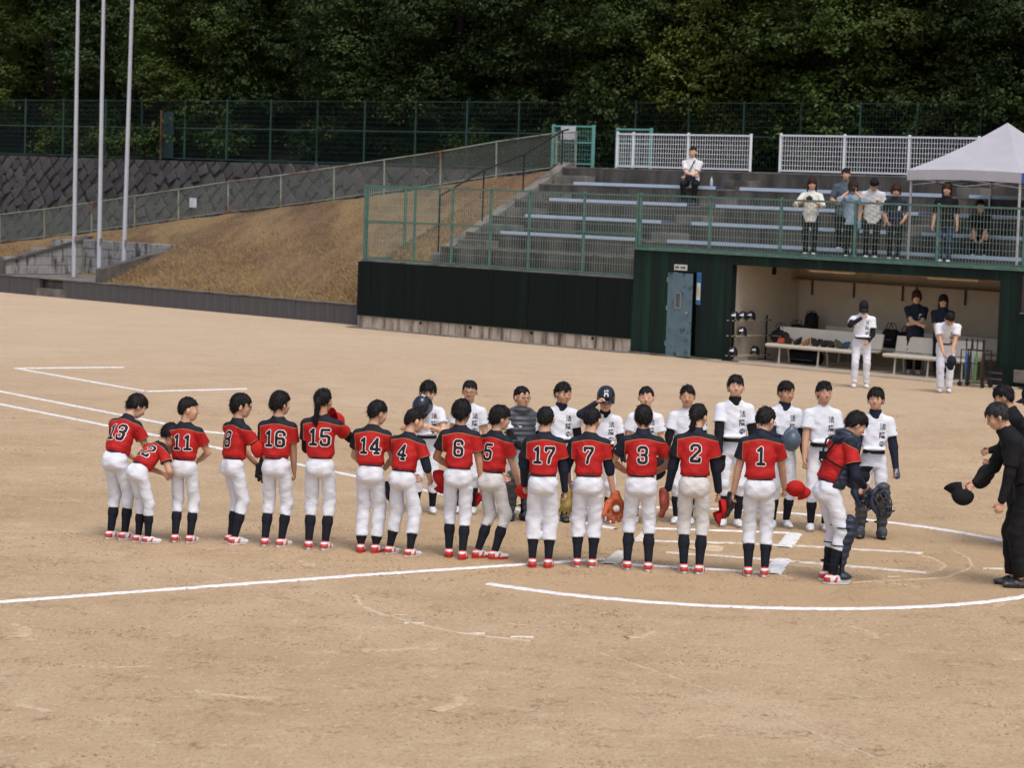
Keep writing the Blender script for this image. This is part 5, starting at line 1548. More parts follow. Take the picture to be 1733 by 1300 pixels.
            zc = base[2] + 0.082 * k
            Fs.cut(lambda X, Y, Z: np.maximum(Z - zc + 0 * X + 0 * Y, base[2] + 0.016 * k - Z + 0 * X + 0 * Y))
            V, Q = Fs.mesh()
            fy_ = (V - base) @ fd / k; fz_ = (V[:, 2] - base[2]) / k; sd_ = np.abs((V - base) @ sx) / k
            reg = np.maximum(np.minimum(-0.018 - fy_, 0.056 - fz_), np.minimum(0.012 - np.abs(fy_ - 0.5 * fz_ - 0.01), 0.06 - fz_))
            reg = np.maximum(reg, fz_ - 0.074)
            sh = to_obj('shoe', V, Q, PM[shoe], body, dict(region=0.5 + np.clip(reg, -0.4, 0.4)))
            # sole
            mb = MB(); nn = 20; ring = []
            for i in range(nn):
                a = 2 * math.pi * i / nn
                yy = 0.038 + 0.108 * math.cos(a); xx = (0.040 + 0.006 * math.cos(a)) * math.sin(a)
                ring.append((yy, xx))
            vs = [tuple(pt(a, b, zq)) for zq in (0.0, 0.006, 0.02) for a, b in ring]
            fs = [tuple(reversed(range(nn))), tuple(range(2 * nn, 3 * nn))]
            fs += [(r_ * nn + i, r_ * nn + (i + 1) % nn, (r_ + 1) * nn + (i + 1) % nn, (r_ + 1) * nn + i) for r_ in (0, 1) for i in range(nn)]
            mb.poly(vs, fs); mb.build('sole', SOLE.get(shoe, SOLE['x']), sh)
    if glasses:
        mb = MB()
        for s in (-1, 1):
            ring = [hp(s * (0.032 + 0.021 * math.cos(a)), 0.097, 0.0 + 0.015 * math.sin(a)) for a in np.linspace(0, 2 * math.pi, 13)]
            mb.tube(ring, 0.0026, 5, False)
            mb.tube([hp(s * 0.052, 0.096, 0.004), hp(s * 0.076, 0.06, 0.004), hp(s * 0.079, -0.005, 0.004)], 0.0024, 5)
        mb.tube([hp(-0.011, 0.098, 0.002), hp(0.011, 0.098, 0.002)], 0.0026, 5)
        mb.build('glasses', PM['frame'], body)
    return info
SOLE = dict(shoe_r=mat('sole_white', (0.6, 0.58, 0.56), 0.6), shoe_red2=mat('sole_red', (0.5, 0.03, 0.03), 0.5), shoe_k=mat('sole_black', (0.015, 0.015, 0.016), 0.6), x=mat('sole_grey', (0.45, 0.44, 0.43), 0.6))
def glyph(ch, bold=0.0):
    cu = bpy.data.curves.new('glyph', 'FONT')
    cu.body = ch; cu.align_x = 'CENTER'; cu.align_y = 'CENTER'; cu.size = 1.0; cu.offset = bold; cu.resolution_u = 2
    o = bpy.data.objects.new('glyph', cu); C.objects.link(o)
    dg = bpy.context.evaluated_depsgraph_get()
    me = o.evaluated_get(dg).to_mesh()
    vs = [tuple(v.co) for v in me.vertices]; fs = [tuple(p.vertices) for p in me.polygons]
    o.evaluated_get(dg).to_mesh_clear()
    bpy.data.objects.remove(o); bpy.data.curves.remove(cu)
    v = np.array(vs); v[:, :2] -= (v[:, :2].max(0) + v[:, :2].min(0)) / 2
    return dict(v=[tuple(p) for p in v], f=fs)
KANJI = [glyph(c, 0.016) for c in '法隆寺']
QUADM = dict(v=[(-0.35, -0.5), (0.25, -0.5), (0.45, 0.5), (-0.15, 0.5)], f=[(0, 1, 2, 3)])
def in_world(info, p):
    """body frame point to world"""
    return info['loc'] + Matrix.Rotation(-R(info['phi']), 3, 'Z') @ Vector(p)
# ================================================================== props
cap_red = cloth_mat('red_cap_cloth', (0.50, 0.02, 0.018), 0.12); cap_blk = cloth_mat('black_cap_cloth', (0.012, 0.013, 0.016), 0.2); cap_in = cloth_mat('grey_cap_lining', (0.16, 0.20, 0.21), 0.15)
hel_m = mat('navy_helmet_shell', (0.012, 0.016, 0.028), 0.22, 0.1, 4, spec=0.6); hel_lab = mat('helmet_label', (0.62, 0.63, 0.62), 0.5); hel_yel = mat('helmet_yellow_pad', (0.62, 0.38, 0.08), 0.6)
white_let = mat('white_letter', (0.72, 0.72, 0.72), 0.6)
def frame_at(o, pos, up, fwd):
    up = Vector(up).normalized(); f = Vector(fwd); f = (f - up * f.dot(up)).normalized(); x = f.cross(up)
    M_ = Matrix.Identity(4)
    for i in range(3):
        M_[i][0], M_[i][1], M_[i][2], M_[i][3] = x[i], f[i], up[i], pos[i]
    o.matrix_world = M_
    return o
def dome(rx, ry, rz, n=20, m_=7, ridge=0.0, t=0.006):
    mb = MB(); vs = []
    for sgn in (1, -1):
        for i in range(m_ + 1):
            a = math.pi / 2 * i / m_
            for k in range(n):
                b = 2 * math.pi * k / n
                s = 1 + ridge * (0.5 + 0.5 * math.cos(6 * b))
                q = 1 if sgn > 0 else (1 - t / rx)
                vs.append((rx * q * s * math.cos(a) ** 0.85 * math.sin(b), ry * q * s * math.cos(a) ** 0.85 * math.cos(b), rz * q * math.sin(a)))
    w = (m_ + 1) * n
    fs = []
    for i in range(m_):
        for k in range(n):
            k2 = (k + 1) % n
            fs.append((i * n + k2, i * n + k, (i + 1) * n + k, (i + 1) * n + k2))
            fs.append((w + i * n + k, w + i * n + k2, w + (i + 1) * n + k2, w + (i + 1) * n + k))
    fs += [(k, (k + 1) % n, w + (k + 1) % n, w + k) for k in range(n)]
    mb.poly(vs, fs)
    return mb
def brim(y0, rx, L, drop=0.02, t=0.005, spread=1.32):
    mb = MB(); n, m_ = 10, 4; vs = []
    for zt in (0, -t):
        for i in range(n + 1):
            a = -spread + 2 * spread * i / n
            for j in range(m_ + 1):
                q = j / m_
                x = rx * 1.0 * math.sin(a) * (1 + 0.10 * q * math.cos(a)); y = y0 * math.cos(a) + q * L * max(math.cos(a * 1.12), 0.0) ** 0.6
                z = -drop * q - 0.045 * (math.sin(a) ** 2) * q + zt
                vs.append((x, y, z))
    w = (n + 1) * (m_ + 1); fs = []
    for i in range(n):
        for j in range(m_):
            a, b = i * (m_ + 1) + j, (i + 1) * (m_ + 1) + j
            fs += [(a, b, b + 1, a + 1), (w + a + 1, w + b + 1, w + b, w + a)]
        a, b = i * (m_ + 1) + m_, (i + 1) * (m_ + 1) + m_
        fs.append((a, b, w + b, w + a))
    mb.poly(vs, fs)
    return mb
def cap(label, pos, up, fwd, m_, inner=None, letter=None, sc=1.0, group=None, bm=None):
    o = empty('cap', label=label, cat='cap', group=group)
    dome(0.080, 0.096, 0.098, ridge=0.02).build('crown', m_, o, smooth=True)
    brim(0.093, 0.080, 0.07, 0.015).build('brim', bm or m_, o, smooth=True)
    MB().lathe([(0, 0.006), (0.008, 0.004), (0.009, 0)], n=8).build('button', m_, o).location = (0, 0, 0.097)
    if inner: dome(0.0725, 0.0885, 0.090, t=0.002).build('lining', inner, o, smooth=True)
    if letter:
        g = glyph(letter, 0.02); mb = MB()
        mb.poly([(p[0] * 0.055, 0.0985 - 0.35 * p[1] * p[1] * 0.02 - 2.2 * (p[0] * 0.055) ** 2 - 0.018 * (p[1] + 0.4), 0.05 + p[1] * 0.055) for p in g['v']], [tuple(reversed(f)) for f in g['f']])
        mb.build('letter', white_let, o)
    frame_at(o, pos, up, fwd)
    if sc != 1: o.scale = (sc, sc, sc)
    return o
def helmet(label, pos, up, fwd, letter=None, lab=False, stripe=False, num=None, m_=None, sc=1.0, group=None):
    o = empty('batting_helmet', label=label, cat='helmet', group=group)
    m_ = m_ or hel_m
    dome(0.098, 0.118, 0.118, n=24, m_=8, t=0.012).build('shell', m_, o, smooth=True)
    lo = MB()
    for s in (-1, 1):
        vs = []
        for q in (1.0, 0.86):
            for i in range(9):
                a = R(40 + 14 * i)
                for zz in (0.0, -0.045 - 0.035 * math.sin(math.pi * min(max((i - 1) / 6, 0), 1)), ):
                    vs.append((s * 0.098 * q * math.sin(a), 0.118 * q * math.cos(a), zz))
        fs = []
        for i in range(8):
            b = i * 2
            fs += [(b, b + 2, b + 3, b + 1), (18 + b + 1, 18 + b + 3, 18 + b + 2, 18 + b), (b + 1, b + 3, 18 + b + 3, 18 + b + 1)]
        fs += [(0, 1, 19, 18), (16, 34, 35, 17)]
        lo = MB().poly(vs, fs); lo.build('ear_flap', m_, o, smooth=False)
    brim(0.114, 0.09, 0.05, 0.01, 0.006).build('peak', m_, o, smooth=True)
    if letter or num:
        g = glyph(letter or num, 0.03); mb = MB(); s_ = 0.075 if letter else 0.05
        def surf(x, z):
            zz = min(max(z / 0.118, 0), 0.97); yy = 0.118 * max(1 - (x / 0.098) ** 2 - zz ** 2, 0.02) ** 0.5
            return (x, yy * 1.02 + 0.006, z)
        sign = 1 if letter else -1
        mb.poly([(lambda q: (q[0], q[1] * sign, q[2]))(surf(-sign * -p[0] * s_ if False else p[0] * s_ * 1.0, 0.066 + p[1] * s_)) for p in g['v']], [tuple(f) for f in g['f']])
        mb.build('letter', white_let, o)
    if lab:
        mb = MB(); vs = []
        for i in range(5):
            a = R(155 + 12.5 * i)
            for z in (0.02, 0.055):
                k = math.sqrt(max(1 - (z / 0.118) ** 2, 0)) * 1.03
                vs.append((0.098 * k * math.sin(a), 0.118 * k * math.cos(a), z))
        mb.poly(vs, [(i * 2, i * 2 + 1, i * 2 + 3, i * 2 + 2) for i in range(4)]); mb.build('label', hel_lab, o)
    if stripe:
        MB().b2((0.05, -0.02, -0.055), (0.088, 0.055, -0.012)).build('cheek_pad', hel_yel, o, bevel=0.008)
    frame_at(o, pos, up, fwd)
    if sc != 1: o.scale = (sc, sc, sc)
    return o
def glove_mesh(seed=0):
    F = Field(npv(-0.15, -0.11, -0.16), npv(0.15, 0.11, 0.19), 0.009)
    F.add(ell((0, 0, -0.02), (0.085, 0.05, 0.095)), 0)
    for j, x in enumerate((-0.062, -0.022, 0.02, 0.06)):
        F.add(rcone((x * 0.8, 0.0, 0.03), (x * 1.25, 0.035, 0.135 - 0.02 * abs(j - 1.2)), 0.026, 0.019), 0.012)
    F.add(rcone((-0.07, 0.01, -0.05), (-0.125, 0.06, 0.06), 0.032, 0.022), 0.02)
    F.add(rcone((-0.10, 0.05, 0.05), (-0.05, 0.05, 0.10), 0.014, 0.014), 0.01)
    F.add(rcone((0, 0, -0.09), (0, 0, -0.13), 0.05, 0.046), 0.02)
    X, Y, Z = F.ax[0][:, None, None], F.ax[1][None, :, None], F.ax[2][None, None, :]
    hollow = np.sqrt((X / 0.06) ** 2 + ((Y - 0.065) / 0.055) ** 2 + ((Z - 0.0) / 0.085) ** 2) - 1
    F.F = np.maximum(F.F, -hollow * 0.05)
    return F.mesh()
GV, GQ = glove_mesh()
def leather(name, col): return mat(name, col, 0.5, 0.25, 12, 0.4, 40)
def glove(label, pos, up, fwd, m_, sc=1.0, ball=False, group=None):
    o = empty('baseball_glove', label=label, cat='glove', group=group)
    to_obj('leather_body', GV, GQ, m_, o)
    lace = MB()
    for i in range(5): lace.tube([(-0.11 + 0.012 * i, 0.055, 0.03 + 0.016 * i), (-0.055, 0.06, 0.06 + 0.012 * i)], 0.004, 5)
    lace.build('web_lacing', mat('lace', (0.30, 0.17, 0.08), 0.6), o)
    MB().tube([(-0.046, 0.0, -0.125), (0, -0.046, -0.125), (0.046, 0.0, -0.125), (0, 0.046, -0.125), (-0.046, 0, -0.125)], 0.006, 5).build('wrist_binding', mat('lace', (0.3, 0.17, 0.08), 0.6), o)
    frame_at(o, pos, up, fwd)
    o.scale = (sc, sc, sc)
    if ball:
        b = empty('baseball', label='white baseball resting in the orange glove', cat='ball')
        bb = MB().lathe([(0.034 * math.sin(math.pi * i / 10), -0.034 * math.cos(math.pi * i / 10)) for i in range(11)], n=16)
        bb.build('cover', mat('ball_leather', (0.62, 0.60, 0.55), 0.6), b, smooth=True)
        seam = MB(); pts = []
        for i in range(33):
            a = 2 * math.pi * i / 32
            v = Vector((math.cos(a) + 0.3 * math.cos(3 * a), math.sin(a) - 0.3 * math.sin(3 * a), 0.95 * math.sin(2 * a))).normalized() * 0.0345
            pts.append(v)
        seam.tube(pts, 0.0012, 4, False); seam.build('seam', mat('seam_red', (0.4, 0.05, 0.04), 0.6), b)
        b.location = Vector(pos) + Vector(fwd).normalized() * 0.055 + Vector(up).normalized() * 0.01
    return o
def guards(info, mcol='guard', kneez=0.12, straps=True):
    b, h = info['body'], info['h']
    for (J, K, A, fa), s in zip(info['LEG'], (-1, 1)):
        fd = npv(math.sin(R(fa)), math.cos(R(fa)), 0)
        F = Field(np.minimum(K, A) - 0.14, np.maximum(K, A) + 0.16, 0.009)
        d = unit(A - K); o1 = fd * 0.026 * h
        F.add(rcone(K + o1 - d * 0.06 * h, K + o1 * 1.3, 0.044 * h, 0.050 * h), 0)
        F.add(rcone(K + o1 + d * 0.03 * h, A + o1 * 0.9 - d * 0.03 * h, 0.047 * h, 0.036 * h), 0.012)
        F.add(ell(A + fd * 0.055 * h - npv(0, 0, 0.005 * h), npv(0.036, 0.055, 0.026) * h, np.array([[fd[1], -fd[0], 0], fd, [0, 0, 1]])), 0.02)
        ph = K
        F.warp(lambda X, Y, Z: (0.004 * np.sin((Z - K[2]) * 95) * (1 + 0 * X + 0 * Y)).astype(np.float32))
        c = K - fd * 0.006 * h
        F.cut(lambda X, Y, Z: -((X - c[0]) * fd[0] + (Y - c[1]) * fd[1]) + 0 * Z)
        V, Q = F.mesh(); g = to_obj('shin_guard', V, Q, PM[mcol], b)
        for t in (-0.12, 0.3, 0.75):
            mb = MB()
            cpt = K + (A - K) * t
            r_ = (0.056 if t < 0.2 else 0.043) * h
            mb.tube([cpt + (fd * math.cos(a) + np.cross(fd, npv(0, 0, 1)) * math.sin(a)) * r_ for a in np.linspace(0, 2 * math.pi, 15)], 0.007, 5, False)
            mb.build('guard_strap', PM['black'], g)
def chest_guard(info, mcol='guard_n', mark=False):
    b, h = info['body'], info['h']; pts, T, Yx = info['jfr']
    F = Field(pts.min(0) - 0.2, pts.max(0) + 0.2, 0.009)
    A_ = np.array([0.100, 0.106, 0.112, 0.112, 0.112, 0.110, 0.098, 0.055]) * h; B_ = np.array([0.078, 0.088, 0.092, 0.090, 0.088, 0.082, 0.070, 0.052]) * h
    p_, loc_, _ = loft(pts, info['xax'], A_ * 1.03, B_ * 1.08, 2.4)
    F.add(p_, 0)
    for s, S_ in ((-1, info['SL']), (1, info['SR'])):
        F.add(rcone(info['P2'] - info['d2'] * 0.02 * h + info['xax'] * s * 0.05 * h, S_ + info['xax'] * s * 0.012 * h, 0.043 * h, 0.046 * h), 0.02)
    F.add(rcone(info['P2'] - info['fwd'] * 0.01 * h, info['P2'] + info['fwd'] * 0.03 * h, 0.062 * h, 0.058 * h, info['d2'], 0.6), 0.02)
    F.warp(lambda X, Y, Z: (0.0045 * np.sin((Z) * 120) * np.where(np.abs(np.sin(X * 24)) > 0.1, 1, 0.2) + 0 * Y).astype(np.float32))
    c = info['P0'] * 0.5 + info['P2'] * 0.5 - info['fwd'] * 0.005 * h; f = info['fwd']; p2 = info['P2']
    F.cut(lambda X, Y, Z: np.minimum(-((X - c[0]) * f[0] + (Y - c[1]) * f[1] + (Z - c[2]) * f[2]), np.sqrt((X - p2[0]) ** 2 + (Y - p2[1]) ** 2 + (Z - p2[2] + 0.02) ** 2) - 0.085 * h))
    V, Q = F.mesh(); g = to_obj('chest_protector', V, Q, PM[mcol], b)
    # straps across the back
    mb = MB()
    P0, P2, x, d2 = info['P0'], info['P2'], info['xax'], info['d2']
    bk = lambda t, xx, off: P0 + (P2 - P0) * t + x * xx * h - f * off * h
    for s in (-1, 1):
        mb.tube([bk(0.98, s * 0.06, 0.03), bk(0.8, s * 0.055, 0.088), bk(0.58, s * 0.03, 0.098), bk(0.48, 0, 0.10)], 0.010, 6)
        mb.tube([bk(0.48, 0, 0.10), bk(0.42, s * 0.06, 0.085), bk(0.40, s * 0.11, 0.03), bk(0.42, s * 0.118, 0.01)], 0.009, 6)
    mb.box(tuple(bk(0.48, 0, 0.105)), (0.06, 0.05, 0.07)); mb.build('back_straps', PM['black'], g)
    if mark:
        q = MB(); o_ = P0 + (P2 - P0) * 0.62 + x * 0.03 * h + f * 0.105 * h
        q.poly([o_ + x * a * h + d2 * b_ * h for a, b_ in ((-0.018, -0.004), (0.0, -0.010), (0.022, 0.012), (0.0, 0.0), (-0.006, 0.006))], [(0, 1, 2, 3, 4)]); q.build('logo_mark', white_let, g)
G3 = lambda x, y, z=0.0: (x, y, z)
FR_ = dict(hl=(-0.055, 0.15, -0.235), hr=(0.055, 0.15, -0.235), el=(-1, -0.35, -0.25), er=(1, -0.35, -0.25))
# ================================================================== the visiting team in red, backs to the camera
RG = 'players in red jerseys'
def red(pos, phi, H, num, label, **kw):
    kw.setdefault('group', RG); kw.setdefault('hair', 'short')
    return person(pos, phi, H, label, top='jred', num=num, **kw)
r13 = red((-3.80, 25.42), 32, 1.47, '13', 'bowing child in red jersey number 13, leftmost of the line', seed=13, lean=17, curve=16, head=(28, 24, 0), feet=[(-0.055, 0.0, 0), (0.065, 0.03, 18)], hair='full', **FR_)
r12 = red((-3.52, 25.25), 48, 1.30, '12', 'smallest child in red jersey number 12, bent deeply forward', seed=12, lean=34, curve=26, head=(10, 14, 0), feet=[(-0.06, 0.0, 0), (0.06, 0.02, 18)], hair='short', hl=(-0.05, 0.10, -0.19), hr=(0.07, 0.08, -0.20), el=(-1, -0.5, 0.2), er=(1, -0.6, 0.2))
r11 = red((-3.15, 25.37), 10, 1.40, '11', 'child in red jersey number 11, face turned right', seed=11, lean=3, head=(72, 4, 0), hair='crop', feet=[(-0.062, 0, -5), (0.075, 0.0, 14)], hl=(-0.05, 0.17, -0.20), hr=(0.06, 0.16, -0.21), el=(-1, -0.3, -0.35), er=(1, -0.3, -0.35))
r8 = red((-2.68, 25.40), 48, 1.45, '8', 'child in red jersey number 8 with glasses and a black glove', seed=8, lean=4, curve=4, head=(36, 2, 0), hair='full', glasses=True, feet=[(-0.04, 0.03, 0), (0.05, -0.005, 8)], crouch=0.002, hl=(-0.02, 0.21, -0.28), hr=(0.05, 0.20, -0.17), el=(-1, -0.3, -0.6), er=(0.9, -0.3, -0.6))
r16 = red((-2.25, 25.29), 12, 1.49, '16', 'child in red jersey number 16, hands held low in front', seed=16, lean=3, head=(34, 2, 0), hair='full', feet=[(-0.075, 0, -6), (0.06, 0.01, 22)], hl=(-0.07, 0.09, -0.29), hr=(0.09, 0.10, -0.31))
r15 = red((-1.82, 25.19), 6, 1.54, '15', 'girl in red jersey number 15 with a long ponytail', seed=15, lean=2, head=(24, 2, 0), hair='pony', hairlen=0.10, feet=[(-0.07, 0, -6), (0.06, 0.0, 14)], hl=(-0.03, 0.18, -0.16), hr=(0.05, 0.17, -0.03), er=(1, -0.1, -0.6), sleeves=('black', 'half'))
r14 = red((-1.33, 25.10), 10, 1.46, '14', 'child in red jersey number 14 with ankle length trousers', seed=14, lean=5, curve=4, head=(46, 18, 0), hair='short', hem=0.78, baggy=1.12, shoe='shoe_red2', feet=[(-0.06, 0, -4), (0.06, 0.02, 14)], **FR_)
r4 = red((-1.01, 24.98), 24, 1.41, '4', 'child in red jersey number 4, legs apart, holding a red cap', seed=4, lean=7, curve=6, side=3, head=(40, 12, 0), hair='crop', hem=0.58, baggy=1.16, feet=[(-0.115, 0.02, 10), (0.10, -0.02, 20)], hl=(-0.03, 0.16, -0.24), hr=(0.12, 0.12, -0.25), sleeves=('navy', 'half'))
r6 = red((-0.48, 24.91), 4, 1.50, '6', 'child in red jersey number 6 with right arm hanging', seed=6, lean=2, head=(16, 6, 0), hair='full', feet=[(-0.05, 0.05, -8), (0.055, -0.03, 6)], shoe='shoe_red2', hl=(-0.06, 0.14, -0.22), hr=(0.15, 0.05, -0.32), el=(-1, -0.3, -0.2))
r5 = red((-0.17, 24.98), 34, 1.47, '5', 'child in red jersey number 5 with knees bent, greyish trousers', seed=5, lean=5, curve=4, head=(34, 8, 0), hair='full', glasses=True, bottom='pants_grey', hem=0.34, crouch=0.012, feet=[(-0.075, -0.035, 14), (0.06, 0.0, 26)], shoe='shoe_red2', hl=(-0.06, 0.18, -0.24), hr=(0.12, 0.13, -0.295))
r17 = red((0.32, 24.51), 2, 1.50, '17', 'child in red jersey number 17 with navy undersleeves and wide trousers', seed=17, lean=3, head=(6, 8, 0), hair='crop', hem=0.52, baggy=1.22, sleeves='navy', shoe='shoe_red2', feet=[(-0.05, 0, -4), (0.05, 0.0, 8)], hl=(-0.12, 0.12, -0.28), hr=(0.14, 0.06, -0.31))
r7 = red((0.745, 24.61), 6, 1.50, '7', 'child in red jersey number 7 with an orange glove', seed=7, lean=4, head=(14, 12, 0), hair='crop', hem=0.46, baggy=1.15, feet=[(-0.065, 0, -10), (0.055, 0.0, 6)], hl=(-0.13, 0.12, -0.26), hr=(0.155, 0.05, -0.315), sleeves=('navy', 'half'))
r3 = red((1.24, 24.53), 0, 1.54, '3', 'broad child in red jersey number 3 with both elbows out', seed=3, lean=2, head=(-2, 6, 0), hair='short', hem=0.30, wide=1.06, collar='navy', feet=[(-0.085, 0.01, -4), (0.075, -0.02, 6)], hl=(-0.09, 0.15, -0.20), hr=(0.09, 0.15, -0.20), el=(-1, -0.2, -0.25), er=(1, -0.2, -0.25))
r2 = red((1.73, 24.45), 2, 1.58, '2', 'girl in red jersey number 2 with ponytail and ivory trousers', seed=2, lean=5, curve=5, head=(28, 10, 0), hair='pony', hairlen=0.03, bottom='pants_grey', hem=0.30, sleeves='navy', collar='navy', feet=[(-0.055, 0, -6), (0.06, -0.01, 14)], hl=(-0.15, 0.06, -0.30), hr=(0.15, 0.06, -0.31))
r1 = red((2.335, 24.40), 4, 1.58, '1', 'child in red jersey number 1 with glasses and bowed head', seed=1, lean=4, curve=5, head=(40, 22, 0), hair='short', glasses=True, hem=0.44, collar='navy', feet=[(-0.06, 0, -4), (0.05, 0.0, 8)], hl=(-0.15, 0.06, -0.30), hr=(0.15, 0.14, -0.27), er=(0.6, -0.7, -0.2))
rc = red((2.96, 24.17), 68, 1.64, None, 'catcher in red jersey with chest protector, shin guards and navy sleeves', seed=10, lean=12, curve=16, head=(16, 22, 0), hair='full', hem=0.42, baggy=1.1, sleeves='navy', feet=[(-0.085, 0.04, 4), (0.085, 0.0, 18)], crouch=0.004, hl=(-0.03, 0.11, -0.24), hr=(0.07, 0.11, -0.22), el=(-0.8, -0.5, -0.4), er=(0.8, -0.6, -0.4))
chest_guard(rc); guards(rc, 'guard_n')
def hand(info, side, off=0.06):
    W_, E_ = (info['WR'], info['ER']) if side == 'r' else (info['WL'], info['EL'])
    return in_world(info, W_ + unit(W_ - E_) * off)
def bdir(info, v): return Matrix.Rotation(-R(info['phi']), 3, 'Z') @ Vector(v)
glv_blk = leather('black_glove_leather', (0.018, 0.015, 0.014)); glv_or = leather('orange_glove_leather', (0.45, 0.10, 0.035)); glv_br = leather('red_brown_glove_leather', (0.26, 0.05, 0.035)); glv_ye = leather('yellow_glove_leather', (0.42, 0.33, 0.10)); glv_tan = leather('tan_glove_leather', (0.42, 0.20, 0.06)); glv_bl = leather('blue_glove_leather', (0.03, 0.08, 0.15))
V3 = Vector
cap('red cap pressed to the chest of player 8', V3((-2.45, 25.36, 0.94)), (0.75, -0.55, 0.25), (0.1, 0.1, 1), cap_red)
glove('black glove hanging on the left hand of player 8', hand(r8, 'l', 0.05) + V3((0.05, 0.0, -0.03)), (0, 0, -1), (0.6, -0.8, 0), glv_blk, 0.85)
cap('red cap held before the chest of the ponytailed player 15', hand(r15, 'r') + V3((0.06, 0.05, 0.02)), (0.5, 0.8, 0.3), (0, 0, 1), cap_red)
glove('black glove showing between players 14 and 4', hand(r14, 'r', 0.05) + V3((0.07, -0.02, -0.22)), (0.1, 0, -1), (1, 0.2, 0), glv_blk, 0.8)
cap('red cap in the right hand of player 4', hand(r4, 'r') + V3((0.07, 0.02, 0.03)), (0.65, -0.45, 0.35), (0.2, 0.4, -0.8), cap_red)
cap('red cap partly hidden behind the hand of player 6', hand(r6, 'r') + V3((0.02, 0.09, -0.04)), (0.7, 0.1, -0.3), (0, 0, -1), cap_red)
cap('red cap hanging from the right hand of player 5', V3((0.14, 24.94, 0.68)), (0.4, -0.6, -0.55), (0.6, 0.2, -0.7), cap_red)
glove('yellow glove on the right hand of player 17', hand(r17, 'r', 0.07) + V3((0.02, 0.06, -0.06)), (0, 0.1, -1), (-0.2, 1, 0), glv_ye, 0.85)
glove('orange glove on the right hand of player 7 with a ball', hand(r7, 'r', 0.07) + V3((0.02, -0.0, -0.09)), (0.05, 0.0, -1), (0.1, -1, 0.15), glv_or, 1.0, True)
glove('red brown glove on the left hand of player 2', hand(r2, 'l', 0.07) + V3((-0.02, 0.0, -0.08)), (0.1, 0.1, -1), (-1, 0.3, 0), glv_br, 0.95)
cap('red cap hanging low in the right hand of player 2', hand(r2, 'r') + V3((0.02, 0.04, -0.12)), (0.9, 0.1, 0.1), (0, 0, -1), cap_red)
cap('red cap lifted in the right hand of player 1', hand(r1, 'r') + V3((0.10, 0.02, 0.03)), (0.2, -0.75, 0.5), (0.9, 0.2, -0.1), cap_red)
glove('dark glove beside the left leg of player 1', hand(r1, 'l', 0.07) + V3((-0.01, 0.03, -0.07)), (0, 0, -1), (-1, 0.2, 0), glv_blk, 0.8)
# catcher's mask and helmet
mk = empty('catcher_mask', label='dark catcher mask with wire cage held by the red catcher', cat='mask')
cg = MB()
for i in range(-2, 3): cg.tube([(0.045 * i, 0.10 - 0.012 * i * i, -0.13), (0.05 * i, 0.145 - 0.014 * i * i, -0.02), (0.045 * i, 0.10 - 0.012 * i * i, 0.10)], 0.006, 6)
for z in (-0.12, -0.06, 0.02, 0.09): cg.tube([(-0.10, 0.04, z), (-0.06, 0.12, z), (0, 0.145, z), (0.06, 0.12, z), (0.10, 0.04, z)], 0.006, 6)
cg.build('wire_cage', black_metal if 'black_metal' in globals() else PM['frame'], mk)
pd = MB().tube([(0.105 * math.sin(a), 0.045 + 0.02 * math.cos(a * 2), 0.135 * math.cos(a) - 0.01) for a in np.linspace(0, 2 * math.pi, 22)], 0.022, 8, False); pd.build('face_padding', PM['guard_n'], mk, smooth=True)
dome(0.10, 0.12, 0.115, t=0.012).build('skull_cap', hel_m, mk, smooth=True).rotation_euler = (R(25), 0, 0)
frame_at(mk, hand(rc, 'r') + V3((0.10, -0.03, -0.13)), (-0.35, 0.1, 0.9), (0.75, -0.6, -0.35))
glove('navy catcher mitt under the arm of the red catcher', hand(rc, 'l') + V3((0.02, 0.02, 0.0)), (0.6, 0.1, -0.6), (0.2, -0.9, 0.1), leather('navy_mitt', (0.02, 0.03, 0.06)), 1.0)

# ================================================================== home team in white, facing the camera
WG = 'players in white jerseys'
def wht(pos, phi, H, label, **kw):
    kw.setdefault('group', WG); kw.setdefault('shoe', 'shoe_b'); kw.setdefault('kanji', True); kw.setdefault('hair', 'short')
    return person(pos, 180 + phi, H, label, top='jwhite', **kw)
w1 = wht((-0.90, 28.25), -4, 1.42, 'boy in white jersey holding a dark helmet under his chin', seed=21, head=(0, 10, 0), hair='full', fringe=0.01, shoe='shoe_b', feet=[(-0.075, 0, -8), (0.075, 0.02, 10)], hl=(-0.02, 0.16, -0.10), hr=(0.09, 0.17, -0.06), el=(-0.8, -0.2, -0.8), er=(0.8, -0.1, -0.8), baggy=1.1, hem=0.5, fringe_=0) if False else wht((-0.90, 28.25), -4, 1.42, 'boy in white jersey holding a dark helmet under his chin', seed=21, head=(0, 10, 0), hair='full', fringe=0.01, feet=[(-0.075, 0, -8), (0.075, 0.02, 10)], hl=(-0.02, 0.16, -0.10), hr=(0.09, 0.17, -0.06), el=(-0.8, -0.2, -0.8), er=(0.8, -0.1, -0.8), baggy=1.1, hem=0.5)
w2 = wht((-0.45, 28.36), 4, 1.43, 'smiling boy in glasses and white jersey behind player 6', seed=22, head=(0, 2, 0), hair='crop', glasses=True, mouth=0.8)
w3 = wht((0.10, 27.92), -14, 1.42, 'catcher in white team with dark chest protector and glasses', seed=23, head=(-14, 0, 0), hair='crop', glasses=True, mouth=0.4, sleeves='black', collar='navy', kanji=False, shoe='shoe_k', hl=(-0.12, 0.06, -0.28), hr=(0.02, 0.18, -0.22))
chest_guard(w3, 'guard', True); guards(w3, 'guard')
w4 = wht((0.53, 27.93), -6, 1.48, 'boy in white jersey with black sleeves behind player 17', seed=24, head=(-22, 8, 0), hair='short', sleeves='black', collar='navy', shoe='shoe_k')
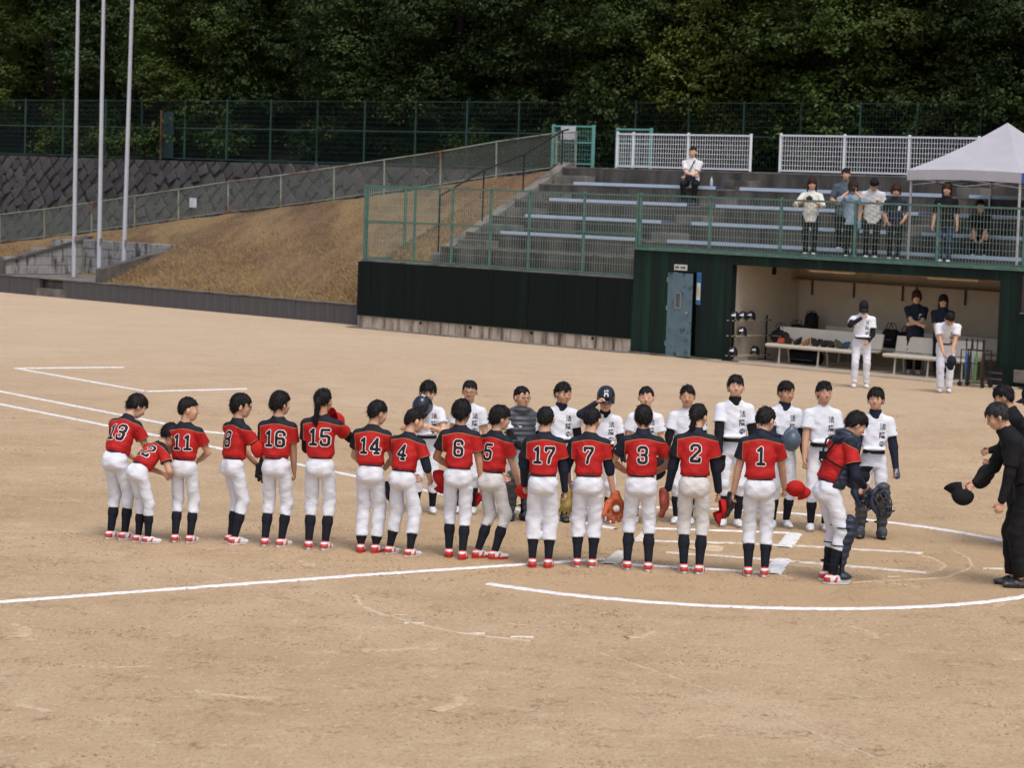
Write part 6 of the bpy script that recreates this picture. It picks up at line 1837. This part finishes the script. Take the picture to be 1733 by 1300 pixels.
w5 = wht((1.0, 27.95), 0, 1.42, 'boy in white jersey tipping a navy helmet lettered H', seed=25, head=(0, 14, 0), hair='crop', sleeves='navy', collar='black', hr=(0.075, 0.14, 0.14), er=(1, 0.1, -0.6))
w6 = wht((1.43, 27.96), 2, 1.46, 'short haired boy in white jersey behind player 3', seed=26, head=(0, 2, 0), hair='crop', mouth=0.1)
w7 = wht((1.88, 28.08), 4, 1.48, 'girl in white jersey with tied hair and black sleeves', seed=27, head=(2, 6, 0), hair='pony', sleeves='black', mouth=0.4, hr=(0.15, 0.07, -0.31))
w8 = wht((2.38, 28.0), 0, 1.60, 'tallest boy in white jersey with black sleeves and a belt', seed=28, head=(0, -4, 0), hair='full', sleeves='black', collar='black', hem=0.3, shoe='shoe_w', hr=(0.10, 0.12, -0.30), hl=(-0.15, 0.06, -0.31), mouth=0.2)
w9 = wht((2.91, 28.05), -8, 1.56, 'boy in white jersey and navy turtleneck holding a grey helmet', seed=29, head=(-16, 8, 0), hair='short', fringe=0.006, sleeves='navy', collar='navy', hr=(0.02, 0.18, -0.16), hl=(-0.15, 0.06, -0.31))
w10 = wht((3.30, 27.87), -6, 1.58, 'bare armed boy in white jersey behind the red catcher', seed=30, head=(-8, 2, 0), hair='short', hl=(-0.13, 0.08, -0.31), hr=(0.13, 0.08, -0.31))
w11 = wht((3.80, 27.42), 4, 1.56, 'white team catcher at the line end with grey shin guards', seed=31, head=(10, -2, 0), hair='full', sleeves='navy', collar='navy', shoe='shoe_k', hr=(0.13, 0.09, -0.31), hl=(-0.15, 0.05, -0.31), feet=[(-0.085, 0, -10), (0.075, 0.0, 12)], mouth=0.2)
guards(w11, 'guard')
helmet('dark helmet with a yellow pad held before a chest', in_world(w1, w1['P2']) + V3((-0.055, -0.19, 0.0)), (-0.3, -0.85, 0.25), (-0.2, 0.2, -1), num='16', stripe=True)
cap('black cap lettered H held by the white catcher', hand(w3, 'r') + V3((0.0, -0.06, -0.05)), (0.1, -0.9, 0.35), (0.1, -0.3, -0.9), cap_blk, letter='H')
helmet('navy batting helmet lettered H worn by a boy', in_world(w5, w5['HC']) + V3((0, -0.01, 0.045)), bdir(w5, tuple(w5['Hm'][2])), bdir(w5, tuple(w5['Hm'][1])), letter='H')
cap('black cap in the hand of the girl in white', hand(w7, 'r') + V3((-0.05, -0.05, -0.02)), (-0.4, -0.8, 0.2), (-0.3, 0, -1), cap_blk, cap_in)
cap('black cap with pale lining held low by the tallest boy', hand(w8, 'r') + V3((-0.02, -0.05, -0.06)), (0.1, -0.55, -0.75), (0.2, -0.8, 0.45), cap_blk, cap_in, bm=cap_blk)
helmet('grey blue helmet held at the chest of the turtleneck boy', hand(w9, 'r') + V3((0.0, -0.09, 0.0)), (0.2, -0.9, 0.3), (0.2, 0.3, 0.9), m_=mat('grey_helmet_shell', (0.07, 0.10, 0.13), 0.35))
cap('black cap with grey lining held by the catcher at the line end', hand(w11, 'r') + V3((0.07, -0.05, -0.03)), (0.25, -0.45, -0.8), (0.6, -0.5, 0.45), cap_blk, cap_in)
cap('black cap carried by the boy in black sleeves, near player 2', hand(w6, 'l') + V3((0.16, -0.05, 0.0)), (0.1, -0.9, 0.3), (0, 0, -1), cap_blk) if False else None
gvb = MB(); hb = hand(w11, 'l', 0.05) - w11['loc']
F = Field(w11['WL'] - 0.14, w11['WL'] + 0.14, 0.007); dd = unit(w11['WL'] - w11['EL'])
F.add(rcone(w11['WL'] - dd * 0.03, w11['WL'] + dd * 0.085, 0.030, 0.036), 0); V_, Q_ = F.mesh(); to_obj('batting_glove', V_, Q_, mat('batting_glove', (0.05, 0.08, 0.16), 0.6, 0.5, 18), w11['body'])
# ================================================================== umpires
UG = 'umpires in black'
u1 = person((4.78, 24.30), -88, 1.78, 'man in black umpire clothes bowing with a cap held out', group=UG, seed=41, adult=True, top='black', bottom='black', hem=0.97, sleeves='black', shoe='shoe_k', short=0.75, lean=14, curve=18, head=(0, 14, 0), hair='short', hairm='hair_gr', hr=(0.06, 0.17, -0.235), er=(0.6, -0.6, -0.6), hl=(-0.14, 0.06, -0.33), feet=[(-0.05, 0.0, -6), (0.05, 0.03, 6)], collar='black', wide=1.05, baggy=1.15)
u2 = person((5.30, 27.10), -82, 1.72, 'man in black umpire clothes behind the bowing one, bareheaded', group=UG, seed=42, adult=True, top='black', bottom='black', hem=0.97, sleeves='black', shoe='shoe_b', short=0.75, lean=10, curve=16, head=(0, 12, 0), hair='short', hr=(0.06, 0.13, -0.20), hl=(-0.05, 0.12, -0.25), wide=1.05)
u3 = person((5.46, 26.55), -85, 1.74, 'man in black with a black cap on, at the right edge', group=UG, seed=43, adult=True, top='black', bottom='black', hem=0.97, sleeves='black', shoe='shoe_k', short=0.75, lean=8, curve=12, head=(0, 12, 0), hair='crop', wide=1.08)
cap('black cap held out by the bowing umpire', hand(u1, 'r') + V3((-0.07, -0.03, -0.07)), (-0.15, -0.55, -0.7), (-0.9, 0.1, 0.3), cap_blk, cap_in, sc=1.12)
cap('black cap worn by the umpire at the right edge', in_world(u3, u3['HC']) + V3((0.0, 0, 0.045)), bdir(u3, tuple(u3['Hm'][2])), bdir(u3, tuple(u3['Hm'][1])), cap_blk, sc=1.13)
cap('black cap held by the umpire standing behind', hand(u2, 'l') + V3((-0.02, -0.05, -0.1)), (-0.2, -0.8, 0.2), (-0.5, 0, -0.7), cap_blk, cap_in, sc=1.1)
# ================================================================== at the dugout
DG = 'people at the dugout'
d1 = person((6.44, 48.69), 184, 1.64, 'man in white uniform by the dugout touching his cap brim', group=DG, seed=51, adult=True, top='jwhite', kanji=True, hem=0.95, sock='sock', sleeves='black', shoe='shoe_w', head=(0, 34, 0), hair='crop', hr=(0.03, 0.15, 0.02), er=(1, 0.1, -0.7), hl=(-0.06, 0.14, -0.24), lean=4, feet=[(-0.085, 0, -6), (0.085, 0.02, 8)])
cap('black cap pulled down by the man in white at the dugout', in_world(d1, d1['HC']) + V3((0, 0, 0.04)), bdir(d1, tuple(d1['Hm'][2])), bdir(d1, tuple(d1['Hm'][1])), cap_blk, sc=1.13)
d2_ = person((7.92, 48.21), 182, 1.66, 'man in white uniform by the dugout bowing with cap held low', group=DG, seed=52, adult=True, top='jwhite', kanji=True, hem=0.97, shoe='shoe_w', lean=24, curve=22, head=(0, 34, 0), hair='crop', hl=(-0.03, 0.13, -0.31), hr=(0.05, 0.13, -0.31), feet=[(-0.06, 0, -6), (0.06, 0.02, 8)], baggy=1.1)
cap('navy cap hanging in the hands of the bowing man in white', hand(d2_, 'l') + V3((0.0, -0.06, -0.09)), (0.2, -0.9, -0.1), (0.1, 0, -1), PM['navy'], cap_in, sc=1.1)
emb = mat('shirt_emblem_white', (0.6, 0.6, 0.62), 0.7)
dw1 = person((7.99, 52.45, 0.035), 186, 1.66, 'short haired woman in navy T-shirt with folded arms in the dugout', group=DG, seed=53, adult=True, top='navy', bottom='black', tuck=False, short=0.75, hem=0.97, shoe='shoe_w', hair='bob', hairlen=-0.03, hairm='hair_br', head=(6, 4, 0), hl=(0.05, 0.15, -0.17), hr=(-0.05, 0.17, -0.18), el=(-1, -0.1, -0.6), er=(1, -0.1, -0.6), mark=emb)
dw2 = person((8.42, 51.82, 0.035), 186, 1.62, 'long haired woman in navy T-shirt standing in the dugout', group=DG, seed=54, adult=True, top='navy', bottom='black', tuck=False, short=0.75, hem=0.97, shoe='shoe_k', hair='long', head=(8, 4, 0), hl=(-0.06, 0.12, -0.29), hr=(0.06, 0.12, -0.29), mark=emb)
# ================================================================== spectators
SG = 'spectators in the stand'
def spec(u, v, z, phi, H, label, **kw):
    p = wor(u, v, z)
    kw.setdefault('adult', True); kw.setdefault('tuck', False); kw.setdefault('hem', 0.97); kw.setdefault('bottom', 'black'); kw.setdefault('short', 0.75)
    return person((p.x, p.y, p.z), phi, H, label, group=SG, **kw)
s1 = spec(4.34, 0.45, 2.272, 188, 1.60, 'woman in cream blouse and dark trousers aiming a camera', top='cream', short=1.15, seed=61, hair='long', hairlen=-0.02, hairm='hair_br', shoe='shoe_b', glasses=False, head=(-4, 4, 0), hl=(-0.03, 0.16, -0.07), hr=(0.07, 0.16, -0.07), el=(-1, -0.1, -0.7), er=(1, -0.1, -0.7))
s2 = spec(5.40, 0.42, 2.272, 186, 1.56, 'woman in pale denim shirt looking through a camera', top='denim', short=1.2, seed=62, hair='bob', hairm='hair_br', shoe='shoe_w', head=(-6, 0, 0), hl=(-0.035, 0.13, 0.09), hr=(0.06, 0.13, 0.09), el=(-0.8, 0.1, -0.8), er=(0.8, 0.1, -0.8))
sm_ = spec(4.45, 1.42, 2.386, 190, 1.70, 'man in slate T-shirt behind the woman with the camera', top='slate', seed=63, hair='short', shoe='shoe_w', head=(-4, 2, 0), hr=(0.10, 0.14, -0.19), hl=(-0.12, 0.06, -0.30), wide=1.05)
s3 = spec(5.75, 0.62, 2.272, 182, 1.68, 'man in white T-shirt with red emblem looking down', top='white', seed=64, hair='short', shoe='shoe_w', head=(0, 42, 0), lean=6, curve=8, wide=1.1, mark=mat('red_emblem', (0.45, 0.05, 0.07), 0.7))
s4 = spec(6.51, 0.36, 2.272, 184, 1.52, 'woman in navy T-shirt at the roof fence beside the man', top='navy', seed=65, hair='bob', hairlen=-0.02, hairm='hair_br', shoe='shoe_w', head=(2, 6, 0), hl=(-0.10, 0.10, -0.24), hr=(0.10, 0.10, -0.26), mark=emb)
s5 = spec(7.55, 0.62, 2.272, 200, 1.58, 'woman in dark top and jeans under the canopy', top='black', bottom='jean', seed=66, hair='long', hairlen=-0.06, hairm='hair_br', shoe='shoe_w', head=(-10, 4, 0), short=0.9)
s6 = spec(7.85, 1.35, 2.386, 195, 1.55, 'person in black sitting bent forward on a bench under the canopy', top='black', seed=67, hair='short', shoe='shoe_w', hip=(0, -0.19, 0.335), feet=[(-0.09, 0.02, -8), (0.09, 0.02, 8)], lean=34, curve=10, head=(-6, -10, 0), hl=(-0.05, 0.14, -0.28), hr=(0.05, 0.14, -0.28), short=1.1)
s7 = spec(-1.25, 3.12, 3.18, 192, 1.68, 'man in white shirt sitting alone with folded arms on the highest bench', top='white', seed=68, hair='crop', shoe='shoe_k', hip=(0, -0.20, 0.315), feet=[(-0.08, 0.0, -8), (0.08, 0.0, 8)], lean=-4, head=(0, 4, 0), hl=(0.05, 0.15, -0.19), hr=(-0.05, 0.17, -0.17), el=(-1, -0.1, -0.6), er=(1, -0.1, -0.6), wide=1.06)
mb = MB(); h_, f_, x_, d_ = s7['h'], s7['fwd'], s7['xax'], s7['d2']
mb.tube([s7['P2'] - x_ * 0.05 * h_ + d_ * 0.01 - f_ * 0.02, s7['P2'] - x_ * 0.03 * h_ - d_ * 0.05 * h_ + f_ * 0.09 * h_, s7['P0'] + x_ * 0.05 * h_ + d_ * 0.07 * h_ + f_ * 0.115 * h_], 0.012, 6)
mb.box(tuple(s7['P0'] + x_ * 0.0 + f_ * 0.14 * h_ + d_ * 0.045 * h_), (0.24, 0.07, 0.14)); mb.build('shoulder_bag', PM['navy'], s7['body'])
def camera_prop(info, label, dz):
    o = empty('photo_camera', label=label, cat='camera')
    MB().box((0, 0, 0), (0.13, 0.06, 0.09)).build('camera_body', PM['frame'], o, bevel=0.008)
    MB().box((0, 0, 0.055), (0.05, 0.05, 0.03)).build('viewfinder', PM['frame'], o, bevel=0.004)
    MB().lathe([(0.0, 0.12), (0.03, 0.12), (0.034, 0.10), (0.036, 0.02), (0.036, 0.0)], n=14).build('lens', PM['frame'], o).rotation_euler = (R(-90), 0, 0)
    p = (hand(info, 'l', 0.05) + hand(info, 'r', 0.05)) / 2 + bdir(info, (0, 0.03, dz))
    frame_at(o, p, (0, 0, 1), bdir(info, (0, 1, -0.05)))
camera_prop(s1, 'black camera held by the woman in the cream blouse', 0.03)
camera_prop(s2, 'black camera at the face of the woman in denim', 0.02)
def bottle(label, pos, col):
    o = empty('drink_bottle', pos, label=label, cat='bottle')
    MB().lathe([(0, 0), (0.032, 0), (0.033, 0.02), (0.033, 0.13), (0.026, 0.155), (0.013, 0.18), (0.013, 0.19)], n=14).build('bottle_body', mat('bottle_' + col[0], col[1], 0.25), o, smooth=True)
    MB().lathe([(0.0, 0.21), (0.014, 0.21), (0.015, 0.19)], n=12).build('bottle_cap', mat('bottle_cap', (0.6, 0.6, 0.62), 0.4), o)
bottle('clear plastic bottle on the bench beside the seated man', wor(-0.92, 3.5, 3.633), ('clear', (0.45, 0.50, 0.55)))
bottle('blue plastic bottle held near the man in the white T-shirt', hand(s3, 'r') + V3((0, -0.03, -0.12)), ('blue', (0.18, 0.32, 0.5)))
# ================================================================== dugout furniture and bags
def bench_d(u0, u1, v, label, zs=0.40, back=True, legs=None):
    o = stand_root('team_bench', u0, v, 0.035, label, 'bench', 'cream dugout benches')
    L = u1 - u0
    mb = MB(); n = 10; prof = [(-0.22, zs - 0.06), (-0.24, zs - 0.03), (-0.22, zs), (-0.1, zs + 0.012), (0.08, zs), (0.17, zs + 0.02)]
    vs = []
    for x in (0, L):
        for (y, z) in prof: vs.append((x, y, z))
        for (y, z) in reversed(prof): vs.append((x, y + 0.01, z - 0.03 if y > -0.2 else z - 0.01))
    k = len(prof) * 2
    mb.poly(vs, [tuple(reversed(range(k))), tuple(range(k, 2 * k))] + [(i, (i + 1) % k, k + (i + 1) % k, k + i) for i in range(k)])
    mb.build('seat', cream_plastic, o)
    if back:
        b = MB(); b.poly([(x, y, z) for x in (0, L) for y, z in ((0.175, zs + 0.03), (0.215, zs + 0.03), (0.275, zs + 0.34), (0.235, zs + 0.345))], [(3, 2, 1, 0), (4, 5, 6, 7), (0, 1, 5, 4), (1, 2, 6, 5), (2, 3, 7, 6), (3, 0, 4, 7)])
        b.build('backrest', cream_plastic, o, bevel=0.012)
    for x in (legs or (L * 0.12, L * 0.5, L * 0.88)):
        MB().tube([(x, -0.14, zs - 0.03), (x, -0.17, 0.0)], 0.02, 8).build('leg', mat('bench_leg', (0.48, 0.43, 0.35), 0.5), o)
        MB().tube([(x, 0.12, zs - 0.01), (x, 0.17, 0.0)], 0.02, 8).build('leg', mat('bench_leg', (0.48, 0.43, 0.35), 0.5), o)
        MB().box((x, 0, 0.01), (0.05, 0.42, 0.02)).build('foot', mat('bench_leg', (0.48, 0.43, 0.35), 0.5), o)
bench_d(3.5, 6.15, 0.42, 'cream plastic bench covered with gloves at the dugout front')
bench_d(6.50, 8.6, 0.40, 'empty cream plastic bench at the dugout front, between the two men in white')
bench_d(8.72, 9.58, 1.25, 'short cream plastic bench near the bat stand')
bench_d(3.6, 9.4, 1.80, 'long cream plastic bench against the dugout back wall')
rk = stand_root('helmet_rack', 2.98, -0.30, 0.0, 'thin black helmet rack with three shelves at the dugout left', 'rack')
for y in (0.0, 1.15):
    MB().bar((0, y, 0.03), (0, y, 0.98), 0.028).build('upright', black_metal, rk)
    MB().bar((-0.22, y, 0.035), (0.22, y, 0.035), 0.04).build('foot', black_metal, rk)
for z in (0.88, 0.56, 0.15):
    for x in (-0.07, 0.07): MB().bar((x, -0.06, z), (x, 1.22, z), 0.014).build('shelf_bar', mat('rack_bar', (0.45, 0.42, 0.36), 0.4), rk)
    for y in (0.0, 1.15): MB().bar((-0.12, y, z), (0.12, y, z), 0.025).build('shelf_arm', black_metal, rk)
for y, z, w in ((0.10, 0.89, 'left on the top shelf'), (0.36, 0.89, 'middle on the top shelf'), (0.62, 0.89, 'right on the top shelf'), (0.36, 0.57, 'alone on the middle shelf'), (0.08, 0.16, 'left on the bottom shelf'), (0.80, 0.16, 'right on the bottom shelf')):
    p = wor(2.98, -0.30 + y, z + 0.065)
    helmet(f'navy helmet with white label, {w} of the rack', p, (0, 0, 1), (0.35, 1, 0), lab=True, group='helmets on the rack')
GL = [(3.92, glv_blk, 'black', 'first'), (4.18, glv_blk, 'black', 'second'), (4.40, glv_tan, 'orange tan', 'third'), (4.62, glv_blk, 'black', 'fourth'), (4.82, glv_blk, 'black', 'fifth'), (5.02, glv_blk, 'black', 'sixth'), (5.22, leather('olive_glove_leather', (0.10, 0.085, 0.04)), 'olive', 'seventh'), (5.40, glv_bl, 'blue', 'eighth')]
for i, (u, m_, nm, od) in enumerate(GL):
    glove(f'{nm} glove lying on the dugout bench, {od} from the left', wor(u + 0.05, 0.36, 0.50), (0.3 * math.sin(i), -0.8, 0.55), (0.2 * math.cos(i * 2), -0.5, 0.8), m_, 0.9, group='gloves on the dugout bench')
bag_b = cloth_mat('black_bag_nylon', (0.012, 0.012, 0.014), 0.3, 0.6)
def blob_bag(name, label, pos, boxes, m_=None, handles=False):
    o = empty(name, pos, UROT, label, 'bag')
    pts = np.array([p for b in boxes for p in (b[0], b[1])]); rmax = max(b[2] for b in boxes) + 0.06
    F = Field(pts.min(0) - rmax, pts.max(0) + rmax, 0.014)
    for a, b, r1 in boxes: F.add(rcone(a, b, r1, r1 * 0.92), 0.05)
    F.warp(folds(len(label), 0.010, 15, 18)); F.cut(lambda X, Y, Z: -Z + 0 * X + 0 * Y)
    V, Q = F.mesh(); to_obj('bag_body', V, Q, m_ or bag_b, o)
    top = pts[:, 2].max()
    st = MB(); hh = 0.16 if name == 'tote_bag' else 0.10
    for s in (-1, 1):
        st.tube([(0.09 * math.cos(a), s * 0.06, top + 0.07 + hh * math.sin(a)) for a in np.linspace(math.pi, 0, 9)], 0.009, 6)
    st.build('handles', black_metal, o)
    MB().tube([(pts[:, 0].min(), -rmax + 0.055, top * 0.6), (pts[:, 0].max(), -rmax + 0.055, top * 0.6)], 0.008, 5).build('zip', steel, o)
    return o
blob_bag('backpack', 'tall black backpack standing on the back bench in the corner', wor(3.45, 1.75, 0.47), [((-0.02, 0, 0.12), (0, 0.02, 0.45), 0.155), ((-0.02, -0.1, 0.12), (0, -0.08, 0.25), 0.11)])
blob_bag('sports_bag', 'black sports bag lying on the bench end beside the gloves', wor(3.55, 0.62, 0.44), [((-0.12, 0, 0.12), (0.14, 0.04, 0.12), 0.13), ((-0.1, 0.1, 0.22), (0.1, 0.12, 0.24), 0.10)])
blob_bag('sports_bag', 'black bag stacked on top of the bench end bags', wor(3.62, 1.05, 0.5), [((-0.14, 0, 0.12), (0.16, 0.04, 0.14), 0.12), ((-0.05, 0.0, 0.24), (0.25, 0.02, 0.24), 0.09)])
blob_bag('sports_bag', 'big black bag on the floor under the front bench', wor(4.0, 0.85, 0.036), [((-0.25, 0, 0.14), (0.35, 0, 0.14), 0.16)])
blob_bag('sports_bag', 'bright orange red bag on the bench among the gloves', wor(3.78, 0.42, 0.44), [((-0.07, 0, 0.05), (0.07, 0, 0.07), 0.07)], mat('orange_nylon', (0.62, 0.08, 0.02), 0.6))
blob_bag('tote_bag', 'black tote bag on the back bench, left of the pair', wor(5.55, 1.72, 0.45), [((-0.10, 0, 0.10), (0.10, 0, 0.10), 0.12), ((-0.10, 0, 0.28), (0.10, 0, 0.28), 0.11)])
blob_bag('tote_bag', 'black tote bag on the back bench, right of the pair', wor(5.95, 1.72, 0.45), [((-0.12, 0, 0.10), (0.12, 0, 0.10), 0.12), ((-0.12, 0, 0.24), (0.12, 0, 0.24), 0.11)])
bs = stand_root('bat_stand', 8.95, -0.55, 0.0, 'black wire bat stand with small wheels beside the bowing man', 'rack')
fr = MB()
for x in (0, 0.52): fr.tube([(x, -0.12, 0.08), (x, -0.12, 0.70), (x, 0.12, 0.70), (x, 0.12, 0.08)], 0.012, 6)
fr.build('side_frame', black_metal, bs)
fr = MB()
for z in (0.08, 0.45, 0.70):
    for y in (-0.12, 0.12): fr.bar((0, y, z), (0.52, y, z), 0.016)
fr.build('cross_bars', black_metal, bs)
for x, y in ((0, -0.13), (0.52, -0.13), (0.52, 0.13), (0, 0.13)):
    w = MB().lathe([(0, -0.015), (0.045, -0.015), (0.05, 0), (0.045, 0.015), (0, 0.015)], n=14).build('wheel', black_metal, bs); w.location = (x, y, 0.05); w.rotation_euler = (R(90), 0, 0)
bcol = [('blue', (0.05, 0.16, 0.42)), ('black', (0.015, 0.015, 0.016)), ('silver', (0.4, 0.42, 0.44)), ('green', (0.10, 0.22, 0.08)), ('brown', (0.25, 0.11, 0.045)), ('dark', (0.02, 0.022, 0.03))]
for i, (nm, c) in enumerate(bcol):
    o = empty('baseball_bat', wor(8.98 + 0.085 * i, -0.55 + 0.05 * (-1) ** i, 0.085), UROT, f'{nm} baseball bat standing in the bat stand', 'bat', 'bats in the stand')
    MB().lathe([(0, 0), (0.026, 0.0), (0.033, 0.02), (0.033, 0.32), (0.022, 0.5), (0.013, 0.62)], n=12).build('barrel', mat('bat_' + nm, c, 0.3), o, smooth=True)
    MB().lathe([(0.013, 0.62), (0.013, 0.80), (0.023, 0.81), (0.022, 0.83), (0, 0.83)], n=12).build('grip', mat('bat_grip', (0.03, 0.03, 0.03), 0.8), o, smooth=True)
    o.rotation_euler = (R(4 * (-1) ** i), R(3 * math.sin(i * 2)), UROT)
cr = stand_root('equipment_crate', 9.22, -0.15, 0.036, 'black plastic crate on the floor beside the bat stand', 'crate')
for a, b in (((0, 0, 0), (0.34, 0.02, 0.34)), ((0, 0.24, 0), (0.34, 0.26, 0.34)), ((0, 0.02, 0), (0.02, 0.24, 0.34)), ((0.32, 0.02, 0), (0.34, 0.24, 0.34)), ((0.02, 0.02, 0), (0.32, 0.24, 0.02))):
    MB().b2(a, b).build('crate_side', mat('crate_black', (0.012, 0.012, 0.013), 0.5), cr)
MB().b2((0.02, -0.012, 0.10), (0.32, -0.001, 0.13)).build('rib', mat('crate_grey', (0.10, 0.10, 0.11), 0.5), cr)
MB().b2((0.02, -0.012, 0.22), (0.32, -0.001, 0.25)).build('rib', mat('crate_grey', (0.10, 0.10, 0.11), 0.5), cr)
